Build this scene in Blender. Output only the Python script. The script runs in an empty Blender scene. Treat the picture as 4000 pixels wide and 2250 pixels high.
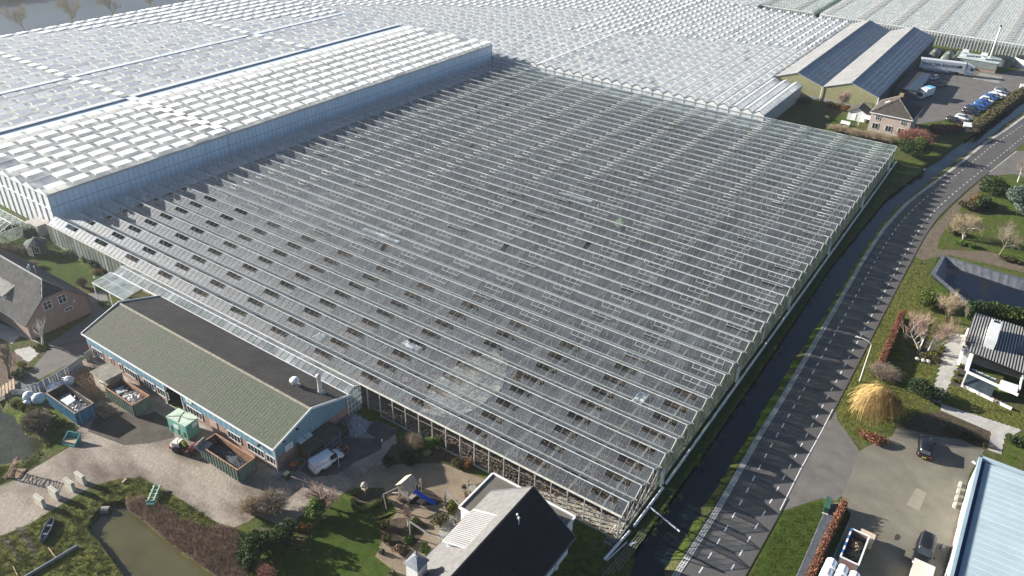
import bpy, math, random
import numpy as np
from mathutils import Vector, Matrix
R = math.radians
random.seed(11)
rng = np.random.default_rng(5)
S = bpy.context.scene
COL = S.collection

# ------------------------------------------------------------------ camera
FPX = 3067.7
YAW, PITCH, ROLL = 2.154389, 0.55087, 0.034302
CAM = Vector((22.890, -58.221, 70.827))
_f = Vector((math.cos(YAW) * math.cos(PITCH), math.sin(YAW) * math.cos(PITCH), -math.sin(PITCH)))
_r = _f.cross(Vector((0, 0, 1))).normalized()
_u = _r.cross(_f)
CR = _r * math.cos(ROLL) + _u * math.sin(ROLL)
CU = -_r * math.sin(ROLL) + _u * math.cos(ROLL)
cam_d = bpy.data.cameras.new("camera")
cam = bpy.data.objects.new("camera", cam_d)
COL.objects.link(cam)
cam.matrix_world = Matrix(((CR.x, CU.x, -_f.x, CAM.x), (CR.y, CU.y, -_f.y, CAM.y), (CR.z, CU.z, -_f.z, CAM.z), (0, 0, 0, 1)))
cam_d.sensor_width = 36
cam_d.lens = FPX / 4000 * 36
cam_d.clip_start = 1
cam_d.clip_end = 3000
S.camera = cam

# ------------------------------------------------------------------ light
SUN_EL, SUN_AZ = 18.9, 15.0          # elevation; direction the light travels, from +X towards +Y
w = bpy.data.worlds.new("World")
S.world = w
w.use_nodes = True
nt = w.node_tree
nt.nodes.clear()
sky = nt.nodes.new("ShaderNodeTexSky")
sky.sky_type = 'NISHITA'
sky.sun_disc = False
sky.sun_elevation = R(SUN_EL)
# the sun stands where the light comes from: -(cos az, sin az); rotation 0 puts it on +Y, turning clockwise
sky.sun_rotation = math.atan2(-math.cos(R(SUN_AZ)), -math.sin(R(SUN_AZ)))
sky.air_density = 0.8
sky.dust_density = 1.0
sky.ozone_density = 3.0
bg = nt.nodes.new("ShaderNodeBackground")
bg.inputs[1].default_value = 0.05
wo = nt.nodes.new("ShaderNodeOutputWorld")
nt.links.new(sky.outputs[0], bg.inputs[0])
nt.links.new(bg.outputs[0], wo.inputs[0])
sl = bpy.data.lights.new("sun", 'SUN')
sl.energy = 5.0
sl.angle = R(0.55)
sl.color = (1.0, 0.945, 0.86)
so = bpy.data.objects.new("sun", sl)
COL.objects.link(so)
sd = Vector((math.cos(R(SUN_EL)) * math.cos(R(SUN_AZ)), math.cos(R(SUN_EL)) * math.sin(R(SUN_AZ)), -math.sin(R(SUN_EL))))
so.rotation_euler = sd.to_track_quat('-Z', 'Y').to_euler()
so.location = (-80, -30, 120)
S.view_settings.view_transform = 'Standard'
S.view_settings.look = 'None'
S.view_settings.gamma = 1
S.view_settings.use_curve_mapping = False
S.view_settings.exposure = 1.38
S.render.engine = 'CYCLES'
S.cycles.use_denoising = True
S.cycles.max_bounces = 7
S.cycles.diffuse_bounces = 3
S.cycles.glossy_bounces = 3
S.cycles.transparent_max_bounces = 14
S.cycles.volume_bounces = 0
S.cycles.caustics_reflective = False
S.cycles.caustics_refractive = False
S.cycles.sample_clamp_indirect = 4

# ------------------------------------------------------------------ helpers
def g(px, py, z=0.0):
    """photo pixel (4000 wide) -> point of the place at height z"""
    d = CR * ((px - 2000) / FPX) - CU * ((py - 1125) / FPX) + _f
    return CAM + d * ((z - CAM.z) / d.z)
OY = (0, 563, 1126, 1688)
def gc(i, j, x, y, z=0.0):
    return g(1000 * i + x / 2.575, OY[j] + y / 2.575, z)

RM = {}
def thing(name, label, cat, loc=(0, 0, 0), rotz=0.0, group=None):
    o = bpy.data.objects.new(name, None)
    COL.objects.link(o)
    o.location = loc
    o.rotation_euler = (0, 0, rotz)
    o.empty_display_size = 0.3
    o['label'] = label
    o['category'] = cat
    if group: o['group'] = group
    RM[o.name] = Matrix.Translation(Vector(loc)) @ Matrix.Rotation(rotz, 4, 'Z')
    return o
def wm(o):
    m = RM.get(o.name)
    return m if m is not None else Matrix.Identity(4)
def tag(o, label, cat, group=None):
    o['label'] = label; o['category'] = cat
    if group: o['group'] = group
    return o
def kind(o, k):
    o['kind'] = k
    return o
def T(loc=(0, 0, 0), rz=0.0):
    return Matrix.Translation(Vector(loc)) @ Matrix.Rotation(rz, 4, 'Z')
def dup(root, loc, rotz=0.0, label=None, scale=1.0, mats=None):
    r = root.copy(); COL.objects.link(r)
    r.location = loc; r.rotation_euler = (0, 0, rotz); r.scale = (scale,) * 3
    if label: r['label'] = label
    RM[r.name] = Matrix.Translation(Vector(loc)) @ Matrix.Rotation(rotz, 4, 'Z') @ Matrix.Scale(scale, 4)
    def rec(src, dst):
        for ch in list(src.children):
            c = ch.copy(); COL.objects.link(c); c.parent = dst
            RM[c.name] = RM[r.name]
            if mats and ch.data and ch.data.materials and ch.data.materials[0].name in mats:
                c.material_slots[0].link = 'OBJECT'
                c.material_slots[0].material = mats[ch.data.materials[0].name]
            rec(ch, c)
    rec(root, r)
    return r

class MB:
    """collects faces in world space (through xf) and links them as one mesh object"""
    def __init__(s, xf=None):
        s.v = []; s.f = []; s.xf = xf
    def pts(s, ps):
        n = len(s.v)
        if s.xf is not None: ps = [s.xf @ Vector(p) for p in ps]
        s.v += [tuple(p) for p in ps]
        return n
    def face(s, ps):
        n = s.pts(ps); s.f.append(tuple(range(n, n + len(ps)))); return s
    def hexa(s, a, b):
        """a, b: matching rings of points (bottom, top), closed both ends"""
        k = len(a); n = s.pts(list(a) + list(b))
        for i in range(k):
            j = (i + 1) % k
            s.f.append((n + i, n + j, n + k + j, n + k + i))
        s.f.append(tuple(n + i for i in reversed(range(k))))
        s.f.append(tuple(n + k + i for i in range(k)))
        return s
    def box(s, c, d, rz=0.0):
        x, y, z = (q / 2 for q in d); cs, sn = math.cos(rz), math.sin(rz)
        r = [(c[0] + u * cs - v * sn, c[1] + u * sn + v * cs) for u, v in ((-x, -y), (x, -y), (x, y), (-x, y))]
        return s.hexa([(p[0], p[1], c[2] - z) for p in r], [(p[0], p[1], c[2] + z) for p in r])
    def bx(s, x0, x1, y0, y1, z0, z1):
        return s.box(((x0 + x1) / 2, (y0 + y1) / 2, (z0 + z1) / 2), (x1 - x0, y1 - y0, z1 - z0))
    def prism(s, poly, z0, z1):
        a = sum(poly[i][0] * poly[(i + 1) % len(poly)][1] - poly[(i + 1) % len(poly)][0] * poly[i][1] for i in range(len(poly)))
        if a < 0: poly = list(reversed(poly))
        return s.hexa([(p[0], p[1], z0) for p in poly], [(p[0], p[1], z1) for p in poly])
    def tube(s, p0, p1, r0, r1=None, n=6, cap=True):
        p0, p1 = Vector(p0), Vector(p1); r1 = r0 if r1 is None else r1
        d = (p1 - p0).normalized()
        a = d.orthogonal().normalized(); b = d.cross(a)
        k = [(math.cos(2 * math.pi * i / n), math.sin(2 * math.pi * i / n)) for i in range(n)]
        A = [p0 + (a * c + b * t) * r0 for c, t in k]; B = [p1 + (a * c + b * t) * r1 for c, t in k]
        if cap: return s.hexa(A, B)
        m = s.pts(A + B)
        for i in range(n):
            j = (i + 1) % n; s.f.append((m + i, m + j, m + n + j, m + n + i))
        return s
    def path(s, ps, r, n=6):
        for a, b in zip(ps[:-1], ps[1:]): s.tube(a, b, r, r, n)
        return s
    def beam(s, p0, p1, wd, ht, up=(0, 0, 1)):
        p0, p1 = Vector(p0), Vector(p1); d = (p1 - p0).normalized(); up = Vector(up)
        if abs(d.dot(up)) > .98: up = Vector((1, 0, 0))
        a = d.cross(up).normalized() * (wd / 2); b = a.cross(d).normalized() * (ht / 2)
        return s.hexa([p0 - a - b, p0 + a - b, p0 + a + b, p0 - a + b], [p1 - a - b, p1 + a - b, p1 + a + b, p1 - a + b])
    def slab(s, quad, th):
        """planar polygon given thickness th downwards along its normal"""
        q = [Vector(p) for p in quad]; n = (q[1] - q[0]).cross(q[2] - q[0]).normalized() * th
        if n.z < 0: n = -n
        a = [p - n for p in q]
        if (q[1] - q[0]).cross(q[2] - q[0]).z < 0: q.reverse(); a.reverse()
        return s.hexa(a, q)
    def lathe(s, prof, c=(0, 0, 0), n=12):
        """profile of (radius, z) revolved about z through c"""
        rings = []
        for r, z in prof:
            rings.append(s.pts([(c[0] + r * math.cos(2 * math.pi * i / n), c[1] + r * math.sin(2 * math.pi * i / n), c[2] + z) for i in range(n)]))
        for a, b in zip(rings[:-1], rings[1:]):
            for i in range(n):
                j = (i + 1) % n; s.f.append((a + i, a + j, b + j, b + i))
        s.f.append(tuple(rings[-1] + i for i in range(n)))
        s.f.append(tuple(rings[0] + i for i in reversed(range(n))))
        return s
    def loft(s, rings):
        k = len(rings[0]); ns = [s.pts(r) for r in rings]
        for a, b in zip(ns[:-1], ns[1:]):
            for i in range(k):
                j = (i + 1) % k; s.f.append((a + i, a + j, b + j, b + i))
        s.f.append(tuple(ns[0] + i for i in reversed(range(k))))
        s.f.append(tuple(ns[-1] + i for i in range(k)))
        return s
    def mesh(s, name, m, inv=None, smooth=False):
        me = bpy.data.meshes.new(name)
        v = s.v
        if inv is not None:
            a = np.array(v, float).reshape(-1, 3); M_ = np.array(inv)
            v = (a @ M_[:3, :3].T + M_[:3, 3]).tolist()
        me.from_pydata(v, [], s.f)
        if m is not None: me.materials.append(m)
        if smooth: me.polygons.foreach_set('use_smooth', [True] * len(me.polygons))
        me.update()
        return me
    def build(s, name, m, parent=None, smooth=False):
        base = wm(parent) if parent is not None else None
        o = bpy.data.objects.new(name, s.mesh(name, m, base.inverted() if base is not None else None, smooth))
        COL.objects.link(o)
        if parent is not None:
            o.parent = parent; RM[o.name] = base
        return o

def obj(name, me, parent=None, mw=None):
    """object from a mesh; mw = world matrix"""
    o = bpy.data.objects.new(name, me)
    COL.objects.link(o)
    if parent is not None:
        o.parent = parent
        o.matrix_local = wm(parent).inverted() @ mw if mw is not None else Matrix.Identity(4)
    elif mw is not None: o.matrix_world = mw
    return o
def npmesh(name, v, f, m):
    """v (n,3) array, f (k,3|4) array of equal-size faces"""
    me = bpy.data.meshes.new(name)
    v = np.asarray(v, np.float32); f = np.asarray(f, np.int32); k = f.shape[1]
    me.vertices.add(len(v)); me.vertices.foreach_set('co', v.ravel())
    me.loops.add(f.size); me.loops.foreach_set('vertex_index', f.ravel())
    me.polygons.add(len(f)); me.polygons.foreach_set('loop_start', np.arange(0, f.size, k, dtype=np.int32))
    me.update(calc_edges=True)
    if m is not None: me.materials.append(m)
    return me
def pieces(parent, name, me, mats, limit=300, restname=None):
    """world matrices -> single part objects for the nearest ones, one joined 'stuff' part for the rest"""
    if not mats: return
    mats = sorted(mats, key=lambda q: (q.translation - CAM).length_squared)
    for q in mats[:limit]: obj(name, me, parent, q)
    rest = mats[limit:]
    if not rest: return
    nv = len(me.vertices); v = np.empty(nv * 3, np.float32); me.vertices.foreach_get('co', v); v = v.reshape(-1, 3)
    inv = wm(parent).inverted() if parent is not None else Matrix.Identity(4)
    A = np.array([np.array(inv @ q) for q in rest])
    V = np.einsum('kij,nj->kni', A[:, :3, :3], v) + A[:, None, :3, 3]
    nm = bpy.data.meshes.new(restname or name)
    F = [tuple(p.vertices) for p in me.polygons]
    k = len(rest)
    ls = np.array([len(p) for p in F]); li = np.concatenate([np.array(p) for p in F])
    nm.vertices.add(k * nv); nm.vertices.foreach_set('co', V.astype(np.float32).ravel())
    LI = (li[None, :] + (np.arange(k) * nv)[:, None]).ravel().astype(np.int32)
    LS = np.tile(ls, k); st = np.concatenate([[0], np.cumsum(LS)[:-1]]).astype(np.int32)
    nm.loops.add(len(LI)); nm.loops.foreach_set('vertex_index', LI)
    nm.polygons.add(len(LS)); nm.polygons.foreach_set('loop_start', st)
    nm.update(calc_edges=True)
    for m_ in me.materials: nm.materials.append(m_)
    o = bpy.data.objects.new(restname or name, nm); COL.objects.link(o)
    o['kind'] = 'stuff'
    if parent is not None: o.parent = parent
    return o
def frame(o, ex, ey, ez=None):
    """matrix with origin o and axes ex, ey; the third axis is kept square to them"""
    ex, ey = Vector(ex), Vector(ey); n = ex.cross(ey)
    if n.length < 1e-9: n = Vector((0, 0, 1))
    n.normalize()
    if ez is not None:
        ez = Vector(ez)
        if n.dot(ez) < 0: n = -n
        if abs(ez.normalized().dot(n)) > .999: n = n * ez.length
    return Matrix(((ex.x, ey.x, n.x, o[0]), (ex.y, ey.y, n.y, o[1]), (ex.z, ey.z, n.z, o[2]), (0, 0, 0, 1)))

# ------------------------------------------------------------------ materials
def N(nt, t, **kw):
    n = nt.nodes.new(t)
    for k, v in kw.items(): setattr(n, k, v)
    return n
def noise(nt, scale, detail=4, rough=.55, stretch=None):
    geo = N(nt, 'ShaderNodeNewGeometry')
    src = geo.outputs['Position']
    if stretch is not None:
        mp = N(nt, 'ShaderNodeMapping'); mp.inputs['Scale'].default_value = stretch[:3]
        if len(stretch) > 3: mp.inputs['Rotation'].default_value = (0, 0, stretch[3])
        nt.links.new(src, mp.inputs[0]); src = mp.outputs[0]
    n = N(nt, 'ShaderNodeTexNoise')
    n.inputs['Scale'].default_value = scale; n.inputs['Detail'].default_value = detail; n.inputs['Roughness'].default_value = rough
    nt.links.new(src, n.inputs['Vector'])
    return n.outputs['Fac']
def ramp(nt, fac, stops):
    r = N(nt, 'ShaderNodeValToRGB')
    e = r.color_ramp.elements
    e[0].position, e[0].color = stops[0][0], (*stops[0][1], 1)
    e[1].position, e[1].color = stops[-1][0], (*stops[-1][1], 1)
    for p, c in stops[1:-1]:
        q = e.new(p); q.color = (*c, 1)
    nt.links.new(fac, r.inputs[0])
    return r.outputs[0]
def mixc(nt, fac, a, b, mode='MIX'):
    m = N(nt, 'ShaderNodeMix', data_type='RGBA', blend_type=mode)
    if isinstance(fac, (int, float)): m.inputs[0].default_value = fac
    else: nt.links.new(fac, m.inputs[0])
    for i, c in ((6, a), (7, b)):
        if isinstance(c, tuple): m.inputs[i].default_value = (*c[:3], 1)
        else: nt.links.new(c, m.inputs[i])
    return m.outputs[2]
def mul(c, k): return tuple(min(1, x * k) for x in c)
def mat(name, col, rough=.75, var=.14, scale=1.2, bump=0.0, bscale=12, metal=0.0, spec=.35, rnd=0.0, col2=None, lo=.35, hi=.65, stretch=None,
        fine=.0, fscale=25, third=None, emit=None):
    m = bpy.data.materials.new(name); m.use_nodes = True
    t = m.node_tree; b = t.nodes['Principled BSDF']
    a, c = mul(col, 1 - var), mul(col, 1 + var)
    if col2 is not None: c = col2; a = col
    fac = noise(t, scale, 5, .6, stretch)
    stops = [(lo, a), (hi, c)] if third is None else [(lo, a), ((lo + hi) / 2, third), (hi, c)]
    out = ramp(t, fac, stops)
    if fine > 0:
        f2 = noise(t, fscale, 3, .6)
        out = mixc(t, 1.0, out, ramp(t, f2, [(.3, (1 - fine,) * 3), (.7, (1 + fine * .6,) * 3)]), 'MULTIPLY')
    if rnd > 0:
        oi = N(t, 'ShaderNodeObjectInfo')
        out = mixc(t, 1.0, out, ramp(t, oi.outputs['Random'], [(0, (1 - rnd,) * 3), (1, (1 + rnd * .4,) * 3)]), 'MULTIPLY')
    t.links.new(out, b.inputs['Base Color'])
    b.inputs['Roughness'].default_value = rough
    b.inputs['Metallic'].default_value = metal
    b.inputs['Specular IOR Level'].default_value = spec
    if bump > 0:
        bp = N(t, 'ShaderNodeBump'); bp.inputs['Strength'].default_value = 1; bp.inputs['Distance'].default_value = bump
        t.links.new(noise(t, bscale, 4, .65), bp.inputs['Height']); t.links.new(bp.outputs[0], b.inputs['Normal'])
    return m
def glassmat(name, dirt=.16, tint=(.86, .93, .91), dcol=(.62, .66, .66), trans=.5, lo=.35, hi=.7, scale=.35, gl=.5, base=.045, dmin=.4, stretch=None, grough=.06):
    """thin glazing: clear, mirror at grazing angles, with a film of dirt or whitewash"""
    m = bpy.data.materials.new(name); m.use_nodes = True
    t = m.node_tree; t.nodes.clear()
    out = N(t, 'ShaderNodeOutputMaterial')
    tr = N(t, 'ShaderNodeBsdfTransparent'); tr.inputs[0].default_value = (*tint, 1)
    go = N(t, 'ShaderNodeBsdfGlossy'); go.inputs[0].default_value = (.95, .97, 1, 1); go.inputs['Roughness'].default_value = grough
    lw = N(t, 'ShaderNodeLayerWeight'); lw.inputs[0].default_value = .5
    p = N(t, 'ShaderNodeMath', operation='POWER'); p.inputs[1].default_value = 4.0
    t.links.new(lw.outputs['Facing'], p.inputs[0])
    ma = N(t, 'ShaderNodeMath', operation='MULTIPLY_ADD'); ma.inputs[1].default_value = gl; ma.inputs[2].default_value = base
    t.links.new(p.outputs[0], ma.inputs[0])
    m1 = N(t, 'ShaderNodeMixShader'); t.links.new(ma.outputs[0], m1.inputs[0]); t.links.new(tr.outputs[0], m1.inputs[1]); t.links.new(go.outputs[0], m1.inputs[2])
    df = N(t, 'ShaderNodeBsdfDiffuse'); df.inputs[0].default_value = (*dcol, 1)
    tl = N(t, 'ShaderNodeBsdfTranslucent'); tl.inputs[0].default_value = (*dcol, 1)
    m2 = N(t, 'ShaderNodeMixShader'); m2.inputs[0].default_value = trans
    t.links.new(df.outputs[0], m2.inputs[1]); t.links.new(tl.outputs[0], m2.inputs[2])
    f = noise(t, scale, 5, .65, stretch)
    rp = ramp(t, f, [(lo, (dirt * dmin,) * 3), (hi, (dirt,) * 3)])
    oi = N(t, 'ShaderNodeObjectInfo'); ge = N(t, 'ShaderNodeNewGeometry')
    ad = N(t, 'ShaderNodeMath', operation='ADD'); t.links.new(oi.outputs['Random'], ad.inputs[0]); t.links.new(ge.outputs['Random Per Island'], ad.inputs[1])
    fr = N(t, 'ShaderNodeMath', operation='FRACT'); t.links.new(ad.outputs[0], fr.inputs[0])
    rp = mixc(t, 1.0, rp, ramp(t, fr.outputs[0], [(0, (.62,) * 3), (.55, (.95,) * 3), (.9, (1.15,) * 3), (1, (1.7,) * 3)]), 'MULTIPLY')
    m3 = N(t, 'ShaderNodeMixShader'); t.links.new(rp, m3.inputs[0]); t.links.new(m1.outputs[0], m3.inputs[1]); t.links.new(m2.outputs[0], m3.inputs[2])
    t.links.new(m3.outputs[0], out.inputs[0])
    return m
# ================================================================== ground, water, road
def sdist(P, poly):
    """signed distance of points (n,2) to polygon, positive inside"""
    P = np.asarray(P, float); q = np.asarray(poly, float); d = np.full(len(P), 1e9); ins = np.zeros(len(P), bool)
    for i in range(len(q)):
        a, b = q[i], q[(i + 1) % len(q)]
        e = b - a; L = max(e @ e, 1e-9)
        t = np.clip(((P - a) @ e) / L, 0, 1)
        d = np.minimum(d, np.hypot(*(P - a - t[:, None] * e).T))
        c = ((a[1] > P[:, 1]) != (b[1] > P[:, 1]))
        ins ^= c & (P[:, 0] < (b[0] - a[0]) * (P[:, 1] - a[1]) / (b[1] - a[1] + 1e-12) + a[0])
    return np.where(ins, d, -d)
WZ = -0.6
xy = lambda p: (p.x, p.y)
# canal between glasshouse and road: both water edges, from the bottom of the photo upwards
cl = [gc(2, 3, 1150, 1700, WZ), gc(2, 3, 1240, 1150, WZ), gc(2, 3, 1440, 850, WZ), gc(2, 3, 1590, 640, WZ), gc(2, 3, 1800, 400, WZ), gc(2, 3, 1960, 180, WZ), gc(3, 2, 60, 560, WZ),
      gc(3, 2, 250, 330, WZ), gc(3, 2, 440, 70, WZ), gc(3, 1, 640, 1190, WZ), gc(3, 1, 840, 930, WZ), gc(3, 1, 1080, 600, WZ), gc(3, 1, 1320, 440, WZ), gc(3, 1, 1400, 395, WZ), gc(3, 1, 1550, 280, WZ),
      gc(3, 1, 1720, 165, WZ), gc(3, 1, 1910, 20, WZ), gc(3, 0, 2100, 1330, WZ), gc(3, 0, 2300, 1190, WZ), gc(3, 0, 2574, 1000, WZ), gc(3, 0, 2900, 770, WZ)]
cr = [gc(2, 3, 1480, 1700, WZ), gc(2, 3, 1560, 1370, WZ), gc(2, 3, 1720, 1090, WZ), gc(2, 3, 1860, 880, WZ), gc(2, 3, 2010, 640, WZ), gc(2, 3, 2150, 410, WZ), gc(2, 3, 2330, 130, WZ), gc(3, 2, 0, 1170, WZ),
      gc(3, 2, 240, 760, WZ), gc(3, 2, 390, 540, WZ), gc(3, 2, 560, 300, WZ), gc(3, 2, 740, 0, WZ), gc(3, 1, 880, 1200, WZ), gc(3, 1, 1080, 900, WZ), gc(3, 1, 1240, 690, WZ), gc(3, 1, 1530, 450, WZ),
      gc(3, 1, 1700, 300, WZ), gc(3, 1, 2000, 95, WZ), gc(3, 1, 2140, 0, WZ), gc(3, 0, 2330, 1300, WZ), gc(3, 0, 2574, 1120, WZ), gc(3, 0, 2900, 880, WZ)]
canal = [xy(p) for p in cl] + [xy(p) for p in reversed(cr)]
# a pipe-side ditch joins the canal at the near corner of the glasshouse, passing behind the house
pond_s = [(1100, 740), (1200, 725), (1280, 790), (1400, 860), (1560, 990), (1650, 1075), (1800, 1190), (2150, 1435), (2400, 1620), (2100, 1800), (1400, 1750), (1230, 1440), (1100, 1230), (1000, 1100), (880, 985), (950, 880), (1040, 800)]
pond_in = [xy(gc(0, 3, *q, WZ)) for q in pond_s]
pond_w = [xy(g(*q, WZ)) for q in [(-160, 1560), (-10, 1584), (30, 1612), (62, 1640), (90, 1688), (130, 1712), (160, 1722), (170, 1742), (158, 1766), (130, 1788), (80, 1800), (30, 1812), (-20, 1818), (-160, 1850)]]
lake = [(-242, -60), (-238, 40), (-240, 140), (-246, 260), (-330, 330), (-322, 200), (-318, 110), (-318, 40), (-322, -60)]
basin = [xy(g(*q, 0)) for q in [(3692, 1003), (4000, 1098), (4220, 1165), (4250, 1330), (4000, 1276), (3830, 1225), (3690, 1102), (3655, 1072)]]
LOW = [(canal, 0), (pond_in, 0), (pond_w, 0), (lake, 0)]

def axis(segs):
    out = []
    for a, b, st in segs:
        out += list(np.arange(a, b, st))
    return np.array(out + [segs[-1][1]])
gx = axis([(-420, -340, 40), (-340, -230, 4), (-230, -120, 10), (-120, -84, 3), (-84, -28, .6), (-28, -2, 2), (-2, 18, .5), (18, 46, .8), (46, 120, 12), (120, 180, 30)])
gy = axis([(-120, -60, 20), (-60, -46, 3), (-46, -18, .6), (-18, 140, 1.2), (140, 300, 2.5), (300, 420, 12), (420, 480, 30)])
X, Y = np.meshgrid(gx, gy)
P2 = np.c_[X.ravel(), Y.ravel()]
wob = .12 * np.sin(P2[:, 0] * 1.9 + 1.3 * np.sin(P2[:, 1] * .8)) + .10 * np.sin(P2[:, 1] * 2.3 + 2 * np.sin(P2[:, 0] * .7))
Hh = np.zeros(len(P2))
for poly, _ in LOW:
    sdv = sdist(P2, poly) + wob
    Hh = np.minimum(Hh, np.clip(WZ - .72 * sdv, -1.7, 0))
sb = sdist(P2, basin)
Hh = np.minimum(Hh, np.clip(-1.3 * (sb + .35), -2.6, 0))
# uneven banks: low hummocks on the open verges beside the water
hum = .10 * np.sin(P2[:, 0] * 1.1 + 2 * np.sin(P2[:, 1] * .37)) * np.sin(P2[:, 1] * .9 + 1.7 * np.sin(P2[:, 0] * .5))
Hh = np.where((Hh < -.02) & (Hh > -1.2), Hh + hum, Hh)
nx, ny = len(gx), len(gy)
idx = np.arange(nx * ny).reshape(ny, nx)
F = np.stack([idx[:-1, :-1], idx[:-1, 1:], idx[1:, 1:], idx[1:, :-1]], -1).reshape(-1, 4)
GRASS_A, GRASS_B, STRAW, SOIL = (.042, .072, .012), (.098, .135, .022), (.17, .14, .075), (.065, .048, .034)

m_ground = bpy.data.materials.new('rough_ground'); m_ground.use_nodes = True
t = m_ground.node_tree; b = t.nodes['Principled BSDF']
c1 = ramp(t, noise(t, 1.3, 6, .65), [(.35, GRASS_A), (.55, GRASS_B), (.72, (.16, .15, .06))])
c2 = ramp(t, noise(t, 2.4, 5, .6), [(.35, SOIL), (.65, STRAW)])
out = mixc(t, ramp(t, noise(t, .23, 5, .65), [(.47, (0, 0, 0)), (.62, (.85,) * 3)]), c1, c2)
out = mixc(t, 1.0, out, ramp(t, noise(t, 9, 4, .7), [(.25, (.5,) * 3), (.7, (1.3,) * 3)]), 'MULTIPLY')
t.links.new(out, b.inputs['Base Color']); b.inputs['Roughness'].default_value = .95; b.inputs['Specular IOR Level'].default_value = .1
bp = N(t, 'ShaderNodeBump'); bp.inputs['Distance'].default_value = .22
t.links.new(noise(t, 4.5, 6, .7), bp.inputs['Height']); t.links.new(bp.outputs[0], b.inputs['Normal'])
ground = kind(obj('ground', npmesh('ground', np.c_[P2, Hh], F, m_ground)), 'structure')

def water(name, poly, z, deep, spec=.5, rough=.06, murk=.25, scale=.25, wave=.012):
    m = mat(name, deep, rough, murk, scale, bump=wave, bscale=2.2, spec=spec)
    o = MB().face([(p[0], p[1], z) for p in poly]).build(name, m)
    return kind(o, 'structure')
grow = lambda poly, c, k: [(c[0] + (p[0] - c[0]) * k, c[1] + (p[1] - c[1]) * k) for p in poly]
def offset(poly, d):
    n = len(poly); a = sum(poly[i][0] * poly[(i + 1) % n][1] - poly[(i + 1) % n][0] * poly[i][1] for i in range(n)); s = 1 if a > 0 else -1
    out = []
    for i in range(n):
        p, q, r = Vector(poly[i - 1]), Vector(poly[i]), Vector(poly[(i + 1) % n])
        e1, e2 = (q - p).normalized(), (r - q).normalized()
        nn = Vector((e1.y + e2.y, -e1.x - e2.x)); nn = nn.normalized() * d * s if nn.length > .01 else Vector((0, 0))
        out.append((q.x + nn.x, q.y + nn.y))
    return out
water('canal_water', offset(canal, .7), WZ, (.010, .016, .016), .5, .05)
water('pond_water', offset(pond_in, .7), WZ, (.090, .082, .040), .4, .09, .12)
water('pond_water', offset(pond_w, .7), WZ, (.045, .048, .030), .45, .14, .25, .9, .05)
water('lake_water', offset(lake, 1.5), WZ - .05, (.07, .085, .09), .3, .35, .15, .05, .05)
water('basin_water', offset(basin, -1.1), -1.05, (.006, .009, .018), .5, .04, .2)

# flush sheets, each a few millimetres above the one below
def sheet(name, poly, z, m, parent=None):
    o = MB().face([(p[0], p[1], z) for p in poly]).build(name, m, parent)
    o['kind'] = 'structure'
    return o
m_asph = mat('asphalt', (.098, .094, .092), .9, .16, .45, bump=.006, bscale=30, fine=.25, fscale=9, spec=.15, col2=(.125, .119, .115), stretch=(1, .25, 1))
m_asph2 = mat('worn_asphalt', (.155, .145, .132), .9, .16, .45, bump=.006, bscale=26, fine=.2, fscale=12)
m_brick = mat('clinker_paving', (.165, .15, .115), .9, .16, .35, bump=.012, bscale=14, fine=.25, fscale=7, col2=(.215, .20, .155))
m_brickd = mat('brown_paving', (.25, .195, .135), .9, .18, .5, bump=.015, bscale=12, fine=.25, fscale=9)
m_conc = mat('concrete', (.42, .40, .36), .9, .14, .7, bump=.01, bscale=9, fine=.14)
m_concd = mat('old_concrete', (.30, .285, .25), .92, .25, .6, bump=.015, bscale=8, fine=.18)
m_yard = mat('trodden_yard', (.135, .105, .08), .93, .1, .22, bump=.06, bscale=3, fine=.22, fscale=2.6, col2=(.35, .30, .245), lo=.32, hi=.58, stretch=(.5, 1, 1, .5))
m_mud = mat('wet_mud', (.05, .038, .03), .75, .2, .5, bump=.05, bscale=5, fine=.3, col2=(.10, .08, .06))
m_lawn = mat('lawn_grass', (.042, .072, .012), .95, .2, .8, bump=.07, bscale=9, fine=.4, fscale=8, col2=(.072, .105, .018), spec=.1)
m_moss = mat('mossy_grass', (.075, .085, .02), .95, .2, 1.3, bump=.3, bscale=2.2, fine=.45, fscale=7, col2=(.155, .16, .04), spec=.1)
m_bed = mat('planting_bed', (.055, .042, .030), .95, .3, 1.8, bump=.08, bscale=6, fine=.35, col2=(.115, .085, .05))
m_white = mat('road_paint', (.72, .72, .70), .7, .1, 3, fine=.12)
m_soil = mat('glasshouse_soil', (.060, .046, .037), .97, .2, .35, bump=.25, bscale=2.6, fine=.55, fscale=4.2, col2=(.135, .108, .09), lo=.36, hi=.66, stretch=(.45, 1, 1))

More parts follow.
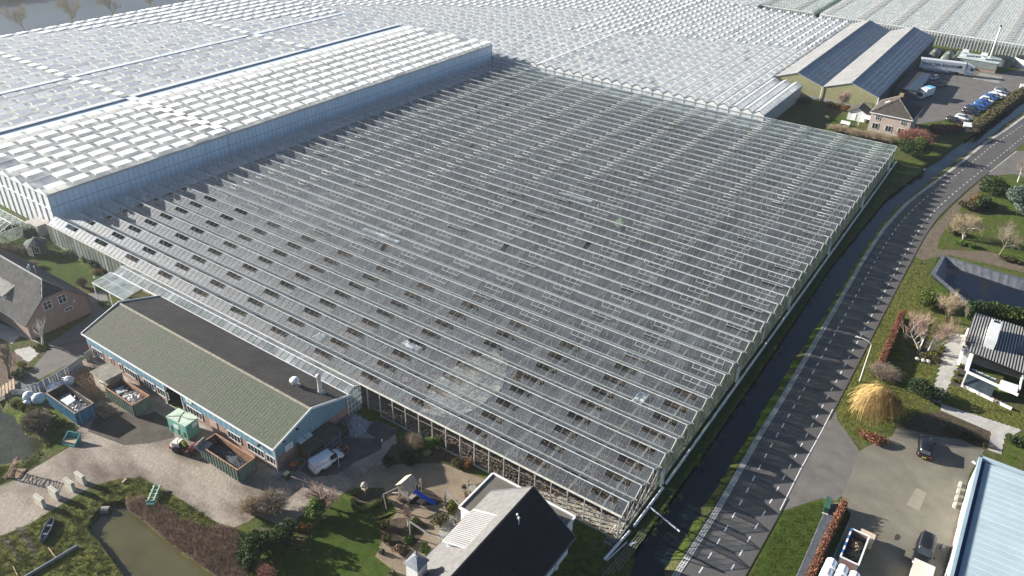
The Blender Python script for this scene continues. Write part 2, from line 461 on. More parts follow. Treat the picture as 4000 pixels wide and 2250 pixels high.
# --- road
re_l = [gc(2, 3, 1650, 1500), gc(2, 3, 1770, 1330), gc(2, 3, 2000, 960), gc(2, 3, 2200, 620), gc(2, 3, 2400, 250), gc(2, 3, 2530, 0), gc(3, 2, 130, 1200), gc(3, 2, 330, 840), gc(3, 2, 540, 480), gc(3, 2, 700, 210), gc(3, 2, 820, 0),
        gc(3, 1, 860, 1380), gc(3, 1, 1000, 1130), gc(3, 1, 1200, 830), gc(3, 1, 1420, 590), gc(3, 1, 1650, 420), gc(3, 1, 1880, 250), gc(3, 1, 2080, 90), gc(3, 1, 2180, 0), gc(3, 0, 2380, 1330), gc(3, 0, 2574, 1190), gc(3, 0, 2900, 960), gc(3, 0, 3400, 640)]
re_r = [gc(3, 3, -260, 1500), gc(3, 3, 0, 1030), gc(3, 3, 140, 790), gc(3, 3, 545, 0), gc(3, 2, 670, 1215), gc(3, 2, 870, 830), gc(3, 2, 1080, 420), gc(3, 2, 1300, 0), gc(3, 1, 1310, 1420), gc(3, 1, 1430, 1200), gc(3, 1, 1590, 900), gc(3, 1, 1700, 740), gc(3, 1, 1860, 590),
        gc(3, 1, 2010, 455), gc(3, 1, 2200, 300), gc(3, 1, 2480, 70), gc(3, 1, 2574, -10), gc(3, 0, 2900, 1180), gc(3, 0, 3400, 830)]
def dense(ps, st=1.0):
    out = []
    for a, b in zip(ps[:-1], ps[1:]):
        k = max(1, int((b - a).length / st)); out += [a.lerp(b, i / k) for i in range(k)]
    return out + [ps[-1]]
def smooth(ps, it=40):
    a = np.array([tuple(p)[:2] for p in ps])
    for _ in range(it): a[1:-1] = .25 * a[:-2] + .5 * a[1:-1] + .25 * a[2:]
    return a
RL, RR = smooth(dense(re_l)), smooth(dense(re_r))
# resample both edges over y
ys = np.arange(-10, 330, 2.0)
rlx = np.interp(ys, RL[:, 1], RL[:, 0]); rrx = np.interp(ys, RR[:, 1], RR[:, 0])
def strip(xa, xb, y, z):
    n = len(y); v = np.zeros((2 * n, 3)); v[:n, 0] = xa; v[n:, 0] = xb; v[:n, 1] = y; v[n:, 1] = y; v[:, 2] = z
    i = np.arange(n - 1)
    return v, np.stack([i, i + n, i + n + 1, i + 1], -1)
road = kind(obj('road', npmesh('road', *strip(rlx, rrx, ys, .014), m_asph)), 'structure')
# lane dashes: one row 1 m in from the grass-block edge, one row near the far edge
def dashes(off, side, y0, y1, per, ln, wd):
    q = []; me = MB().box((0, 0, .002), (wd, ln, .004)).mesh('lane_dash', m_white)
    y = y0
    while y < y1:
        e = (rlx if side == 0 else rrx); f = lambda yy: float(np.interp(yy, ys, e)) + off
        dx = f(y + .5) - f(y - .5)
        q.append(frame((f(y), y, .018), Vector((1, -dx, 0)).normalized(), Vector((dx, 1, 0)).normalized())); y += per
    pieces(road, 'lane_dash', me, q)
dashes(1.55, 0, -3, 300, 2.42, 1.0, .14)
dashes(-1.55, 1, -3, 300, 2.42, 1.0, .14)
# solid line across the drive mouth, and one by the upper drive
q = [gc(3, 3, 130, 790), gc(3, 3, 340, 370), gc(3, 3, 545, 0), gc(3, 2, 660, 1220)]
ln = MB()
for a, b2 in zip(q[:-1], q[1:]): ln.beam((a.x - .12, a.y, .019), (b2.x - .12, b2.y, .019), .12, .006)
ln.build('edge_line', m_white, road)
a, b2 = gc(3, 1, 2180, 320), gc(3, 1, 2500, 70)
MB().beam((a.x, a.y, .019), (b2.x, b2.y, .019), .14, .006).build('edge_line', m_white, road)
# grass-concrete blocks along the canal edge of the road
m_block = mat('grass_block_concrete', (.50, .49, .46), .9, .15, 2, rnd=.2, fine=.15)
me = MB()
for k in (-.27, 0, .27): me.box((k, 0, .03), (.1, .62, .06))
for k in (-.26, 0, .26): me.box((0, k, .0285), (.6, .09, .055))
me = me.mesh('grass_block', m_block)
q = []
y = -4.0
while y < 250:
    x0 = float(np.interp(y, ys, rlx)); dx = float(np.interp(y + .5, ys, rlx) - np.interp(y - .5, ys, rlx))
    for o in (-.36,):
        q.append(frame((x0 + o, y, random.uniform(-.008, .006)), Vector((1.05, -dx, 0)), Vector((dx, 1, 0)).normalized(), (0, 0, 1)))
    y += .66
pieces(road, 'grass_block', me, q, 300, 'grass_blocks')
# dark joint along the far edge of the road
kb = MB()
for i in range(0, len(ys) - 1):
    if ys[i] < 150 and not (17 < ys[i] < 36): kb.beam((rrx[i] + .05, ys[i], .02), (rrx[i + 1] + .05, ys[i + 1], .02), .1, .06)
kb.build('edging', mat('tar_edging', (.035, .03, .028)), road)

m_verge = mat('trampled_verge', (.12, .098, .07), .95, .2, .6, bump=.09, bscale=4, fine=.4, fscale=6, col2=(.085, .08, .035), lo=.4, hi=.6)
vg = []
for i in range(len(ys)):
    vg.append((rlx[i] - 2.0, rlx[i] - .02))
v, f2 = strip(np.array([p[0] for p in vg]), np.array([p[1] for p in vg]), ys, .005)
# keep the verge sheet on the flat part only, between road and bank top
vx = np.interp(ys, [p.y for p in cr], [p.x for p in cr]) + 1.0
v[:len(ys), 0] = np.minimum(np.maximum(v[:len(ys), 0], vx), rlx - .3)
o = obj('verge', npmesh('verge', v, f2, m_verge)); kind(o, 'structure')

# --- paved areas on the right of the road
apron = [gc(3, 3, 145, 790), gc(3, 3, 345, 370), gc(3, 3, 545, 0), gc(3, 2, 680, 1215), gc(3, 2, 700, 1330), gc(3, 2, 790, 1448), gc(3, 3, 920, 190), gc(3, 3, 780, 560), gc(3, 3, 740, 640), gc(3, 3, 690, 690), gc(3, 3, 540, 665)]
sheet('drive_mouth', [xy(p) for p in apron], .010, m_asph2)
court = [gc(3, 3, 920, 190), gc(3, 3, 1010, 140), gc(3, 3, 1250, 40), gc(3, 2, 1290, 1400), gc(3, 3, 1900, 60), gc(3, 3, 2180, 180), (31.45, 36), (31.45, 3), (19.6, 3), gc(3, 3, 640, 1280), gc(3, 3, 830, 900), gc(3, 3, 850, 820), gc(3, 3, 790, 750), gc(3, 3, 740, 640), gc(3, 3, 780, 560)]
sheet('courtyard', [xy(Vector(p)) for p in court], .006, m_brick)
sheet('paving_patch', [xy(gc(3, 3, *q)) for q in [(1495, 560), (1595, 610), (1520, 790), (1390, 730)]], .0095, mat('paler_paving', (.27, .25, .19), .9, .1, 1, fine=.2, fscale=9))
sheet('oil_stain', [xy(gc(3, 3, *q)) for q in [(1275, 1045), (1300, 1020), (1330, 1040), (1335, 1065), (1305, 1090), (1270, 1085)]], .0095, mat('oil_dark', (.05, .042, .035)))
# garden lawns by the road (rough grass) and below the drive
sheet('verge_lawn', [xy(gc(3, 3, *q)) for q in [(-120, 1330), (10, 1040), (150, 800), (400, 720), (545, 690), (600, 830), (590, 860), (520, 1010), (380, 1330), (340, 1448), (230, 1640), (-230, 1640)]], .006, m_lawn)
lw = [gc(3, 2, 690, 1215), gc(3, 2, 880, 830), gc(3, 2, 1100, 410), gc(3, 2, 1310, 0), gc(3, 1, 1320, 1420), gc(3, 1, 1500, 1150), gc(3, 1, 1570, 1160), gc(3, 1, 1640, 1330), gc(3, 2, 1650, 130), gc(3, 2, 1960, 380), gc(3, 2, 1830, 450), gc(3, 2, 1690, 800), gc(3, 2, 1620, 1150), gc(3, 2, 1500, 1250), gc(3, 2, 1000, 1400), gc(3, 2, 790, 1440), gc(3, 2, 700, 1330)]
sheet('garden_lawn', [xy(p) for p in lw], .0075, m_moss)
sheet('garden_lawn', [xy(gc(3, 2, *q)) for q in [(1770, 1060), (1830, 960), (2020, 1010), (2180, 1110), (2340, 1180), (2575, 1270), (2700, 1320), (2700, 1448), (2575, 1430), (2200, 1300), (1740, 1160)]], .0075, m_moss)
# concrete-slab garden paths, slab by slab
m_slab = mat('pale_slab', (.46, .44, .40), .9, .1, 1.2, rnd=.14, fine=.1)
def slabs(name, a, b_, c_, d_, nu, nv, m, z=.03):
    """field of loose slabs over the quad a-b-c-d"""
    root = kind(MB().face([(p[0], p[1], z * .35) for p in (a, b_, c_, d_)]).build(name, mat(name + '_joint', (.12, .11, .09))), 'structure')
    q = []
    me = MB().box((0, 0, -.01), (1, 1, .02)).mesh('slab', m)
    a, b_, c_, d_ = (Vector((p[0], p[1], 0)) for p in (a, b_, c_, d_))
    for i in range(nu):
        for j in range(nv):
            P = lambda u, v: (a.lerp(b_, u)).lerp(d_.lerp(c_, u), v)
            o = P((i + .5) / nu, (j + .5) / nv); ex = (P((i + 1) / nu, (j + .5) / nv) - P(i / nu, (j + .5) / nv)) * .975; ey = (P((i + .5) / nu, (j + 1) / nv) - P((i + .5) / nu, j / nv)) * .975
            q.append(frame((o.x, o.y, z + random.uniform(-.004, .004)), ex, ey, (0, 0, 1)))
    pieces(root, 'slab', me, q)
    return root
slabs('garden_path', gc(3, 2, 1990, 600), gc(3, 2, 1850, 445), gc(3, 2, 1630, 1130), gc(3, 2, 1735, 1160), 2, 14, m_slab)
slabs('garden_path', gc(3, 2, 1740, 1160), gc(3, 2, 1740, 1230), gc(3, 3, 2330, 30), gc(3, 2, 2575, 1440), 2, 18, m_slab)
slabs('garden_path', gc(3, 3, 2250, 0), gc(3, 3, 2390, 10), gc(3, 3, 2345, 225), gc(3, 3, 2210, 180), 2, 4, m_slab)
slabs('terrace', gc(3, 2, 1840, 445), gc(3, 2, 2010, 480), gc(3, 2, 1960, 625), gc(3, 2, 1800, 580), 3, 3, m_slab)
sheet('planting_bed', [xy(gc(3, 2, *q)) for q in [(1500, 1260), (1740, 1240), (2250, 1440), (2300, 1560), (1760, 1500), (1300, 1400)]], .0092, m_bed)
sheet('planting_bed', [xy(gc(3, 2, *q)) for q in [(1850, 760), (1990, 660), (2030, 800), (1990, 960), (2200, 1010), (2340, 1070), (2340, 1170), (2000, 1010), (1800, 960)]], .0094, mat('bark_bed', (.07, .06, .055), .95, .3, 2, fine=.3))
sheet('planting_bed', [xy(gc(3, 2, *q)) for q in [(1420, 560), (1600, 520), (1740, 600), (1740, 780), (1560, 740), (1400, 690)]], .0094, m_bed)
sheet('bare_earth', [xy(gc(3, 1, *q)) for q in [(1330, 1390), (1600, 900), (1880, 600), (2180, 330), (2240, 330), (2120, 480), (1880, 700), (1720, 960), (1700, 1060), (2200, 1080), (2574, 1180), (2574, 1290), (1850, 1120), (1660, 1140), (1560, 1170), (1480, 1130)]], .0088, mat('churned_earth', (.115, .09, .062), .95, .25, 1, bump=.14, bscale=4, fine=.4, fscale=6, col2=(.20, .16, .11)))
sheet('upper_drive', [xy(gc(3, 1, *q)) for q in [(2190, 325), (2500, 70), (2800, 60), (2800, 420), (2480, 300)]], .0105, m_asph2)
sheet('verge_lawn', [xy(gc(3, 1, *q)) for q in [(2490, 75), (2574, 0), (2700, -60), (2700, 130), (2574, 140), (2500, 130)]], .006, m_moss)
# basin liner: black sheet with folds hung over the bank
m_liner = mat('pond_liner', (.10, .108, .12), .4, .2, 1.2, bump=.05, bscale=3.5, spec=.5)
lin = MB(); n = len(basin); bo = offset(basin, .9); bi = offset(basin, -1.9)
for i in range(n):
    a, b_, c_, d_ = bo[i], bo[(i + 1) % n], bi[(i + 1) % n], bi[i]
    k = max(2, int(math.dist(basin[i], basin[(i + 1) % n]) / .5))
    for j in range(k):
        u0, u1 = j / k, (j + 1) / k; L = lambda p, q_, u, z: (p[0] + (q_[0] - p[0]) * u, p[1] + (q_[1] - p[1]) * u, z)
        w0, w1 = .05 * (j % 3 == 0), .05 * ((j + 1) % 3 == 0)
        mid = lambda u: L(basin[i], basin[(i + 1) % n], u, 0)
        m0, m1 = mid(u0), mid(u1)
        lin.face([L(a, b_, u0, .03), L(a, b_, u1, .03), (m1[0], m1[1], .09 + w1), (m0[0], m0[1], .09 + w0)])
        lin.face([(m0[0], m0[1], .09 + w0), (m1[0], m1[1], .09 + w1), L(d_, c_, u1, -1.12 + w1), L(d_, c_, u0, -1.12 + w0)])
kind(lin.build('basin_liner', m_liner), 'structure')

# --- yard on the left
yard = [(0, 3, -40, 560), (0, 3, 110, 500), (0, 3, 400, 330), (0, 3, 700, 150), (0, 3, 690, 60), (0, 2, 800, 1400), (0, 2, 640, 1280), (0, 2, 480, 1130)]
ydp = [gc(*q) for q in yard] + [Vector((-79.5, -25.5, 0)), Vector((-79.3, -15.6, 0)), Vector((-38.0, -15.6, 0)), Vector((-38.0, -2.0, 0)), Vector((-33.0, -.6, 0)), Vector((-30.5, -3.0, 0))] + \
    [gc(1, 3, *q) for q in [(1260, 330), (1180, 330), (850, 630), (770, 690), (720, 740), (600, 780), (430, 850), (360, 980), (0, 840)]] + [gc(0, 3, *q) for q in [(2500, 900), (2350, 960), (2200, 915), (2040, 820), (1760, 640), (1560, 530), (1420, 455), (1200, 470), (1000, 520), (900, 560), (700, 680), (500, 800), (300, 920), (100, 1010), (-60, 1060)]]
sheet('yard', [xy(p) for p in ydp], .006, m_yard)
sheet('mud_patch', [xy(gc(0, 2, *q)) for q in [(960, 1300), (1240, 1230), (1400, 1290), (1560, 1240), (1700, 1330), (1760, 1500), (1500, 1560), (1250, 1580), (880, 1440), (900, 1400)]], .0095, m_mud)
sheet('concrete_strip', [(-79.2, -15.9), (-38.3, -15.9), (-38.3, -2.4), (-39.1, -2.4), (-39.1, -15.15), (-79.2, -15.15)], .05, m_concd)
kind(MB().bx(-39.0, -38.2, -16.2, -3, .0, .12).build('kerb', m_concd), 'structure')
sheet('mud_patch', [xy(gc(1, 3, *q)) for q in [(860, 60), (1240, 60), (1300, 40), (1250, 180), (1000, 300), (830, 420), (560, 460), (440, 380), (640, 230)]], .0095, mat('damp_yard', (.085, .075, .065), .85, .2, .4, bump=.04, bscale=5, fine=.3, col2=(.15, .135, .12)))
# paved garden court with a ring of setts
sheet('garden_court', [xy(gc(1, 3, *q)) for q in [(1180, 335), (1260, 330), (1500, 300), (1900, 320), (2150, 420), (2300, 470), (2140, 640), (2160, 820), (1960, 1150), (1900, 1200), (1770, 1290), (1770, 1448), (1450, 1448), (1200, 1250), (1230, 1190), (1360, 880), (1420, 800), (1300, 600), (1280, 560), (1000, 560), (850, 630)]], .0075, m_brickd)
sheet('garden_court', [xy(gc(1, 3, *q)) for q in [(1900, 860), (2130, 760), (2260, 830), (1960, 1130), (1820, 1050)]], .0115, m_concd)
sheet('sand_pit', [xy(gc(1, 3, *q)) for q in [(1430, 640), (1500, 560), (1620, 540), (1760, 590), (1890, 690), (1830, 730), (1700, 740), (1500, 720)]], .0115, mat('bark_chips', (.035, .025, .02), .95, .3, 3, bump=.06, bscale=9))
sheet('lawn', [xy(gc(1, 3, *q)) for q in [(720, 745), (800, 660), (970, 690), (960, 790), (1040, 830), (1200, 880), (1330, 880), (1420, 800), (1250, 920), (1230, 1100), (1240, 1180), (1190, 1250), (1350, 1370), (1300, 1460), (1240, 1560), (300, 1560), (300, 1300), (560, 1060), (600, 990)]], .0075, m_lawn)
sheet('planting_bed', [xy(gc(1, 3, *q)) for q in [(1040, 820), (970, 690), (970, 600), (1280, 590), (1310, 660), (1250, 760)]], .0105, m_bed)
sheet('planting_bed', [xy(gc(1, 3, *q)) for q in [(1250, 900), (1440, 860), (1650, 870), (1740, 960), (1600, 1130), (1500, 1260), (1300, 1130), (1240, 1080)]], .0105, m_bed)
sheet('planting_bed', [xy(gc(1, 3, *q)) for q in [(1370, 130), (1500, 90), (1860, 110), (2280, 340), (2180, 400), (1900, 310), (1480, 320), (1290, 340), (1260, 280)]], .0105, m_bed)
# house on the left: drive, lawn, slabs
sheet('house_drive', [xy(gc(0, 2, *q)) for q in [(880, 490), (500, 610), (400, 720), (330, 800), (200, 880), (0, 1010), (-80, 1060), (-80, 1170), (110, 1090), (270, 1040), (330, 950), (560, 830), (900, 660)]], .009, m_asph2)
sheet('house_drive', [xy(gc(0, 2, *q)) for q in [(860, 60), (1060, 20), (1100, 170), (1000, 280), (880, 490), (500, 600), (480, 560), (700, 420), (910, 270), (900, 120)]], .0105, mat('grey_drive', (.20, .19, .18), .9, .12, .6, fine=.2))
sheet('lawn', [xy(gc(0, 1, *q)) for q in [(380, 1130), (500, 1100), (740, 1150), (800, 1210), (930, 1300), (1060, 1360), (1050, 1410), (900, 1430), (720, 1440), (440, 1270), (300, 1200)]], .0075, m_lawn)
sheet('garden_terrace', [xy(gc(0, 2, *q)) for q in [(0, 350), (160, 420), (310, 480), (390, 550), (200, 480), (120, 560), (-60, 470)]], .0075, m_conc)
slabs('garden_path', gc(0, 2, 130, 625), gc(0, 2, 300, 590), gc(0, 2, 400, 650), gc(0, 2, 285, 750), 3, 3, m_slab)
sheet('planting_bed', [xy(gc(0, 2, *q)) for q in [(-80, 480), (110, 620), (280, 750), (300, 800), (0, 1000), (-80, 1040)]], .0105, mat('leafy_bed', (.09, .06, .042), .95, .35, 1.6, bump=.06, fine=.35, col2=(.16, .115, .085)))
# farm yard at the top right
sheet('car_park', [xy(gc(3, 0, *q)) for q in [(1480, 1250), (1640, 1230), (1800, 1200), (2060, 1230), (2060, 1160), (2440, 930), (2574, 860), (2800, 780), (2800, 640), (2350, 740), (2120, 690), (1500, 690), (1290, 900), (1250, 1000), (1560, 1060), (1500, 1230)]], .006, m_asph2)
sheet('concrete_pad', [xy(gc(3, 0, *q)) for q in [(2060, 790), (2130, 730), (2360, 770), (2320, 840)]], .0095, m_concd)
sheet('cottage_lawn', [xy(gc(3, 0, *q)) for q in [(560, 1290), (640, 1200), (740, 1150), (890, 1190), (880, 1240), (720, 1270), (640, 1320)]], .0075, m_lawn)
sheet('cottage_lawn', [xy(gc(3, 0, *q)) for q in [(350, 1060), (700, 1060), (760, 1120), (640, 1190), (560, 1280), (360, 1270)]], .0075, mat('dim_lawn', (.05, .062, .018), .95, .3, 1, fine=.3, col2=(.075, .085, .03)))
sheet('bank_lawn', [xy(gc(3, 0, *q)) for q in [(1960, 1390), (1960, 1290), (2050, 1230), (2440, 930), (2574, 870), (2574, 940), (2400, 1040), (2000, 1400)]], .0075, m_moss)
# soil inside the old glasshouse
xs = np.linspace(-116.9, -.3, 234); yy = np.linspace(.25, 140.6, 282)
XX, YY = np.meshgrid(xs, yy)
ZZ = .05 + .035 * np.sin(YY * 3.9 + .5 * np.sin(XX * .3)) + .02 * rng.standard_normal(XX.shape)
ii = np.arange(XX.size).reshape(XX.shape)
kind(obj('glasshouse_soil', npmesh('glasshouse_soil', np.c_[XX.ravel(), YY.ravel(), ZZ.ravel()], np.stack([ii[:-1, :-1], ii[:-1, 1:], ii[1:, 1:], ii[1:, :-1]], -1).reshape(-1, 4), m_soil)), 'structure')
# pale dug-over sand heap area seen through the roof near the front
m_sand = mat('dug_sand', (.50, .45, .37), .95, .3, .9, bump=.12, bscale=3, fine=.35, fscale=5, col2=(.22, .19, .155))
sheet('sand_patch', [xy(g(*q)) for q in [(1690, 1500), (1800, 1420), (1930, 1370), (1985, 1420), (1960, 1520), (1860, 1600), (1760, 1640), (1640, 1610)]], .16, m_sand)
sheet('soil_path', [(-12, .4), (-.5, .4), (-.5, 3.4), (-3.2, 2.4), (-6, 2.6), (-12, 1.1)], .15, m_sand)
# ================================================================== old glasshouse (Venlo type, 44 spans)
GW, GH, RH, NB, PX, NP = 3.2, 4.0, 4.82, 44, 1.121, 104
GL = PX * NP
m_galv = mat('weathered_alu', (.30, .32, .30), .55, .2, 2, metal=.0, spec=.4, fine=.15, rnd=.1)
m_ridge = mat('ridge_alu', (.62, .64, .61), .5, .15, 2, spec=.5)
m_post = mat('steel_post', (.40, .39, .35), .6, .2, 2, fine=.2)
m_bar = mat('glazing_bar', (.34, .37, .35), .6, .15, 3)
m_glass = glassmat('old_roof_glass', dirt=.17, tint=(.86, .91, .93), dcol=(.44, .50, .56), trans=.3, lo=.3, hi=.7, scale=.09, gl=.5, base=.082, dmin=.4, grough=.38)
m_sideglass = glassmat('algae_wall_glass', dirt=.75, tint=(.45, .52, .42), dcol=(.23, .26, .18), trans=.12, lo=.25, hi=.6, scale=.9, gl=.4, base=.05, dmin=.55, stretch=(1, 1.6, .45))
m_pipe = mat('white_pipe', (.60, .63, .66), .4, .08, 1, spec=.5)
old = thing('glasshouse', 'old clear-glass glasshouse of many low spans over bare soil, in the middle', 'greenhouse', (0, 0, 0))

gut = MB().box((-GL / 2, 0, GH - .03), (GL + .5, .20, .12)).mesh('gutter', m_galv)
pieces(old, 'gutter', gut, [T((.12, k * GW, 0)) for k in range(NB + 1)])
rdg = MB().box((-GL / 2, 0, RH + .02), (GL, .085, .08)).mesh('ridge', m_ridge)
pieces(old, 'ridge', rdg, [T((0, k * GW + 1.6, 0)) for k in range(NB)])
# slopes: unit frames running from gutter to ridge
SL = math.hypot(1.6 - .1, RH - GH - .02)
def slope(k, s):
    """origin at gutter edge, unit up-slope vector; s=0 near side (facing the camera), 1 far side"""
    y0 = k * GW + (.1 if s == 0 else GW - .1); sg = 1 if s == 0 else -1
    return Vector((0, y0, GH + .02)), Vector((0, sg * 1.5, RH - GH - .02)) / SL
VENT = .50                                     # upper share of a slope taken by a vent
full = npmesh('roof_pane', [(-.5, 0, 0), (.5, 0, 0), (.5, 1, 0), (-.5, 1, 0)], [(0, 1, 2, 3)], m_glass)
panes, bars, vents = [], [], []
OPEN_ROWS = 8
def vent_at(k, s, i):
    """0 none, 1 vent present, 2 vent missing (dark opening), for pane column i counted from x=0"""
    c = (i - (1 if s == 0 else 5)) % 8
    if c < 3 and i < NP - 1: return 2 if k < OPEN_ROWS else 1
    return 0
gone = {(9, 0, 55), (13, 0, 40), (24, 0, 70), (30, 0, 81), (31, 0, 84), (33, 0, 79), (20, 1, 30), (16, 0, 30), (4, 0, 20)}
for k in range(NB):
    for s in (0, 1):
        o, e = slope(k, s); nrm = Vector((1, 0, 0)).cross(e)
        for i in range(NP):
            x = -(i + .5) * PX; v = vent_at(k, s, i)
            if (k, s, i) in gone: continue
            ln = SL * (1 - VENT if v else 1) - .02
            jit = Vector((0, 0, random.uniform(-.006, .006)))
            panes.append(frame(o + Vector((x, 0, 0)) + e * .01 + jit, (PX - .012, 0, 0), e * ln, nrm))
            if v == 1 and (i - (1 if s == 0 else 5)) % 8 == 1:
                lift = random.uniform(.0, .06) if random.random() < .9 else random.uniform(.3, .7)
                vents.append((o + Vector((x, 0, 0)) + e * SL * (1 - VENT), e, nrm, lift))
        for i in range(NP + 1):
            bars.append(frame(o + Vector((-i * PX, 0, .012)), (1, 0, 0), e * SL, nrm))
pieces(old, 'roof_pane', full, panes, 300, 'roof_panes')
pieces(old, 'glazing_bar', MB().box((0, .5, .012), (.026, 1, .03)).mesh('glazing_bar', m_bar), bars, 300, 'glazing_bars')
# roof vents: frame with three panes, hung from the ridge
vf = MB()
W3 = 3 * PX - .04; VL = SL * VENT
for yy_, th in ((.03, .06), (VL - .03, .05)): vf.box((0, yy_, .035), (W3, th, .05))
for q in (-1.5, -.5, .5, 1.5): vf.box((q * (W3 / 3), VL / 2, .035), (.05, VL, .05))
vmesh = vf.mesh('roof_vent', mat('vent_frame', (.46, .48, .45), .55, .15, 2, fine=.15))
vg_ = npmesh('vent_glass', [(-W3 / 2, 0, .045), (W3 / 2, 0, .045), (W3 / 2, VL, .045), (-W3 / 2, VL, .045)], [(0, 1, 2, 3)], m_glass)
vm = []
for o, e, nrm, lift in vents:
    top = o + e * VL
    e2 = (e + nrm * -lift).normalized()
    vm.append(frame(top - e2 * VL, (1, 0, 0), e2, Vector((1, 0, 0)).cross(e2)))
pieces(old, 'roof_vent', vmesh, vm, 300, 'roof_vents')
pieces(old, 'vent_glass', vg_, vm, 300, 'vent_glazing')
# lattice trusses under the gutters, across the spans
tr = MB(); yl = NB * GW
tr.beam((0, 0, GH - .18), (0, yl, GH - .18), .05, .05); tr.beam((0, 0, GH - .62), (0, yl, GH - .62), .05, .05)
for k in range(NB * 2):
    a, b_ = (GH - .62, GH - .18) if k % 2 == 0 else (GH - .18, GH - .62)
    tr.beam((0, k * 1.6, a), (0, k * 1.6 + 1.6, b_), .03, .03)
pieces(old, 'truss', tr.mesh('truss', mat('truss_steel', (.42, .42, .38), .6, .2, 1.5)), [T((-j * 4 * PX - 2.3 * PX, 0, 0)) for j in range(26)])
# raking struts seen as light diagonals in the back half, and all the posts
strut = MB()
strut.beam((0, 0, 2.6), (.9, 0, GH - .2), .05, .05); strut.beam((0, 0, 2.6), (-.9, 0, GH - .2), .05, .05)
pieces(old, 'strut', strut.mesh('strut', m_post), [T((-j * 4 * PX - 2.3 * PX, k * GW, 0)) for j in range(0, 26, 2) for k in range(12, NB, 2)])
pm = MB().box((0, 0, GH / 2), (.06, .06, GH)).mesh('post', m_post)
pieces(old, 'post', pm, [T((-j * 4 * PX - 2.3 * PX, k * GW, 0)) for j in range(26) for k in range(1, NB)])
# ---- right-hand end wall (x = 0): posts, algae-stained panes, gable struts
ew = MB().box((0, 0, GH / 2), (.09, .09, GH)).mesh('wall_post', m_galv)
pieces(old, 'wall_post', ew, [T((0.02, k * GW, 0)) for k in range(NB + 1)] + [Matrix(((.6, 0, 0, .02), (0, .6, 0, k * GW + 1.6), (0, 0, 1, 0), (0, 0, 0, 1))) for k in range(NB)])
wp = npmesh('wall_pane', [(0, -.5, 0), (0, .5, 0), (0, .5, 1), (0, -.5, 1)], [(0, 1, 2, 3)], m_sideglass)
wpm = []
for k in range(3, NB):
    for j in range(4):
        if random.random() < .03: continue
        wpm.append(frame((0.0, k * GW + .4 + .8 * j, .42), (1, 0, 0), (0, .77, 0), (0, 0, GH - .36)))
pieces(old, 'wall_pane', wp, wpm, 300)
gp = npmesh('gable_pane', [(0, -1.5, 0), (0, 1.5, 0), (0, 0, RH - GH - .05)], [(0, 1, 2)], m_sideglass)
pieces(old, 'gable_pane', gp, [T((0.0, k * GW + 1.6, GH + .04)) for k in range(3, NB)])
gb = MB()
gb.beam((0, -1.5, .0), (0, 0, RH - GH), .06, .06); gb.beam((0, 1.5, 0), (0, 0, RH - GH), .06, .06)
gb.beam((0, 0, 0), (0, 0, RH - GH), .045, .045); gb.beam((0, -.75, 0), (0, -.75, (RH - GH) / 2), .035, .035); gb.beam((0, .75, 0), (0, .75, (RH - GH) / 2), .035, .035)
gbm = gb.mesh('gable_frame', m_ridge)
pieces(old, 'gable_frame', gbm, [T((0.05, k * GW + 1.6, GH + .02)) for k in range(NB)])
kbm = MB().box((0, GW / 2, .21), (.16, GW, .42)).mesh('wall_plinth', m_concd)
pieces(old, 'wall_plinth', kbm, [T((0.02, k * GW, 0)) for k in range(NB)])
br_ = MB()
for k in range(3):
    br_.beam((.04, k * GW + .1, 1.1), (.04, (k + 1) * GW - .1, GH - .7), .10, .08)
    br_.beam((.02, k * GW, 1.6), (.02, (k + 1) * GW, 1.6), .04, .04)
br_.build('wall_brace', mat('pale_brace', (.55, .52, .46), .7, .25, 2, fine=.25), old)
# ---- front (y = 0): eave rail, open posts on the right, glazed wall on the left
MB().box((-GL / 2, -.12, GH + .02), (GL + .3, .12, .14)).build('eave_rail', mat('eave_white', (.70, .67, .58), .6, .15, 1.5, fine=.2), old)
fp = MB().box((0, 0, GH / 2), (.11, .11, GH)).mesh('front_post', m_post)
pieces(old, 'front_post', fp, [T((-.15 - j * 2 * PX, -.02, 0)) for j in range(0, 53)])
fr = MB()
fr.beam((-34.5, -.02, 2.9), (-.2, -.02, 2.9), .04, .04); fr.bx(-36.0, -.1, -.1, .1, 0, .16)
fr.build('front_rail', m_concd, old)
fw = npmesh('front_pane', [(-.5, 0, 0), (.5, 0, 0), (.5, 0, 1), (-.5, 0, 1)], [(0, 1, 2, 3)], glassmat('front_wall_glass', dirt=.72, tint=(.8, .88, .8), dcol=(.42, .47, .40), trans=.35, lo=.2, hi=.6, scale=.8, gl=.4, dmin=.6, stretch=(1, 1, .5)))
pieces(old, 'front_pane', fw, [frame((-(i + .5) * PX, -.03, .3), (PX - .03, 0, 0), (0, 1, 0), (0, 0, GH - .36)) for i in range(36, NP)])
pieces(old, 'front_bar', MB().box((0, 0, GH / 2 + .1), (.04, .06, GH - .2)).mesh('front_bar', m_bar), [T((-i * PX, -.05, 0)) for i in range(36, NP + 1)])
MB().bx(-GL, -40, -.12, .1, 0, .3).build('front_plinth', m_concd, old)
# back wall glazing (behind x > -33) and left end
pieces(old, 'back_pane', fw, [frame((-(i + .5) * PX, NB * GW + .02, .3), (PX - .03, 0, 0), (0, 1, 0), (0, 0, GH - .36)) for i in range(0, 29)])
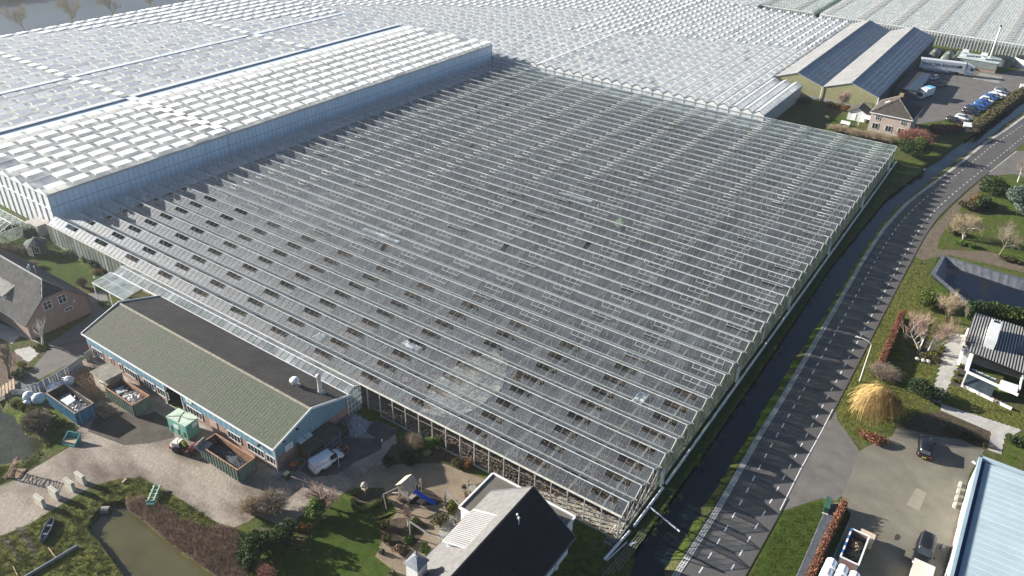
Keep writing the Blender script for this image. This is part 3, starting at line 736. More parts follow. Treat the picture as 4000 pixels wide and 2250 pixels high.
# white collector pipe along the right wall, in lengths, with hairpin risers
pl = MB()
pl.path([(.75, 11.2, .28), (.75, 60, .28), (.72, 142, .28)], .17, 8)
tag(pl.build('water_pipe', m_pipe), 'long white pipe lying along the right-hand glasshouse wall above the canal', 'pipe')
tag(MB().path([(.75, 10.4, .26), (.62, 2.8, .26)], .17, 8).path([(.7, 6.6, .26), (5.2, 5.4, .05)], .10, 7).build('water_pipe', m_pipe), 'loose white pipe with a thin branch reaching over the dark canal water', 'pipe')
tag(MB().path([(.55, 1.9, .26), (.1, -3.3, .26)], .16, 8).build('water_pipe', m_pipe), 'loose thick white pipe lying past the near corner of the glasshouse', 'pipe')
tag(MB().path([(.95, .4, .12), (.35, -3.2, .12)], .09, 7).build('water_pipe', m_pipe), 'thin white pipe on the ground beside the thick one at the glasshouse corner', 'pipe')
hp = MB()
pts = [(.45, -.28, .3), (.35, -.28, 2.5)] + [(.35, -.28 + .56 * (1 - math.cos(a)) / 2, 2.5 + .28 * math.sin(a)) for a in np.linspace(.4, math.pi - .4, 5)] + [(.35, .28, 2.5), (.45, .28, .3)]
hp.path(pts, .12, 7)
hpm = hp.mesh('hairpin_pipe', m_pipe)
for n_, (y, lab) in enumerate(((10.6, 'first white hairpin pipe from the near end of the glasshouse side wall'), (36, 'second white hairpin pipe from the near end of the glasshouse side wall'), (60, 'third white hairpin pipe from the near end of the glasshouse side wall'),
                               (84, 'fourth white hairpin pipe from the near end of the glasshouse side wall'), (109.4, 'fifth white hairpin pipe from the near end, beside the bend of the canal'), (134, 'last white hairpin pipe, nearest the cottage, on the glasshouse side wall'))):
    tag(obj('hairpin_pipe', hpm, None, T((0, y, 0))), lab, 'pipe', 'hairpin pipes along the glasshouse wall')
# clods of turned earth inside the open front bays
cv, cf = [], []
for _ in range(2600):
    x = -random.random() ** .8 * 36 - .4; y = abs(random.gauss(0, 3.2)) + .5; s = random.uniform(.10, .28)
    n0 = len(cv)
    for dx, dy, dz in ((-1, 0, 0), (0, -1, 0), (1, 0, 0), (0, 1, 0), (0, 0, .9)):
        cv.append((x + dx * s * random.uniform(.6, 1.2), y + dy * s * random.uniform(.6, 1.2), .04 + dz * s * random.uniform(.6, 1.2)))
    cf += [(n0, n0 + 1, n0 + 4), (n0 + 1, n0 + 2, n0 + 4), (n0 + 2, n0 + 3, n0 + 4), (n0 + 3, n0, n0 + 4)]
kind(obj('soil_clods', npmesh('soil_clods', cv, cf, mat('dug_clods', (.085, .06, .042), .97, .4, 2, col2=(.18, .13, .095)))), 'stuff')
# short white marker stakes standing proud of the far ridges
stk = MB().beam((0, 0, 0), (.22, 0, .9), .09, .09).mesh('vent_stay', m_pipe)
pieces(old, 'vent_stay', stk, [T((-x, y, RH)) for x, y in ((3, 52), (9, 60), (18, 78), (26, 88), (36, 98), (12, 92), (20, 104), (30, 112), (8, 118), (16, 128), (44, 108), (52, 120), (60, 129), (34, 124), (72, 131), (23, 52), (40, 66), (48, 86))])

# ================================================================== roofs of the white-screened glasshouses
m_screen = mat('white_screen', (.86, .85, .82), .9, .05, .4, fine=.06, fscale=3)
m_wash = glassmat('washed_glass', dirt=.70, tint=(.95, .97, .97), dcol=(.92, .92, .90), trans=.55, lo=.3, hi=.7, scale=.3, gl=.45, base=.05, dmin=.75)
m_ventw = mat('white_vent', (.86, .86, .84), .6, .04, 1)
m_cheek = mat('vent_cheek', (.80, .80, .77), .6, .05, 1)
m_sill = mat('alu_gutter', (.60, .64, .68), .45, .1, 2, spec=.5)
m_strut = mat('roof_bar_grey', (.62, .64, .65), .6, .1, 2)
m_gap = mat('vent_gap', (.22, .23, .24), .9, .15, 2)
def venlo(root, x0, nb, bw, y0, y1, zg, rise, seg, vlen, mode, first_gutter=True, dark=0.0):
    """glasshouse roof with ridges along Y: gutters, ridges, glass slopes, vents, screen below.
    mode 'flat': vents laid back almost level over the ridge; 'cheek': vents ajar with a bright end cheek; 'plain': none"""
    yl = y1 - y0; ns = int(yl / seg); seg = yl / ns
    kind(MB().bx(x0 + .1, x0 + nb * bw - .1, y0 + .15, y1 - .15, zg - .16, zg - .12).build('shade_screen', m_screen, root), 'structure')
    gm = MB().box((0, yl / 2, 0), (.26, yl, .14)).mesh('gutter', m_sill)
    pieces(root, 'gutter', gm, [T((x0 + k * bw, y0, zg)) for k in range(nb + 1)])
    pieces(root, 'ridge', MB().box((0, yl / 2, 0), (.12, yl, .10)).mesh('ridge', m_strut), [T((x0 + (k + .5) * bw, y0, zg + rise)) for k in range(nb)])
    hw = bw / 2 - .13; sl_ = math.hypot(hw, rise)
    pm_ = npmesh('roof_pane', [(0, 0, 0), (1, 0, 0), (1, 1, 0), (0, 1, 0)], [(0, 1, 2, 3)], m_wash)
    bm = MB().box((.5, 0, .03), (1, .07, .06)).mesh('roof_bar', m_strut)
    pa, ba, ve, ch = [], [], [], []
    for k in range(nb):
        xc = x0 + (k + .5) * bw
        for sg in (1, -1):
            ex = Vector((-sg * hw, 0, rise)); o = Vector((xc + sg * (hw), 0, zg + .05))
            for j in range(ns):
                y = y0 + j * seg
                pa.append(frame((o.x, y + .03, o.z), ex, (0, seg - .06, 0), (0, 0, 1)))
            for j in range(ns * 2 + 1): ba.append(frame((o.x, y0 + j * seg / 2, o.z), ex, (0, 1, 0), (0, 0, 1)))
        for j in range(ns):
            y = y0 + (j + .5) * seg + ((k * 1.37) % 1 - .5) * seg * .35
            if y - vlen / 2 < y0 + .3 or y + vlen / 2 > y1 - .3: continue
            ve.append((xc, y, k, j))
    pieces(root, 'roof_pane', pm_, pa, 300, 'roof_panes')
    pieces(root, 'roof_bar', bm, ba, 300, 'roof_bars')
    if mode == 'plain': return
    wv = bw * (.50 if mode == 'flat' else .40)
    vb = MB().box((wv / 2, 0, 0), (wv, vlen, .05)); vb = vb.mesh('roof_vent', m_ventw)
    tilt = {'flat': -.02, 'cheek': .02}[mode]
    pieces(root, 'roof_vent', vb, [Matrix.Translation((xc - .08, y, zg + rise + .10)) @ Matrix.Rotation(tilt + random.uniform(-.03, .03) + (.20 if mode == 'cheek' else 0), 4, 'Y') for xc, y, k, j in ve], 300, 'roof_vents')
    cb = MB().hexa([(0, -.02, 0), (wv, -.02, -.34), (wv, .02, -.34), (0, .02, 0)], [(0, -.02, .05), (wv, -.02, .02), (wv, .02, .02), (0, .02, .05)]).mesh('vent_cheek', m_cheek)
    pieces(root, 'vent_cheek', cb, [T((xc - .05, y - vlen / 2, zg + rise + .06)) for xc, y, k, j in ve], 300, 'vent_cheeks')

# ---- tall glasshouse with the blue-shaded side wall
TX, TY0, TY1, TZ = -118.75, 2.35, 140.6, 8.0
tall = thing('glasshouse', 'tall white-roofed glasshouse whose long shaded side wall looks blue', 'greenhouse', (TX, TY0, 0))
venlo(tall, TX - 4.3 * 8, 8, 4.3, TY0, TY1, TZ, .92, 4.42, 3.3, 'flat')
# side wall: film panels between mullions, a mid rail and a dark cap
m_wallp = mat('wall_sheet', (.70, .84, .93), .5, .07, .5, spec=.45, fine=.06, fscale=3, stretch=(1, 1, .3))  # white film; blue sky light and inner glow put into the sheet colour
wpn = MB().box((0, 0, 0), (.06, 1.06, 1)).mesh('wall_panel', m_wallp)
q = []
npn = int((TY1 - TY0) / 1.12)
for j in range(npn):
    for z0, z1 in ((.1, 5.55), (5.65, 7.85)):
        q.append(Matrix(((1, 0, 0, TX + random.uniform(-.006, .006)), (0, 1, 0, TY0 + .7 + j * 1.12), (0, 0, z1 - z0, (z0 + z1) / 2), (0, 0, 0, 1))))
pieces(tall, 'wall_panel', wpn, q)
m_mull = mat('mullion', (.30, .36, .42), .6, .1, 2)
pieces(tall, 'mullion', MB().box((.02, 0, TZ / 2), (.09, .045, TZ - .2)).mesh('mullion', m_mull), [T((TX, TY0 + .14 + j * 1.12, 0)) for j in range(npn + 1)])
MB().bx(TX - .02, TX + .09, TY0, TY1, 5.55, 5.65).build('mid_rail', m_mull, tall)
MB().bx(TX - .22, TX + .10, TY0 - .05, TY1 + .05, TZ - .08, TZ + .10).build('wall_cap', mat('grey_cap', (.30, .30, .29), .7, .15, 1), tall)
MB().bx(TX + .06, TX + .14, TY0 + .1, TY1, TZ - .32, TZ - .12).build('cap_trim', mat('white_trim', (.72, .72, .70), .6, .06, 1), tall)
dp = MB().tube((TX + .16, 42, .2), (TX + .16, 42, TZ - .2), .07, .07, 8).build('downpipe', m_mull, tall)
for y in (TY0 + .05,):
    MB().bx(TX - .12, TX + .14, y - .15, y + .15, 0, TZ).build('corner_post', m_strut, tall)
# end wall facing the garden: white panels, posts, gables
panel = MB().box((0, 0, 0), (1.40, .05, 1)).mesh('end_panel', mat('white_end_sheet', (.74, .75, .75), .55, .05, .5, spec=.4, fine=.05))
q = []
for j in range(25):
    x = TX - .85 - j * 1.45
    for z0, z1 in ((.15, 5.3), (5.4, 7.9)): q.append(Matrix(((1, 0, 0, x), (0, 1, 0, TY0), (0, 0, z1 - z0, (z0 + z1) / 2), (0, 0, 0, 1))))
pieces(tall, 'end_panel', panel, q)
pieces(tall, 'end_post', MB().box((0, 0, 4), (.14, .16, 8)).mesh('end_post', m_sill), [T((TX - 2.15 * k, TY0 - .08, 0)) for k in range(1, 17)])
MB().bx(TX - 36.5, TX, TY0 - .22, TY0 - .04, 5.28, 5.42).build('end_rail', m_ventw, tall)
MB().bx(TX - 36.5, TX, TY0 - .16, TY0 - .03, 7.9, 8.02).build('end_rail', m_sill, tall)
eg = MB().hexa([(-2.1, -.03, 0), (2.1, -.03, 0), (2.1, .03, 0), (-2.1, .03, 0)], [(-.05, -.03, .9), (.05, -.03, .9), (.05, .03, .9), (-.05, .03, .9)]).mesh('end_gable', m_ventw)
pieces(tall, 'end_gable', eg, [T((TX - 4.3 * (k + .5), TY0, TZ + .06)) for k in range(8)])
# ---- second and third tall blocks beyond
tall2 = thing('glasshouse', 'narrow middle block of white glasshouse roof between two bright blue-white gutters', 'greenhouse', (-156.9, 2.35, 0))
venlo(tall2, -180.0, 5, 4.6, 2.35, TY1, TZ, .95, 4.42, 3.2, 'cheek')
tall3 = thing('glasshouse', 'far white glasshouse roof that runs along the misty lake', 'greenhouse', (-182, -20, 0))
venlo(tall3, -233.6, 12, 4.3, -20, TY1, TZ, .95, 4.42, 3.2, 'cheek')
for x, lab, r_ in ((-156.2, 'bright blue-white walkway gutter between the nearest and the middle white roof', tall2), (-181.1, 'walkway', tall3)):
    MB().bx(x - .75, x + .55, 2.35, TY1, TZ + .35, TZ + .55).build('walkway_gutter', mat('pale_walkway', (.70, .76, .80), .5, .06, .6), r_)
    MB().bx(x + .6, x + 2.9, 2.35, TY1, TZ + .1, TZ + .16).build('gutter_slope', mat('bluish_gutter', (.62, .72, .78), .5, .1, .6), r_)
for y in (42.0, 100.0):
    q = [T((-233.6 + 4.3 * (k + .5), y, TZ + 1.05), 0) for k in range(12)] + [T((-180 + 4.6 * (k + .5), y, TZ + 1.05), 0) for k in range(5)]
    me = MB().box((.6, 0, 0), (2.5, 2.1, .06)).mesh('walkway_vent', m_ventw)
    pieces(tall3, 'walkway_vent', me, q[:12]); pieces(tall2, 'walkway_vent', me, q[12:])
q = [T((TX - 36.5 + 4.3 * (k + .5), 42, TZ + 1.1)) for k in range(8)]
pieces(tall, 'walkway_vent', MB().box((.6, 0, 0), (2.5, 2.1, .06)).mesh('walkway_vent', m_ventw), q)
# walls under the far blocks
for r_, x0, x1, y0 in ((tall2, -180, -157, 2.35), (tall3, -233.6, -182, -20)):
    wb = MB(); wb.bx(x0, x1, y0 - .04, y0 + .04, 0, TZ); wb.bx(x0 - .05, x0 + .05, y0, TY1, 0, TZ)
    wb.build('outer_wall', m_wallp, r_)
    w2 = MB().bx(x0, x1, TY1 - .04, TY1 + .04, 0, TZ); w2.build('outer_wall', m_wallp, r_)
MB().bx(TX - 38.5, TX, TY1 - .04, TY1 + .04, 0, TZ).build('back_wall', m_wallp, tall)
# ---- low glasshouse behind, gables facing us
BY = 142.2
back = thing('glasshouse', 'wide low white glasshouse behind, its row of lit gables facing the camera', 'greenhouse', (-33, BY, 0))
venlo(back, -119.4, 24, 3.2, BY, 268, 4.25, .85, 4.5, 2.2, 'cheek')
BR = thing('glasshouse', 'three narrow roof spans with bright white gutters beside the green barn', 'greenhouse', (-33.4, BY, 0))
venlo(BR, -42.6, 3, 3.2, BY, 175, 4.25, .85, 4.5, 2.0, 'plain')
kind(MB().bx(-42.4, -33.2, BY + .2, 174.8, 4.05, 4.1).build('lining', m_conc, BR), 'structure')
for k in range(3):
    MB().bx(-42.6 + 3.2 * k - .15, -42.6 + 3.2 * k + .75, BY, 175, 4.33, 4.40).build('wide_gutter', m_ventw, BR)
MB().bx(-33.1, -33.0, BY, 175, .1, 4.1).build('side_wall', mat('grey_green_wall', (.34, .38, .38), .6, .15, 1), BR)
MB().bx(-33.0, -32.85, BY, 175, 4.1, 4.3).build('dark_gutter', mat('dark_gutter', (.05, .055, .06), .6), BR)
back2 = thing('glasshouse', 'white glasshouse roof running out of the top of the photo behind the tall blocks', 'greenhouse', (-119.4, BY, 0))
venlo(back2, -119.4 - 3.2 * 36, 36, 3.2, BY, 360, 4.25, .85, 4.5, 2.2, 'cheek')
back3 = thing('glasshouse', 'rear stretch of the low white glasshouse roof at the top edge', 'greenhouse', (-80, 268.3, 0))
venlo(back3, -119.4, 12, 3.2, 268.2, 400, 4.25, .85, 4.5, 2.2, 'cheek')
# gable front of the low glasshouse
gpan = MB().hexa([(-1.52, -.03, 0), (1.52, -.03, 0), (1.52, .03, 0), (-1.52, .03, 0)], [(-.04, -.03, .82), (.04, -.03, .82), (.04, .03, .82), (-.04, .03, .82)]).mesh('gable_panel', m_ventw)
fpan = MB().box((0, 0, 0), (.74, .05, 1)).mesh('front_panel', m_ventw)
gpb = MB().box((0, 0, 2.1), (.10, .12, 4.25)).mesh('front_post', mat('post_grey', (.40, .44, .48), .6))
for r_, xs_, n_ in ((back, -119.4, 24), (BR, -42.6, 3)):
    pieces(r_, 'gable_panel', gpan, [T((xs_ + 3.2 * (k + .5), BY, 4.27)) for k in range(n_)])
    q = []
    for k in range(n_):
        for j in range(4):
            for z0, z1 in ((.1, 1.3), (1.36, 4.2)): q.append(Matrix(((1, 0, 0, xs_ + 3.2 * k + .42 + .79 * j), (0, 1, 0, BY + random.uniform(-.01, .01)), (0, 0, z1 - z0, (z0 + z1) / 2), (0, 0, 0, 1))))
    pieces(r_, 'front_panel', fpan, q)
    pieces(r_, 'front_post', gpb, [T((xs_ + 3.2 * k, BY - .06, 0)) for k in range(n_ + 1)])
    dkm = MB(); dkm.beam((0, -.07, 0), (1.6, -.07, .86), .09, .09); dkm.beam((3.2, -.07, 0), (1.6, -.07, .86), .09, .09)
    pieces(r_, 'gable_trim', dkm.mesh('gable_trim', mat('gable_dark', (.14, .15, .16), .6)), [T((xs_ + 3.2 * k, BY, 4.27)) for k in range(n_)])
pieces(back, 'bright_gutter', MB().box((0, 0, 0), (.7, 125, .08)).mesh('bright_gutter', m_ventw), [T((-119.4 + 3.2 * 5 + .2, (BY + 268) / 2, 4.75))])
# ---- glasshouses at the top right: clear panes with chequered vents
m_clear2 = glassmat('pale_green_glass', dirt=.62, tint=(.92, .95, .93), dcol=(.72, .75, .73), trans=.5, lo=.25, hi=.65, scale=.5, gl=.5, dmin=.5)
def checker(root, x0, nb, bw, y0, y1, zg, rise, mg, cover):
    yl = y1 - y0
    kind(MB().bx(x0, x0 + nb * bw, y0 + .2, y1, zg - 1.2, zg - 1.15).build('crop_canopy', cover, root), 'structure')
    pw = 1.05; n = int(yl / bw)
    # ridges run along X here; one strip of panes per slope
    pm_ = npmesh('roof_pane', [(0, 0, 0), (1, 0, 0), (1, 1, 0), (0, 1, 0)], [(0, 1, 2, 3)], mg)
    pa, ba, ve = [], [], []
    xl = nb * bw; nx_ = int(xl / pw)
    for k in range(n):
        yc = y0 + (k + .5) * bw; hw = bw / 2 - .1
        for sg in (-1, 1):
            ex = Vector((0, -sg * hw, rise))
            for i in range(nx_):
                o = Vector((x0 + i * pw + .03, yc + sg * hw, zg + .03))
                pa.append(frame(o, (pw - .06, 0, 0), ex, (0, 0, 1)))
                if sg == -1: ba.append(frame((o.x, o.y, o.z), (1, 0, 0), ex, (0, 0, 1)))
        for i in range(0, nx_ - 4, 12):
            ve.append(T((x0 + (i + 2 + (k % 2) * 0) * pw, yc - hw * .35, zg + rise * .8 + .25)))
    pieces(root, 'roof_pane', pm_, pa, 300, 'roof_panes')
    pieces(root, 'roof_bar', MB().box((0, .5, .02), (.09, 1, .05)).mesh('roof_bar', m_ventw), ba, 300, 'roof_bars')
    pieces(root, 'roof_vent', MB().box((0, 0, 0), (3.1, 1.0, .08)).mesh('roof_vent', mat('greige_vent', (.55, .53, .50), .7, .08, 1)), ve, 300, 'roof_vents')
    pieces(root, 'gutter', MB().box((xl / 2, 0, 0), (xl, .2, .12)).mesh('gutter', m_sill), [T((x0, y0 + k * bw, zg)) for k in range(n + 1)])
    wbm = MB().box((0, 0, zg / 2), (.12, .10, zg)).mesh('wall_bar', m_ventw)
    pieces(root, 'wall_bar', wbm, [T((x0 + i * pw, y0 - .05, 0)) for i in range(nx_ + 1)] + [T((x0 - .05, y0 + i * pw, 0)) for i in range(int(yl / pw))], 300, 'wall_bars')
    MB().bx(x0, x0 + xl, y0, y0 + .06, .1, zg).build('wall_sheet', mg, root)
    MB().bx(x0, x0 + .06, y0, y1, .1, zg).build('wall_sheet', mg, root)
    MB().bx(x0 - .1, x0 + xl, y0 - .12, y0 + .08, zg - .1, zg + .12).build('eave_rail', m_ventw, root)
nr = thing('glasshouse', 'chequered pale glasshouse roof with stepped rows of vents, top right corner', 'greenhouse', (-55, 273.5, 0))
checker(nr, -56, 26, 3.2, 273.5, 420, 4.6, .7, m_clear2, mat('crop_grey', (.50, .50, .47), .9, .2, .5))
ng = thing('glasshouse', 'green-tinged striped glasshouse at the top edge, left of the chequered roof', 'greenhouse', (-60, 285, 0))
checker(ng, -59 - 3.2 * 7, 7, 3.2, 276, 420, 4.2, .7, m_clear2, mat('crop_green', (.16, .24, .19), .9, .3, .5))
# ---- small glasshouse at the left edge
sg_ = thing('glasshouse', 'small clear glasshouse with a pitched roof at the left edge beyond the garden', 'greenhouse', (-123, -3, 0))
ff = MB()
for x in np.arange(-135, -122.9, 1.5):
    ff.beam((x, -6.0, 0), (x, -6.0, 2.3), .08, .08); ff.beam((x, -.6, 0), (x, -.6, 2.3), .08, .08)
    ff.beam((x, -6.0, 2.3), (x, -3.3, 3.5), .07, .07); ff.beam((x, -.6, 2.3), (x, -3.3, 3.5), .07, .07)
for y, z in ((-6.0, 2.3), (-.6, 2.3), (-3.3, 3.5), (-6, .1), (-.6, .1)): ff.beam((-135, y, z), (-123, y, z), .1, .1)
for y in (-6, -4.6, -3.3, -1.9, -.6): ff.beam((-123, y, 0), (-123, y, 2.3 + (1.2 if y == -3.3 else .6 if -5 < y < -1.5 else 0)), .1, .1)
ff.beam((-123, -6, 2.3), (-123, -.6, 2.3), .08, .08)
ff.build('frame', m_ventw, sg_)
gq = npmesh('roof_pane', [(0, 0, 0), (1, 0, 0), (1, 1, 0), (0, 1, 0)], [(0, 1, 2, 3)], glassmat('small_house_glass', dirt=.35, dcol=(.7, .72, .7), gl=.5))
pieces(sg_, 'roof_pane', gq, [frame((-135 + 1.5 * i + .04, -6, 2.34), (1.42, 0, 0), (0, 2.7, 1.2), (0, 0, 1)) for i in range(8)] + [frame((-135 + 1.5 * i + .04, -.6, 2.34), (1.42, 0, 0), (0, -2.7, 1.2), (0, 0, 1)) for i in range(8)])
pieces(sg_, 'wall_pane', gq, [frame((-135 + 1.5 * i + .04, -6, .12), (1.42, 0, 0), (0, 0, 2.15), (0, 1, 0)) for i in range(8)] + [frame((-123, -6 + 1.35 * i + .04, .12), (0, 1.27, 0), (0, 0, 2.15), (1, 0, 0)) for i in range(4)])
sh_ = thing('shed', 'small pale flat-roofed shed behind the little glasshouse at the left', 'shed', (-122, 1, 0))
MB().bx(-124, -120.6, -.2, 1.9, 0, 2.2).build('wall', mat('shed_pale', (.52, .47, .40), .8), sh_)
MB().bx(-124.2, -120.4, -.4, 2.1, 2.2, 2.34).build('roof', m_conc, sh_)
# ================================================================== buildings
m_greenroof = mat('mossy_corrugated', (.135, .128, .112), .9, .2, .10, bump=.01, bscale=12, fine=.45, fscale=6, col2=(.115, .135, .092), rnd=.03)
m_trimw = mat('white_fascia', (.78, .78, .76), .5, .05, 1)
m_blue = mat('blue_cladding', (.19, .33, .40), .55, .08, .6, spec=.4, fine=.06)
m_pink = mat('pink_brick', (.36, .235, .19), .92, .14, 1.2, bump=.01, bscale=18, fine=.2, fscale=9)
m_win = mat('window_glass', (.03, .04, .045), .08, .3, .8, spec=.7)
m_dark = mat('dark_inside', (.018, .017, .016), .9)
m_black = mat('black_metal', (.02, .02, .022), .5)
def corrug(wd, ln, pitch, amp, name, m, n=None):
    """corrugated sheet in x (width) by y (length)"""
    k = n or max(2, int(round(wd / pitch))); xs_ = np.linspace(-wd / 2, wd / 2, 2 * k + 1)
    z = np.where(np.arange(2 * k + 1) % 2 == 0, 0, amp)
    v = [(x, 0, zz) for x, zz in zip(xs_, z)] + [(x, ln, zz) for x, zz in zip(xs_, z)]
    c = 2 * k + 1
    return npmesh(name, v, [(i, i + 1, c + i + 1, c + i) for i in range(2 * k)], m)
def sheets(parent, name, a, b, up, ln, wd, pitch, amp, m, limit=300):
    """corrugated sheets side by side from a to b (eave), running up the slope"""
    a, b, up = Vector(a), Vector(b), Vector(up).normalized()
    L = (b - a).length; k = max(1, int(round(L / wd))); w_ = L / k; ex = (b - a) / L
    me = corrug(w_ + .01, ln, pitch, amp, name, m)
    nz = ex.cross(up)
    if nz.z < 0 or (abs(nz.z) < 1e-6 and False): nz = -nz
    pieces(parent, name, me, [frame(a + ex * w_ * (i + .5) + nz * (.003 * (i % 2)), ex, up, nz) for i in range(k)], limit)
def tiles(parent, name, a, b, up, ln, tw, th, m, clip=None, rise=.045, limit=300):
    """overlapping roof tiles: one wavy tile per cell; clip(u,v) keeps a cell (u along the eave 0..1, v up 0..1)"""
    a, b, up = Vector(a), Vector(b), Vector(up).normalized()
    L = (b - a).length; ex = (b - a) / L; nu = int(L / tw); nv = int(ln / th); tw, th = L / nu, ln / nv
    nz = ex.cross(up)
    if nz.z < 0: nz = -nz
    v = []
    for yy_, zz in ((0, .035), (th * 1.06, .006)):
        for q, zq in ((-.5, .0), (-.2, rise), (.1, rise), (.5, .0)): v.append((q * tw, yy_, zz + zq))
    v += [(-.5 * tw, 0, -.01), (.5 * tw, 0, -.01)]
    me = bpy.data.meshes.new(name); me.from_pydata(v, [], [(0, 1, 5, 4), (1, 2, 6, 5), (2, 3, 7, 6), (8, 9, 3, 2, 1, 0)]); me.materials.append(m)
    q = []
    for i in range(nu):
        for j in range(nv):
            if clip and not clip((i + .5) / nu, (j + .5) / nv): continue
            q.append(frame(a + ex * tw * (i + .5) + up * th * j, ex, up, nz))
    pieces(parent, name, me, q, limit)
def window(parent, c, ex, wd, ht, out, mf=None, bars=1, name='window', cross=False):
    """framed window centred at c; ex along the wall, out = outward normal"""
    c, ex, out = Vector(c), Vector(ex).normalized(), Vector(out).normalized(); up = Vector((0, 0, 1))
    mf = mf or m_trimw; f = MB()
    P = lambda u, v, o: c + ex * u + up * v + out * o
    for v in (-ht / 2, ht / 2): f.beam(P(-wd / 2 - .04, v, .03), P(wd / 2 + .04, v, .03), .08, .08)
    for u in (-wd / 2, wd / 2): f.beam(P(u, -ht / 2, .03), P(u, ht / 2, .03), .08, .08, tuple(out))
    for i in range(bars): 
        u = -wd / 2 + wd * (i + 1) / (bars + 1); f.beam(P(u, -ht / 2, .03), P(u, ht / 2, .03), .05, .06, tuple(out))
    if cross: f.beam(P(-wd / 2, 0.1 * ht, .03), P(wd / 2, .1 * ht, .03), .05, .05)
    o = f.build(name, mf, parent)
    MB().hexa([P(-wd / 2, -ht / 2, 0), P(wd / 2, -ht / 2, 0), P(wd / 2, -ht / 2, .025), P(-wd / 2, -ht / 2, .025)], [P(-wd / 2, ht / 2, 0), P(wd / 2, ht / 2, 0), P(wd / 2, ht / 2, .025), P(-wd / 2, ht / 2, .025)]).build('pane', m_win, o)
    return o
# ---- packing shed -------------------------------------------------
X0, X1, YA, YB, EZ, AZ = -79.3, -39.1, -15.2, -3.0, 4.0, 6.05
YM = (YA + YB) / 2
shed = thing('shed', 'long blue-clad packing shed with a mossy dark green corrugated roof', 'building', (X0, YA, 0))
up1 = Vector((0, YM - YA + .25, AZ - EZ)); ln1 = up1.length
sheets(shed, 'roof_sheet', (X0 - .2, YA - .25, EZ + .02), (X1 + .2, YA - .25, EZ + .02), up1, ln1, .53, .265, .045, m_greenroof)
up2 = Vector((0, -(YB - YM) - .25, AZ - EZ)); 
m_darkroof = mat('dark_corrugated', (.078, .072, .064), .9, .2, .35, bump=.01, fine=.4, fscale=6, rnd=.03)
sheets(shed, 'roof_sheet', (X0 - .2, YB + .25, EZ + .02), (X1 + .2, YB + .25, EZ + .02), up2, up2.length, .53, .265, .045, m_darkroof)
rc = MB()
for i in range(38): 
    x = X0 - .2 + i * 1.066
    rc.hexa([(x, YM - .22, AZ - .02), (x + 1.05, YM - .22, AZ - .02), (x + 1.05, YM + .22, AZ - .02), (x, YM + .22, AZ - .02)], [(x, YM - .03, AZ + .13), (x + 1.05, YM - .03, AZ + .13), (x + 1.05, YM + .03, AZ + .13), (x, YM + .03, AZ + .13)])
rc.build('ridge_cap', mat('lichen_ridge', (.27, .25, .19), .9, .25, 3, fine=.3), shed)
fa = MB()
fa.beam((X0 - .25, YA - .32, EZ - .03), (X1 + .25, YA - .32, EZ - .03), .12, .2); fa.beam((X0 - .25, YB + .32, EZ - .03), (X1 + .25, YB + .32, EZ - .03), .12, .2)
for x in (X0 - .25, X1 + .25):
    fa.beam((x, YA - .3, EZ), (x, YM, AZ + .1), .1, .32); fa.beam((x, YB + .3, EZ), (x, YM, AZ + .1), .1, .32)
fa.build('fascia', m_trimw, shed)
dx0, dx1 = -60.9, -57.2                        # open doorway
def clad(p, x0, x1):
    sheets(p, 'cladding_sheet', (x0, YA, 2.25), (x1, YA, 2.25), (0, 0, 1), EZ - 2.3, 1.0, .2, .04, m_blue)
clad(shed, X0, dx0); clad(shed, dx1, X1)
lw_ = MB()
lw_.bx(X0, dx0, YA + .05, YA + .3, 0, 2.3); lw_.bx(dx1, X1, YA + .05, YA + .3, 0, 2.3)
lw_.bx(X0, X1, YB - .3, YB - .05, 0, EZ); lw_.bx(X1 - .3, X1 - .05, YA, YB, 0, 2.3); lw_.bx(X0 + .05, X0 + .3, YA, YB, 0, EZ)
lw_.build('brick_wall', m_pink, shed)
MB().bx(dx0 + .05, dx1 - .05, YA + 2.8, YA + 2.9, 0, 3.4).bx(dx0 - .9, dx1 + .9, YA + .4, YA + 2.8, 3.3, 3.4).build('doorway', m_dark, shed)
MB().bx(dx0 - .1, dx0, YA - .1, YA + .3, 0, 3.5).bx(dx1, dx1 + .1, YA - .1, YA + .3, 0, 3.5).build('door_frame', m_trimw, shed)
q = MB(); q.hexa([(X1, YA, 2.3), (X1 - .04, YA, 2.3), (X1 - .04, YB, 2.3), (X1, YB, 2.3)], [(X1, YA, EZ), (X1 - .04, YA, EZ), (X1 - .04, YB, EZ), (X1, YB, EZ)])
q.hexa([(X1, YA, EZ), (X1 - .04, YA, EZ), (X1 - .04, YB, EZ), (X1, YB, EZ)], [(X1, YM - .05, AZ), (X1 - .04, YM - .05, AZ), (X1 - .04, YM + .05, AZ), (X1, YM + .05, AZ)])
q.build('gable_wall', m_blue, shed)
ribs = MB()
for i in range(60):
    y = YA + .1 + i * .203; top = EZ + (AZ - EZ) * (1 - abs(y - YM) / (YM - YA)) - .12
    ribs.bx(X1 - .001, X1 + .03, y, y + .07, 2.3, top)
kind(ribs.build('gable_ribs', m_blue, shed), 'stuff')
MB().bx(X1, X1 + .05, -9.3, -9.22, 2.3, 5.8).build('wall_seam', m_mull, shed)
dpp = MB().tube((X1 + .15, YA - .12, 0), (X1 + .15, YA - .12, EZ), .07, .07, 8).build('downpipe', m_trimw, shed)
x = X0 + 1.2
for grp in ((X0 + 1.0, 4), (X0 + 5.4, 1), (X0 + 7.6, 1), (-70.4, 5), (-66.0, 4), (-62.9, 4), (-56.4, 5), (-48.2, 4), (-44.4, 5), (-40.9, 3)):
    wdt = .62 * grp[1]
    window(shed, (grp[0] + wdt / 2, YA + .04, 1.5), (1, 0, 0), wdt, 1.15, (0, -1, 0), m_trimw, max(0, grp[1] - 1))
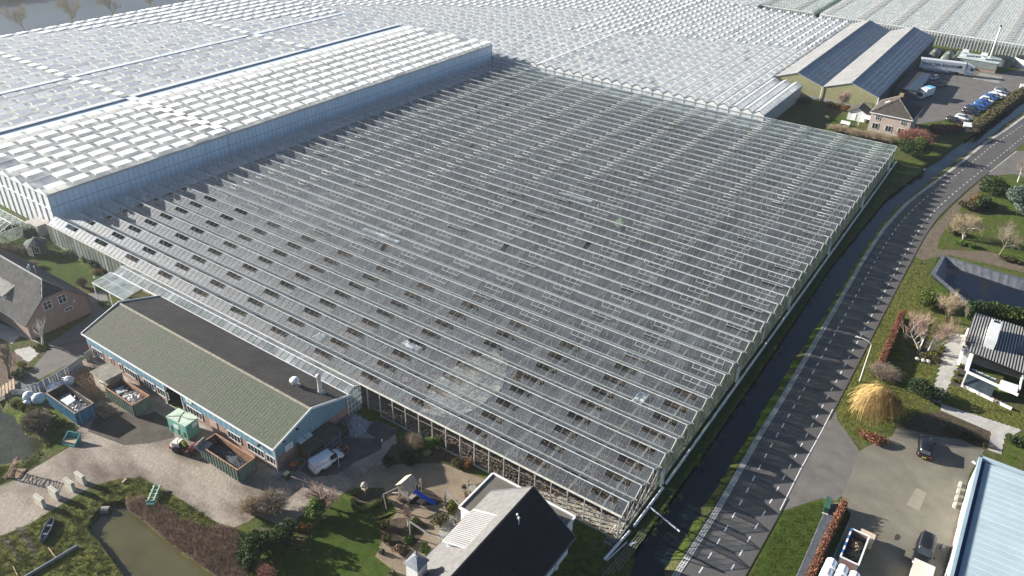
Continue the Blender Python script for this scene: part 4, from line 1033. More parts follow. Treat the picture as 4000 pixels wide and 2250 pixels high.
MB().bx(-51.8, -50.3, YA - .02, YA + .06, .05, 2.1).build('door', mat('salmon_door', (.48, .34, .28), .7), shed)
MB().bx(-56.1, -54.9, YA - .12, YA - .06, 3.0, 3.75).build('wall_sign', m_trimw, shed)
MB().bx(-55.8, -55.2, YA - .14, YA - .115, 3.28, 3.5).build('sign_panel', mat('sign_grey', (.35, .36, .38), .6), shed)
# basketball board on the gable
bbx = MB().bx(X1 + .04, X1 + .12, -13.7, -12.5, 2.25, 3.15).build('backboard', m_trimw, shed)
bq = MB()
for y0, y1, z0, z1 in ((-13.35, -12.85, 2.42, 2.47), (-13.35, -12.85, 2.83, 2.88), (-13.35, -13.30, 2.42, 2.88), (-12.9, -12.85, 2.42, 2.88)): bq.bx(X1 + .121, X1 + .13, y0, y1, z0, z1)
bq.build('board_marking', mat('board_grey', (.3, .31, .33), .7), bbx)
for y in (-11.9, -10.8): MB().hexa([(X1 + .05, y, 2.75), (X1 + .8, y, 2.55), (X1 + .8, y + .95, 2.55), (X1 + .05, y + .95, 2.75)], [(X1 + .05, y, 2.85), (X1 + .8, y, 2.62), (X1 + .8, y + .95, 2.62), (X1 + .05, y + .95, 2.85)]).build('canopy', mat('canopy_sheet', (.55, .6, .62), .4), shed)
for y, z in ((-11.7, 4.4), (-13.9, 4.0)): MB().bx(X1 + .03, X1 + .3, y, y + .25, z, z + .18).build('floodlight', m_black, shed)
MB().bx(X1 - 2.6, X1 - 2.3, YA - .5, YA - .1, 3.2, 3.4).build('floodlight', m_black, shed)
# roof cowl and flue
cw = thing('roof_vent', 'white mushroom cowl on the far slope of the green-roofed shed', 'vent', (-45.0, -6.3, 4.9))
MB().bx(-45.6, -44.4, -6.8, -5.8, 5.0, 5.25).build('flashing', m_conc, cw)
MB().lathe([(.32, 0), (.30, .55), (.62, .62), (.66, .8), (.5, 1.0), (.12, 1.12)], (-45, -6.3, 5.2), 14).build('cowl', m_trimw, cw, True)
fl = thing('flue', 'tall pale round flue with a rain cap near the gable of the shed roof', 'chimney', (-41.5, -5.2, 4.6))
MB().bx(-42.1, -40.9, -5.7, -4.7, 4.65, 4.9).build('flashing', m_conc, fl)
MB().lathe([(.42, 0), (.42, .2), (.28, .35), (.26, 2.5), (.34, 2.55), (.34, 2.85), (.1, 3.0)], (-41.5, -5.2, 4.85), 14).build('pipe', mat('flue_grey', (.52, .51, .47), .5, .1, 2), fl, True)
# ---- glass lean-to between shed and glasshouse
ann = thing('glass_annex', 'narrow double-pitched glass annex squeezed between the shed and the old glasshouse', 'greenhouse', (-92, -2, 0))
am = MB()
AR = -1.25
am.beam((-92, AR, 4.35), (-39.3, AR, 4.35), .10, .10); am.beam((-92, -2.75, 3.75), (-39.3, -2.75, 3.75), .14, .12)
for x in (-92, -39.3):
    am.beam((x, -2.75, 0), (x, -2.75, 3.75), .1, .1); am.beam((x, -2.75, 3.75), (x, AR, 4.35), .08, .08); am.beam((x, -.15, 3.95), (x, AR, 4.35), .08, .08)
    for z in (.9, 1.8, 2.7): am.beam((x, -2.75, z), (x, -.1, z), .06, .06)
    for y in (-2.1, -1.45, -.8): am.beam((x, y, 0), (x, y, 4.0), .06, .06)
am.build('frame', m_ventw, ann)
ag = glassmat('annex_glass', dirt=.75, tint=(.85, .92, .92), dcol=(.60, .64, .65), trans=.35, lo=.3, hi=.7, scale=.5, gl=.5)
apn = npmesh('roof_pane', [(0, 0, 0), (1, 0, 0), (1, 1, 0), (0, 1, 0)], [(0, 1, 2, 3)], ag)
q = []
for i in range(47):
    x = -92 + i * 1.12
    q += [frame((x + .02, -2.72, 3.8), (1.08, 0, 0), (0, 1.45, .57), (0, 0, 1)), frame((x + .02, -.16, 4.0), (1.08, 0, 0), (0, -1.05, .37), (0, 0, 1))]
pieces(ann, 'roof_pane', apn, q)
pieces(ann, 'glazing_bar', MB().box((0, .5, .02), (.045, 1, .05)).mesh('glazing_bar', m_bar), [frame((-92 + i * 1.12, -2.72, 3.8), (1, 0, 0), (0, 1.45, .57), (0, 0, 1)) for i in range(48)])
pieces(ann, 'end_pane', apn, [frame((-39.28, -2.7, .1), (0, 2.5, 0), (0, 0, 3.7), (1, 0, 0))])
# flat glass canopy at the left end of the annex
cpy = thing('canopy', 'white framed glass canopy at the far left end of the shed annex', 'canopy', (-91, -5, 0))
cm = MB()
for y in (-6.2, -4.4, -2.9): cm.beam((-92.5, y, 3.35 + .12 * (y + 6.2)), (-84, y, 3.35 + .12 * (y + 6.2)), .1, .14)
for x in np.arange(-92.5, -83.9, 1.41): cm.beam((x, -6.2, 3.38), (x, -2.9, 3.78), .07, .08)
for x in (-92.4, -88): cm.beam((x, -6.1, 0), (x, -6.1, 3.3), .14, .14)
cm.build('frame', m_trimw, cpy)
pieces(cpy, 'roof_pane', apn, [frame((-92.5 + i * 1.41, -6.2, 3.45), (1.39, 0, 0), (0, 3.3, .40), (0, 0, 1)) for i in range(6)])
MB().bx(-92.4, -88, -3.3, -3.2, .1, 3.4).build('back_panel', mat('teal_panel', (.06, .12, .12), .6), cpy)
# ---- left house --------------------------------------------------------
m_tilel = mat('sunlit_tile', (.25, .235, .215), .85, .2, 1, fine=.25, rnd=.15)  # sun side of the roof; its brightness put into the tile colour
m_tiled = mat('shaded_tile', (.045, .046, .052), .75, .2, 1, fine=.2, rnd=.2)  # sides away from the sun; shade put into the tile colour
m_tbrick = mat('tan_brick', (.34, .25, .205), .92, .12, 1, bump=.01, bscale=16, fine=.16, fscale=9)
lh = thing('house', 'tan brick house with a half-hipped tiled roof and a dormer at the left edge', 'house', (-105, -19, 0))
hx0, hx1, hy0, hy1, he, hr = -112, -89.5, -18.6, -8.3, 2.9, 7.6
hm = (hy0 + hy1) / 2
hip = 1.9                                      # half hip at the gable: starts high on the wall
body = MB()
body.hexa([(hx0, hy0 + .4, 0), (hx1 - .5, hy0 + .4, 0), (hx1 - .5, hy1 - .4, 0), (hx0, hy1 - .4, 0)], [(hx0, hy0 + .4, he), (hx1 - .5, hy0 + .4, he), (hx1 - .5, hy1 - .4, he), (hx0, hy1 - .4, he)])
yl_, yr_ = hm - 1.75, hm + 1.75; zt = he + (hr - he) * (1 - 1.75 / (hm - hy0))
body.hexa([(hx0, hy0 + .4, he), (hx1 - .5, hy0 + .4, he), (hx1 - .5, hy1 - .4, he), (hx0, hy1 - .4, he)], [(hx0, yl_, zt - .15), (hx1 - .5, yl_, zt - .15), (hx1 - .5, yr_, zt - .15), (hx0, yr_, zt - .15)])
body.build('wall', m_tbrick, lh)
ups = Vector((0, hm - hy0, hr - he)); lns = ups.length
vh = (zt - he) / (hr - he)
hipx = 2.4
clipr = lambda u, v: True if v < vh else (u * (hx1 - hx0) < (hx1 - hx0) - hipx * (v - vh) / (1 - vh))
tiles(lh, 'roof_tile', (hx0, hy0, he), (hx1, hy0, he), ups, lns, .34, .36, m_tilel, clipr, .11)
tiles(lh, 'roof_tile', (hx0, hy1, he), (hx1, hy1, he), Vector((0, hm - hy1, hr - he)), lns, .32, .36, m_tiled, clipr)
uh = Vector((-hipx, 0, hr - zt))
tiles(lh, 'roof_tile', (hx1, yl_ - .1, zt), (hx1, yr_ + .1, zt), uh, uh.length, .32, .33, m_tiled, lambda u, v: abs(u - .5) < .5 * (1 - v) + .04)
rt = MB()
rp = [(hx0, hm, hr + .05), (hx1 - hipx, hm, hr + .05)]
n_ = 44
for i in range(n_):
    a = Vector(rp[0]).lerp(Vector(rp[1]), i / n_); b_ = Vector(rp[0]).lerp(Vector(rp[1]), (i + .92) / n_); rt.tube(a, b_, .15, .13, 6)
for y in (yl_, yr_):
    for i in range(7): rt.tube(Vector((hx1 - hipx, hm, hr + .05)).lerp(Vector((hx1, y, zt + .05)), i / 7), Vector((hx1 - hipx, hm, hr + .05)).lerp(Vector((hx1, y, zt + .05)), (i + .9) / 7), .13, .12, 6)
rt.build('ridge_tiles', mat('ridge_cement', (.36, .345, .32), .85, .2, 3), lh)
vgb = MB()
for y, s_ in ((yl_, hy0), (yr_, hy1)): vgb.beam((hx1 + .03, s_, he - .02), (hx1 + .03, y, zt - .02), .08, .2)
vgb.beam((hx1 + .03, yl_, zt - .02), (hx1 + .03, yr_, zt - .02), .1, .14); vgb.beam((hx0, hy0 - .06, he - .05), (hx1, hy0 - .06, he - .05), .14, .12)
vgb.build('verge_board', mat('dark_verge', (.10, .095, .09), .7), lh)
window(lh, (hx1 - .5, hm - 1.15, 4.35), (0, 1, 0), 1.2, 1.35, (1, 0, 0), m_trimw, 1, cross=True)
window(lh, (hx1 - .5, hm + 1.15, 4.35), (0, 1, 0), 1.2, 1.35, (1, 0, 0), m_trimw, 1, cross=True)
window(lh, (hx1 - .5, hm + 1.6, 2.3), (0, 1, 0), 1.2, .5, (1, 0, 0), m_trimw, 1)
MB().bx(hx1 - .5, hx1 - .42, hm + 2.6, hm + 2.85, 3.0, 3.35).build('wall_lamp', m_trimw, lh)
dm = MB()                                        # dormer on the near slope
d0, d1 = -103.4, -96.9
dm.hexa([(d0, -17.4, 3.3), (d1, -17.4, 3.3), (d1, -14.4, 5.9), (d0, -14.4, 5.9)], [(d0, -17.4, 4.9), (d1, -17.4, 4.9), (d1, -14.6, 6.1), (d0, -14.6, 6.1)])
dmo = dm.build('dormer', m_trimw, lh)
sheets(dmo, 'dormer_sheet', (d0 - .3, -17.75, 4.93), (d1 + .3, -17.75, 4.93), (0, 3.2, 1.25), 3.45, .6, .3, .05, m_tilel)
for i in range(3): window(dmo, (d0 + 1.2 + i * 2.1, -17.42, 4.1), (1, 0, 0), 1.4, 1.0, (0, -1, 0), m_trimw, 0)
MB().bx(d1 + .01, d1 + .08, -17.7, -14.6, 4.78, 4.93).build('dormer_edge', m_black, dmo)
# porch roof in front of the house at the frame's edge
sheets(lh, 'porch_sheet', (-112, -23.6, 2.3), (-99.2, -23.6, 2.3), (0, 4.9, 1.5), 5.1, .7, .35, .05, m_tilel)
MB().bx(-112, -99.4, -23.4, -18.4, 0, 2.2).build('porch_wall', m_tbrick, lh)
vp = MB()
for (x, y) in ((-97.0, -12.9), (-96.4, -12.2), (-97.6, -12.4)): vp.tube((x, y, 6.6), (x, y, 7.7), .09, .09, 8); vp.tube((x, y, 7.7), (x, y, 7.85), .15, .1, 8)
vp.build('vent_pipes', m_sill, lh)
# ---- garden house (gazebo)
gz = thing('garden_house', 'small green octagonal summerhouse with white double doors beside the glasshouse', 'summerhouse', (-115.1, -3.6, 0))
c = (-115.3, -3.4); m_gzg = mat('gazebo_green', (.05, .085, .065), .7, .15, 2)
rot = R(22.5)
oct_ = lambda r, z: [(c[0] + r * math.cos(rot + i * math.pi / 4), c[1] + r * math.sin(rot + i * math.pi / 4), z) for i in range(8)]
MB().hexa(oct_(1.55, 0), oct_(1.55, 2.1)).build('wall', m_gzg, gz)
for i in range(8):
    a, b_ = oct_(1.95, 2.05)[i], oct_(1.95, 2.05)[(i + 1) % 8]
    MB().hexa([a, b_, (c[0], c[1], 2.1)], [(a[0], a[1], a[2] + .08), (b_[0], b_[1], b_[2] + .08), (c[0], c[1], 3.05)]).build('roof_panel', mat('gazebo_roof', (.07, .085, .085), .8, .2, 2, rnd=.2), gz)
MB().lathe([(.12, 0), (.14, .12), (.03, .25)], (c[0], c[1], 3.0), 8).build('finial', m_trimw, gz)
for i, (nm, bars) in enumerate((('door', 1), ('window', 1), ('window', 1))):
    ang = -math.pi / 2 + (0 if i == 0 else math.pi / 4 if i == 1 else -math.pi / 4) + .0
    ang += R(18)
    nrm = Vector((math.cos(ang), math.sin(ang), 0)); ex = Vector((-nrm.y, nrm.x, 0)); ap = 1.55 * math.cos(math.pi / 8) + .06
    if i == 0:
        pc = Vector((c[0], c[1], 1.0)) + nrm * (ap + .08)
        MB().beam(pc - ex * .58, pc + ex * .58, .06, 1.85).build('door', m_trimw, gz)
        window(gz, pc + nrm * .04 - ex * .28 + Vector((0, 0, .3)), ex, .36, .85, nrm, m_trimw, 1, cross=True); window(gz, pc + nrm * .04 + ex * .28 + Vector((0, 0, .3)), ex, .36, .85, nrm, m_trimw, 1, cross=True)
    else: window(gz, Vector((c[0], c[1], 1.25)) + nrm * (ap + .08), ex, .75, 1.2, nrm, m_trimw, 1)
# ---- house at the bottom ------------------------------------------------
bh = thing('house', 'house with one dark and one sunlit tiled roof slope and a standing-seam dormer, bottom middle', 'house', (-9, -12, 0))
bx0, bx1, by0, by1, be, br2 = -14.5, -3.2, -34.0, -4.6, 2.8, 7.0
bm_ = -8.8
bz = lambda x: be + (br2 - be) * (1 - abs(x - bm_) / (abs(bx0 - bm_) if x < bm_ else abs(bx1 - bm_)))
body = MB()
body.hexa([(bx0 + .4, by0, 0), (bx1 - .5, by0, 0), (bx1 - .5, by1 - .3, 0), (bx0 + .4, by1 - .3, 0)], [(bx0 + .4, by0, be - .05), (bx1 - .5, by0, be - .05), (bx1 - .5, by1 - .3, be - .05), (bx0 + .4, by1 - .3, be - .05)])
body.hexa([(bx0 + .4, by0, be - .05), (bx1 - .5, by0, be - .05), (bx1 - .5, by1 - .3, be - .05), (bx0 + .4, by1 - .3, be - .05)], [(bm_ - .1, by0, br2 - .25), (bm_ + .1, by0, br2 - .25), (bm_ + .1, by1 - .3, br2 - .25), (bm_ - .1, by1 - .3, br2 - .25)])
m_plast = mat('white_plaster', (.66, .67, .66), .85, .06, .6, fine=.05)
body.build('wall', m_plast, bh)
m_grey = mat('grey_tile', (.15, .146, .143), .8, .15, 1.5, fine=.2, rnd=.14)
m_shadeslope = mat('shade_slope_tile', (.017, .019, .028), .7, .15, 1.5, fine=.15, rnd=.25, spec=.2)  # same roof on the slope away from the sun, darkened as shade
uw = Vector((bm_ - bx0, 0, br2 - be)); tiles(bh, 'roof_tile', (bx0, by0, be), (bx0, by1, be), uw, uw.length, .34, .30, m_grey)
ue = Vector((bm_ - bx1, 0, br2 - be)); tiles(bh, 'roof_tile', (bx1, by0, be), (bx1, by1, be), ue, ue.length, .34, .34, m_shadeslope, rise=.03)
MB().tube((bm_, by0, br2 + .04), (bm_, by1, br2 + .04), .13, .13, 6).build('ridge_tiles', mat('ridge_black', (.03, .03, .032), .7), bh)
bb = MB()
bb.beam((bx0, by1 + .04, be + .02), (bm_, by1 + .04, br2), .1, .2); bb.beam((bx1, by1 + .04, be + .02), (bm_, by1 + .04, br2), .1, .2)
bb.beam((bx1 + .1, by0, be - .05), (bx1 + .1, by1, be - .05), .16, .12); bb.beam((bx0 - .1, by0, be - .05), (bx0 - .1, by1, be - .05), .16, .12)
bb.build('verge_board', mat('verge_grey', (.16, .16, .17), .6), bh)
# dormer with ribbed metal roof, on the sunny slope
do = MB(); ya, yb = -14.6, -9.6
do.hexa([(-13.1, ya, 3.6), (-10.2, ya, 5.6), (-10.2, yb, 5.6), (-13.1, yb, 3.6)], [(-13.1, ya, 4.75), (-10.2, ya, 5.8), (-10.2, yb, 5.8), (-13.1, yb, 4.75)])
dob = do.build('dormer', m_plast, bh)
m_rib = mat('dormer_gap_shade', (.075, .074, .072), .6, .1, 1.2, fine=.1)  # gaps darkened and ribs paled: rib shading put into the two colours
MB().slab([(-13.35, ya - .15, 4.80), (-10.1, ya - .15, 5.90), (-10.1, yb + .15, 5.90), (-13.35, yb + .15, 4.80)], .1).build('dormer_roof', m_rib, dob)
ribm = MB().beam((0, 0, 0), (3.25, 0, 1.1), .14, .14).mesh('dormer_rib', mat('dormer_rib', (.42, .41, .40), .7, .08, 1))
pieces(dob, 'dormer_rib', ribm, [T((-13.35, ya + i * .262, 4.85)) for i in range(20)])
dt = MB(); dt.beam((-13.42, ya - .2, 4.78), (-13.42, yb + .2, 4.78), .08, .16); dt.beam((-13.4, ya - .2, 4.78), (-10.1, ya - .2, 5.9), .08, .16); dt.beam((-13.4, yb + .2, 4.78), (-10.1, yb + .2, 5.9), .08, .16)
dt.build('dormer_trim', m_trimw, dob)
for i in range(2): window(dob, (-13.12, ya + 1.3 + i * 2.4, 4.2), (0, 1, 0), 1.8, .8, (-1, 0, 0), m_trimw, 1)
# chimney
MB().bx(-13.9, -12.4, -20.0, -18.5, 3.0, 6.2).build('chimney', m_plast, bh)
MB().hexa([(-14.1, -20.2, 6.2), (-12.2, -20.2, 6.2), (-12.2, -18.3, 6.2), (-14.1, -18.3, 6.2)], [(-13.3, -19.4, 7.0), (-13.0, -19.4, 7.0), (-13.0, -19.1, 7.0), (-13.3, -19.1, 7.0)]).build('chimney_cap', mat('lead_cap', (.20, .22, .24), .5, .2, 2), bh)
MB().tube((-13.15, -19.25, 7.0), (-13.15, -19.25, 7.55), .03, .03, 5).bx(-13.4, -12.9, -19.27, -19.23, 7.3, 7.38).build('weather_vane', m_black, bh)
vv = MB()
for x, y in ((-8.0, -8.9), (-7.6, -9.2)): vv.tube((x, y, 6.1), (x, y, 7.0), .08, .07, 7); vv.lathe([(.14, 0), (.14, .12), (.04, .2)], (x, y, 6.98), 8)
vv.build('vent_pipes', m_sill, bh)
MB().bx(-3.85, -3.5, -7.6, -7.2, 0, 2.6).bx(-3.85, -3.5, -13.4, -13.0, 0, 2.6).build('veranda_post', m_plast, bh)
# flat-roofed extension
ex_ = MB()
ex_.bx(-15.8, -4.7, -5.3, -2.3, 0, 2.75); ex_.bx(-15.8, -12, -8.6, -5.3, 0, 2.75)
exb = ex_.build('extension_wall', m_plast, bh)
exr = MB(); exr.prism([(-15.9, -2.2), (-4.6, -2.2), (-4.6, -5.4), (-9.3, -5.4), (-9.3, -8.5), (-15.9, -8.5)], 2.752, 2.86)
exr.build('flat_roof', mat('roof_felt', (.165, .155, .13), .9, .2, .5, fine=.2, col2=(.13, .12, .10)), bh)
et = MB()
for a, b_ in (((-15.95, -2.15), (-4.55, -2.15)), ((-4.55, -2.15), (-4.55, -5.6)), ((-15.95, -2.15), (-15.95, -8.7)), ((-15.95, -8.7), (-13.5, -8.7))): et.beam((*a, 2.9), (*b_, 2.9), .22, .24)
et.build('roof_edge', m_trimw, bh)
MB().face([(-6.9, -3.4, 2.865), (-5.6, -3.1, 2.865), (-5.4, -3.6, 2.865), (-6.2, -4.3, 2.865)]).build('puddle', mat('roof_puddle', (.03, .03, .028), .15, spec=.6), bh)
MB().bx(-15.86, -15.78, -8.3, -7.7, .1, 2.1).bx(-15.86, -15.78, -6.6, -5.2, .1, 2.1).build('dark_door', m_win, bh)
pg = thing('pergola', 'grey timber pergola beams fixed to the flat extension over the patio', 'pergola', (-17, -9, 0))
pm2 = mat('grey_timber', (.19, .19, .185), .8, .2, 2)
pq = MB()
for (xa, ya_, xb, yb_) in ((-19.2, -7.2, -15.6, -8.4), (-19.4, -13.3, -15.4, -13.5)): pq.beam((xa, ya_, 2.5), (xb, yb_, 2.5), .14, .16); pq.beam((xa, ya_, 0), (xa, ya_, 2.45), .14, .14)
pq.build('beam', pm2, pg)
# ---- modern house on the right -------------------------------------------
mh = thing('house', 'white modern house with a black ribbed roof and white chimney slab at the right edge', 'house', (28, 66, 0))
m_blk = mat('black_tile', (.045, .046, .048), .55, .1, 2, spec=.4, rnd=.1)
MB().bx(27.6, 48, 62.6, 71.8, 0, 2.9).build('wall', m_plast, mh)
MB().slab([(26.2, 73.0, 3.0), (26.2, 62.3, 3.55), (27.2, 59.6, 3.56), (50, 55.6, 3.6), (50, 72.4, 3.0)], .2).build('roof', m_black, mh)
m_ribw = mat('roof_batten', (.40, .39, .37), .6, .08, 2)
rb = MB().beam((0, 0, 0), (0, -1, 0), .16, .10)
rbm = rb.mesh('roof_rib', m_ribw)
q = []
for i in range(60):
    x = 26.4 + i * .39; t_ = (x - 26.2) / 23.8; ya = 73.0 - .6 * t_; yb = (62.3 if x < 27.1 else 59.7) - 4.0 * t_
    z0 = 3.0 + .02; z1 = 3.55 + .05 * t_
    q.append(frame((x, ya, z0 + .05), (1, 0, 0), Vector((0, ya - yb, -(z1 - z0))), (0, 0, 1)))
pieces(mh, 'roof_rib', rbm, q)
ch = MB(); ch.bx(28.6, 30.0, 62.2, 68.8, 3.0, 5.0); ch.build('chimney', m_plast, mh)
MB().bx(28.9, 29.7, 68.0, 68.6, 5.0, 5.06).build('chimney_mouth', m_black, mh)
MB().slab([(32.8, 63.7, 3.62), (34.2, 63.6, 3.62), (34.2, 65.6, 3.53), (32.8, 65.7, 3.53)], .06).build('skylight', m_win, mh)
MB().bx(26.1, 26.5, 56.8, 62.2, 2.3, 2.62).bx(27.3, 27.7, 56.0, 62.2, 2.3, 2.62).bx(26.1, 27.7, 61.9, 62.3, 2.3, 2.62).build('porch_roof', m_trimw, mh)
MB().bx(26.3, 27.8, 60.5, 62.2, 0, 2.3).build('porch_wall', m_plast, mh)
fb = MB(); fb.bx(27.9, 34.2, 58.2, 60.5, 2.75, 2.92); fb.build('flat_roof', m_black, mh)
fw_ = MB()
for a, b_ in (((27.7, 55.2), (27.7, 60.6)), ((27.7, 60.5), (34.4, 59.0)), ((34.4, 59.0), (34.4, 55.0)), ((27.7, 55.2), (34.4, 53.6))): fw_.beam((*a, 2.7), (*b_, 2.7), .22, .35)
fw_.beam((27.7, 55.2, .2), (34.4, 53.6, .2), .25, .4)
fw_.beam((27.7, 55.2, 0), (27.7, 55.2, 2.8), .2, .2)
fw_.build('white_frame', m_trimw, mh)
MB().bx(32.0, 34.2, 54.0, 55.9, 2.3, 2.85).build('bay_roof', m_trimw, mh)
MB().hexa([(27.9, 55.3, .35), (31.6, 54.4, .35), (31.6, 54.5, .35), (27.9, 55.4, .35)], [(27.9, 56.3, 2.6), (31.6, 55.6, 2.6), (31.6, 55.7, 2.6), (27.9, 56.4, 2.6)]).build('window_glass', m_win, mh)
q = MB()
for i in range(4): q.box((28.5 + i * .85, 56.5 - i * .18, 2.5), (.7, .5, .06))
q.build('blind', mat('pale_blind', (.5, .6, .6), .4), mh)
MB().bx(26.0, 27.0, 69.0, 70.6, 0, 1.3).build('white_box', m_trimw, mh)
# ---- light-blue roofed building bottom right --------------------------------
wb = thing('warehouse', 'warehouse with a pale blue ribbed metal roof and white wall, bottom right corner', 'building', (31.6, 20, 0))
m_pale = mat('pale_blue_sheet', (.40, .50, .54), .5, .06, .25, spec=.3, fine=.05, rnd=.06)
MB().bx(31.6, 62, -20, 33.4, 0, 4.4).build('wall', mat('white_cladding', (.62, .65, .66), .5, .05, 1), wb)
sheets(wb, 'roof_sheet', (32.2, -20, 4.55), (32.2, 33.2, 4.55), (1, 0, .03), 29, 1.0, .333, .10, m_pale)
pq = MB(); pq.bx(31.4, 31.75, -20, 33.7, 4.2, 5.0); pq.build('parapet', mat('parapet_blue', (.30, .40, .46), .5, .08, 1), wb)
MB().bx(31.4, 62, 33.4, 33.75, 4.2, 5.0).build('parapet', m_pale, wb)
MB().bx(31.76, 32.2, -20, 33.3, 4.45, 4.5).build('gutter', mat('deep_blue_gutter', (.03, .07, .16), .6), wb)
cl_ = MB()
for i in range(90): cl_.bx(31.54, 31.6, -20 + i * .6, -19.75 + i * .6, .3, 4.2)
kind(cl_.build('wall_ribs', mat('white_cladding2', (.66, .68, .69), .5), wb), 'stuff')
MB().bx(31.5, 31.55, 25.6, 29.6, .3, 3.4).build('roller_door', m_trimw, wb)
MB().tube((31.3, 32.6, 4.3), (30.9, 32.8, 4.35), .1, .16, 8).build('wall_lamp', m_trimw, wb)
MB().bx(31.45, 31.6, 22.7, 22.95, 3.5, 3.7).build('wall_camera', m_black, wb)
MB().bx(31.45, 31.62, 15, 29.7, .0, .22).build('plinth', mat('rust_plinth', (.16, .10, .07), .9), wb)
bl_ = MB().hexa([(-.2, -.42, 0), (.2, -.42, 0), (.2, .42, 0), (-.2, .42, 0)], [(-.13, -.36, .42), (.13, -.36, .42), (.13, .36, .42), (-.13, .36, .42)]).mesh('concrete_block', m_conc)
for i, (y, lab) in enumerate(((33.0, 'cream concrete guard block by the white warehouse wall, farthest of the four up the wall'), (31.6, 'cream concrete guard block by the white warehouse wall, second from the far corner'), (30.2, 'cream concrete guard block by the white warehouse wall, third from the far corner'), (28.8, 'cream concrete guard block by the white warehouse wall, next to the roller door'), (21.0, 'lone cream concrete guard block at the wall beside the black van'))):
    tag(obj('guard_block', bl_, None, T((30.75, y, 0))), lab, 'block', 'concrete guard blocks along the warehouse wall')
# ---- green barn with two gables, top right ------------------------------------
bn = thing('barn', 'twin-gabled barn with yellow-green cladding and blue-grey corrugated roofs', 'barn', (-28, 178, 0))
m_bclad = mat('olive_cladding', (.40, .39, .21), .7, .08, .8, fine=.08)
m_bluer = mat('shaded_corrugated', (.25, .31, .36), .7, .12, .4, fine=.12, rnd=.1)
m_bluel = mat('sunlit_corrugated', (.33, .325, .31), .75, .1, .4, fine=.1, rnd=.08)  # lit and shaded slopes of one roof, the difference put into colour
by0_, by1_ = 178.3, 266.0
for k, (xa, xm, xb) in enumerate(((-43.2, -36.0, -28.1), (-28.1, -20.6, -12.6))):
    ez, az = 4.1, 6.7
    uL = Vector((xm - xa, 0, az - ez)); uR = Vector((xm - xb, 0, az - ez))
    # rows of sheets seen as horizontal bands on the slope
    for r_ in range(6):
        f0, f1 = r_ / 6, (r_ + 1) / 6
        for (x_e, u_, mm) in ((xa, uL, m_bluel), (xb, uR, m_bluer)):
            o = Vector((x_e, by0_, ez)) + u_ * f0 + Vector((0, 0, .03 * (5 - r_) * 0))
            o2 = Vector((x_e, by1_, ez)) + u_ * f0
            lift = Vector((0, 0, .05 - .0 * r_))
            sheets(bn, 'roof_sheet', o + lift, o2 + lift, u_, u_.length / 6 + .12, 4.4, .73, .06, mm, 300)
            if r_: MB().beam(Vector((x_e, by0_, ez + .06)) + u_ * f0, Vector((x_e, by1_, ez + .06)) + u_ * f0, .12, .06).build('roof_lap', m_mull if mm is m_bluer else m_sill, bn)
    wl = MB()
    wl.hexa([(xa + .1, by0_ + .3, 0), (xb - .1, by0_ + .3, 0), (xb - .1, by1_ - .3, 0), (xa + .1, by1_ - .3, 0)], [(xa + .1, by0_ + .3, ez - .1), (xb - .1, by0_ + .3, ez - .1), (xb - .1, by1_ - .3, ez - .1), (xa + .1, by1_ - .3, ez - .1)])
    wl.build('side_wall', mat('barn_dark', (.07, .075, .085), .8, .1, 1) if k == 0 else bpy.data.materials['barn_dark'], bn)
    gwl = MB()
    n_ = int((xb - xa) / .3)
    for i in range(n_):
        x0_ = xa + (xb - xa) * i / n_; x1_ = xa + (xb - xa) * (i + .86) / n_; xc_ = (x0_ + x1_) / 2
        zt_ = ez + (az - ez) * (1 - (abs(xc_ - xm) / (xm - xa if xc_ < xm else xb - xm)))
        gwl.bx(x0_, x1_, by0_ + .2 - .04 * (i % 2), by0_ + .28, .9, zt_)
    kind(gwl.build('gable_cladding', m_bclad, bn), 'stuff')
    MB().bx(xa + .1, xb - .1, by0_ + .15, by0_ + .3, 0, .9).build('gable_plinth', m_concd, bn)
    vt = MB(); vt.beam((xa, by0_, ez + .03), (xm, by0_, az + .05), .1, .14); vt.beam((xb, by0_, ez + .03), (xm, by0_, az + .05), .1, .14)
    vt.build('verge_board', m_mull, bn)
    gbk = MB().hexa([(xa + .1, by0_ + .3, ez - .1), (xb - .1, by0_ + .3, ez - .1), (xb - .1, by1_ - .2, ez - .1), (xa + .1, by1_ - .2, ez - .1)], [(xm - .05, by0_ + .3, az - .1), (xm + .05, by0_ + .3, az - .1), (xm + .05, by1_ - .2, az - .1), (xm - .05, by1_ - .2, az - .1)])
    gbk.build('gable_core', m_bclad, bn)
MB().tube((-28.1, by0_ - .05, 0), (-28.1, by0_ - .05, 4.1), .09, .09, 8).build('downpipe', m_trimw, bn)
MB().bx(-12.75, -12.45, by0_ + .1, by0_ + .5, 0, 4.1).build('corner_trim', m_trimw, bn)
# flat-roofed dark lean-to on the barn's shaded side, with standing water
lt = thing('flat_shed', 'dark flat-roofed lean-to with a bright rain puddle on its roof, beside the barn', 'shed', (-8, 205, 0))
MB().bx(-11.6, -5.6, 196.5, 219, 0, 2.9).build('wall', bpy.data.materials['barn_dark'], lt)
MB().bx(-11.8, -5.4, 196.3, 219.2, 2.9, 3.02).build('roof', mat('bitumen', (.03, .03, .032), .8), lt)
MB().face([(p[0], p[1], 3.026) for p in [xy(gc(3, 0, *q, 3.0)) for q in [(1380, 895), (1430, 850), (1500, 790), (1560, 738), (1630, 745), (1600, 810), (1555, 860), (1500, 905), (1440, 905)]]]).build('puddle', mat('bright_puddle', (.02, .025, .03), .03, spec=1.0), lt)
for i in range(7): MB().bx(-5.5, -5.38, 198 + i * 3, 198.2 + i * 3, 0, 2.9).build('wall_stud', m_mull, lt)
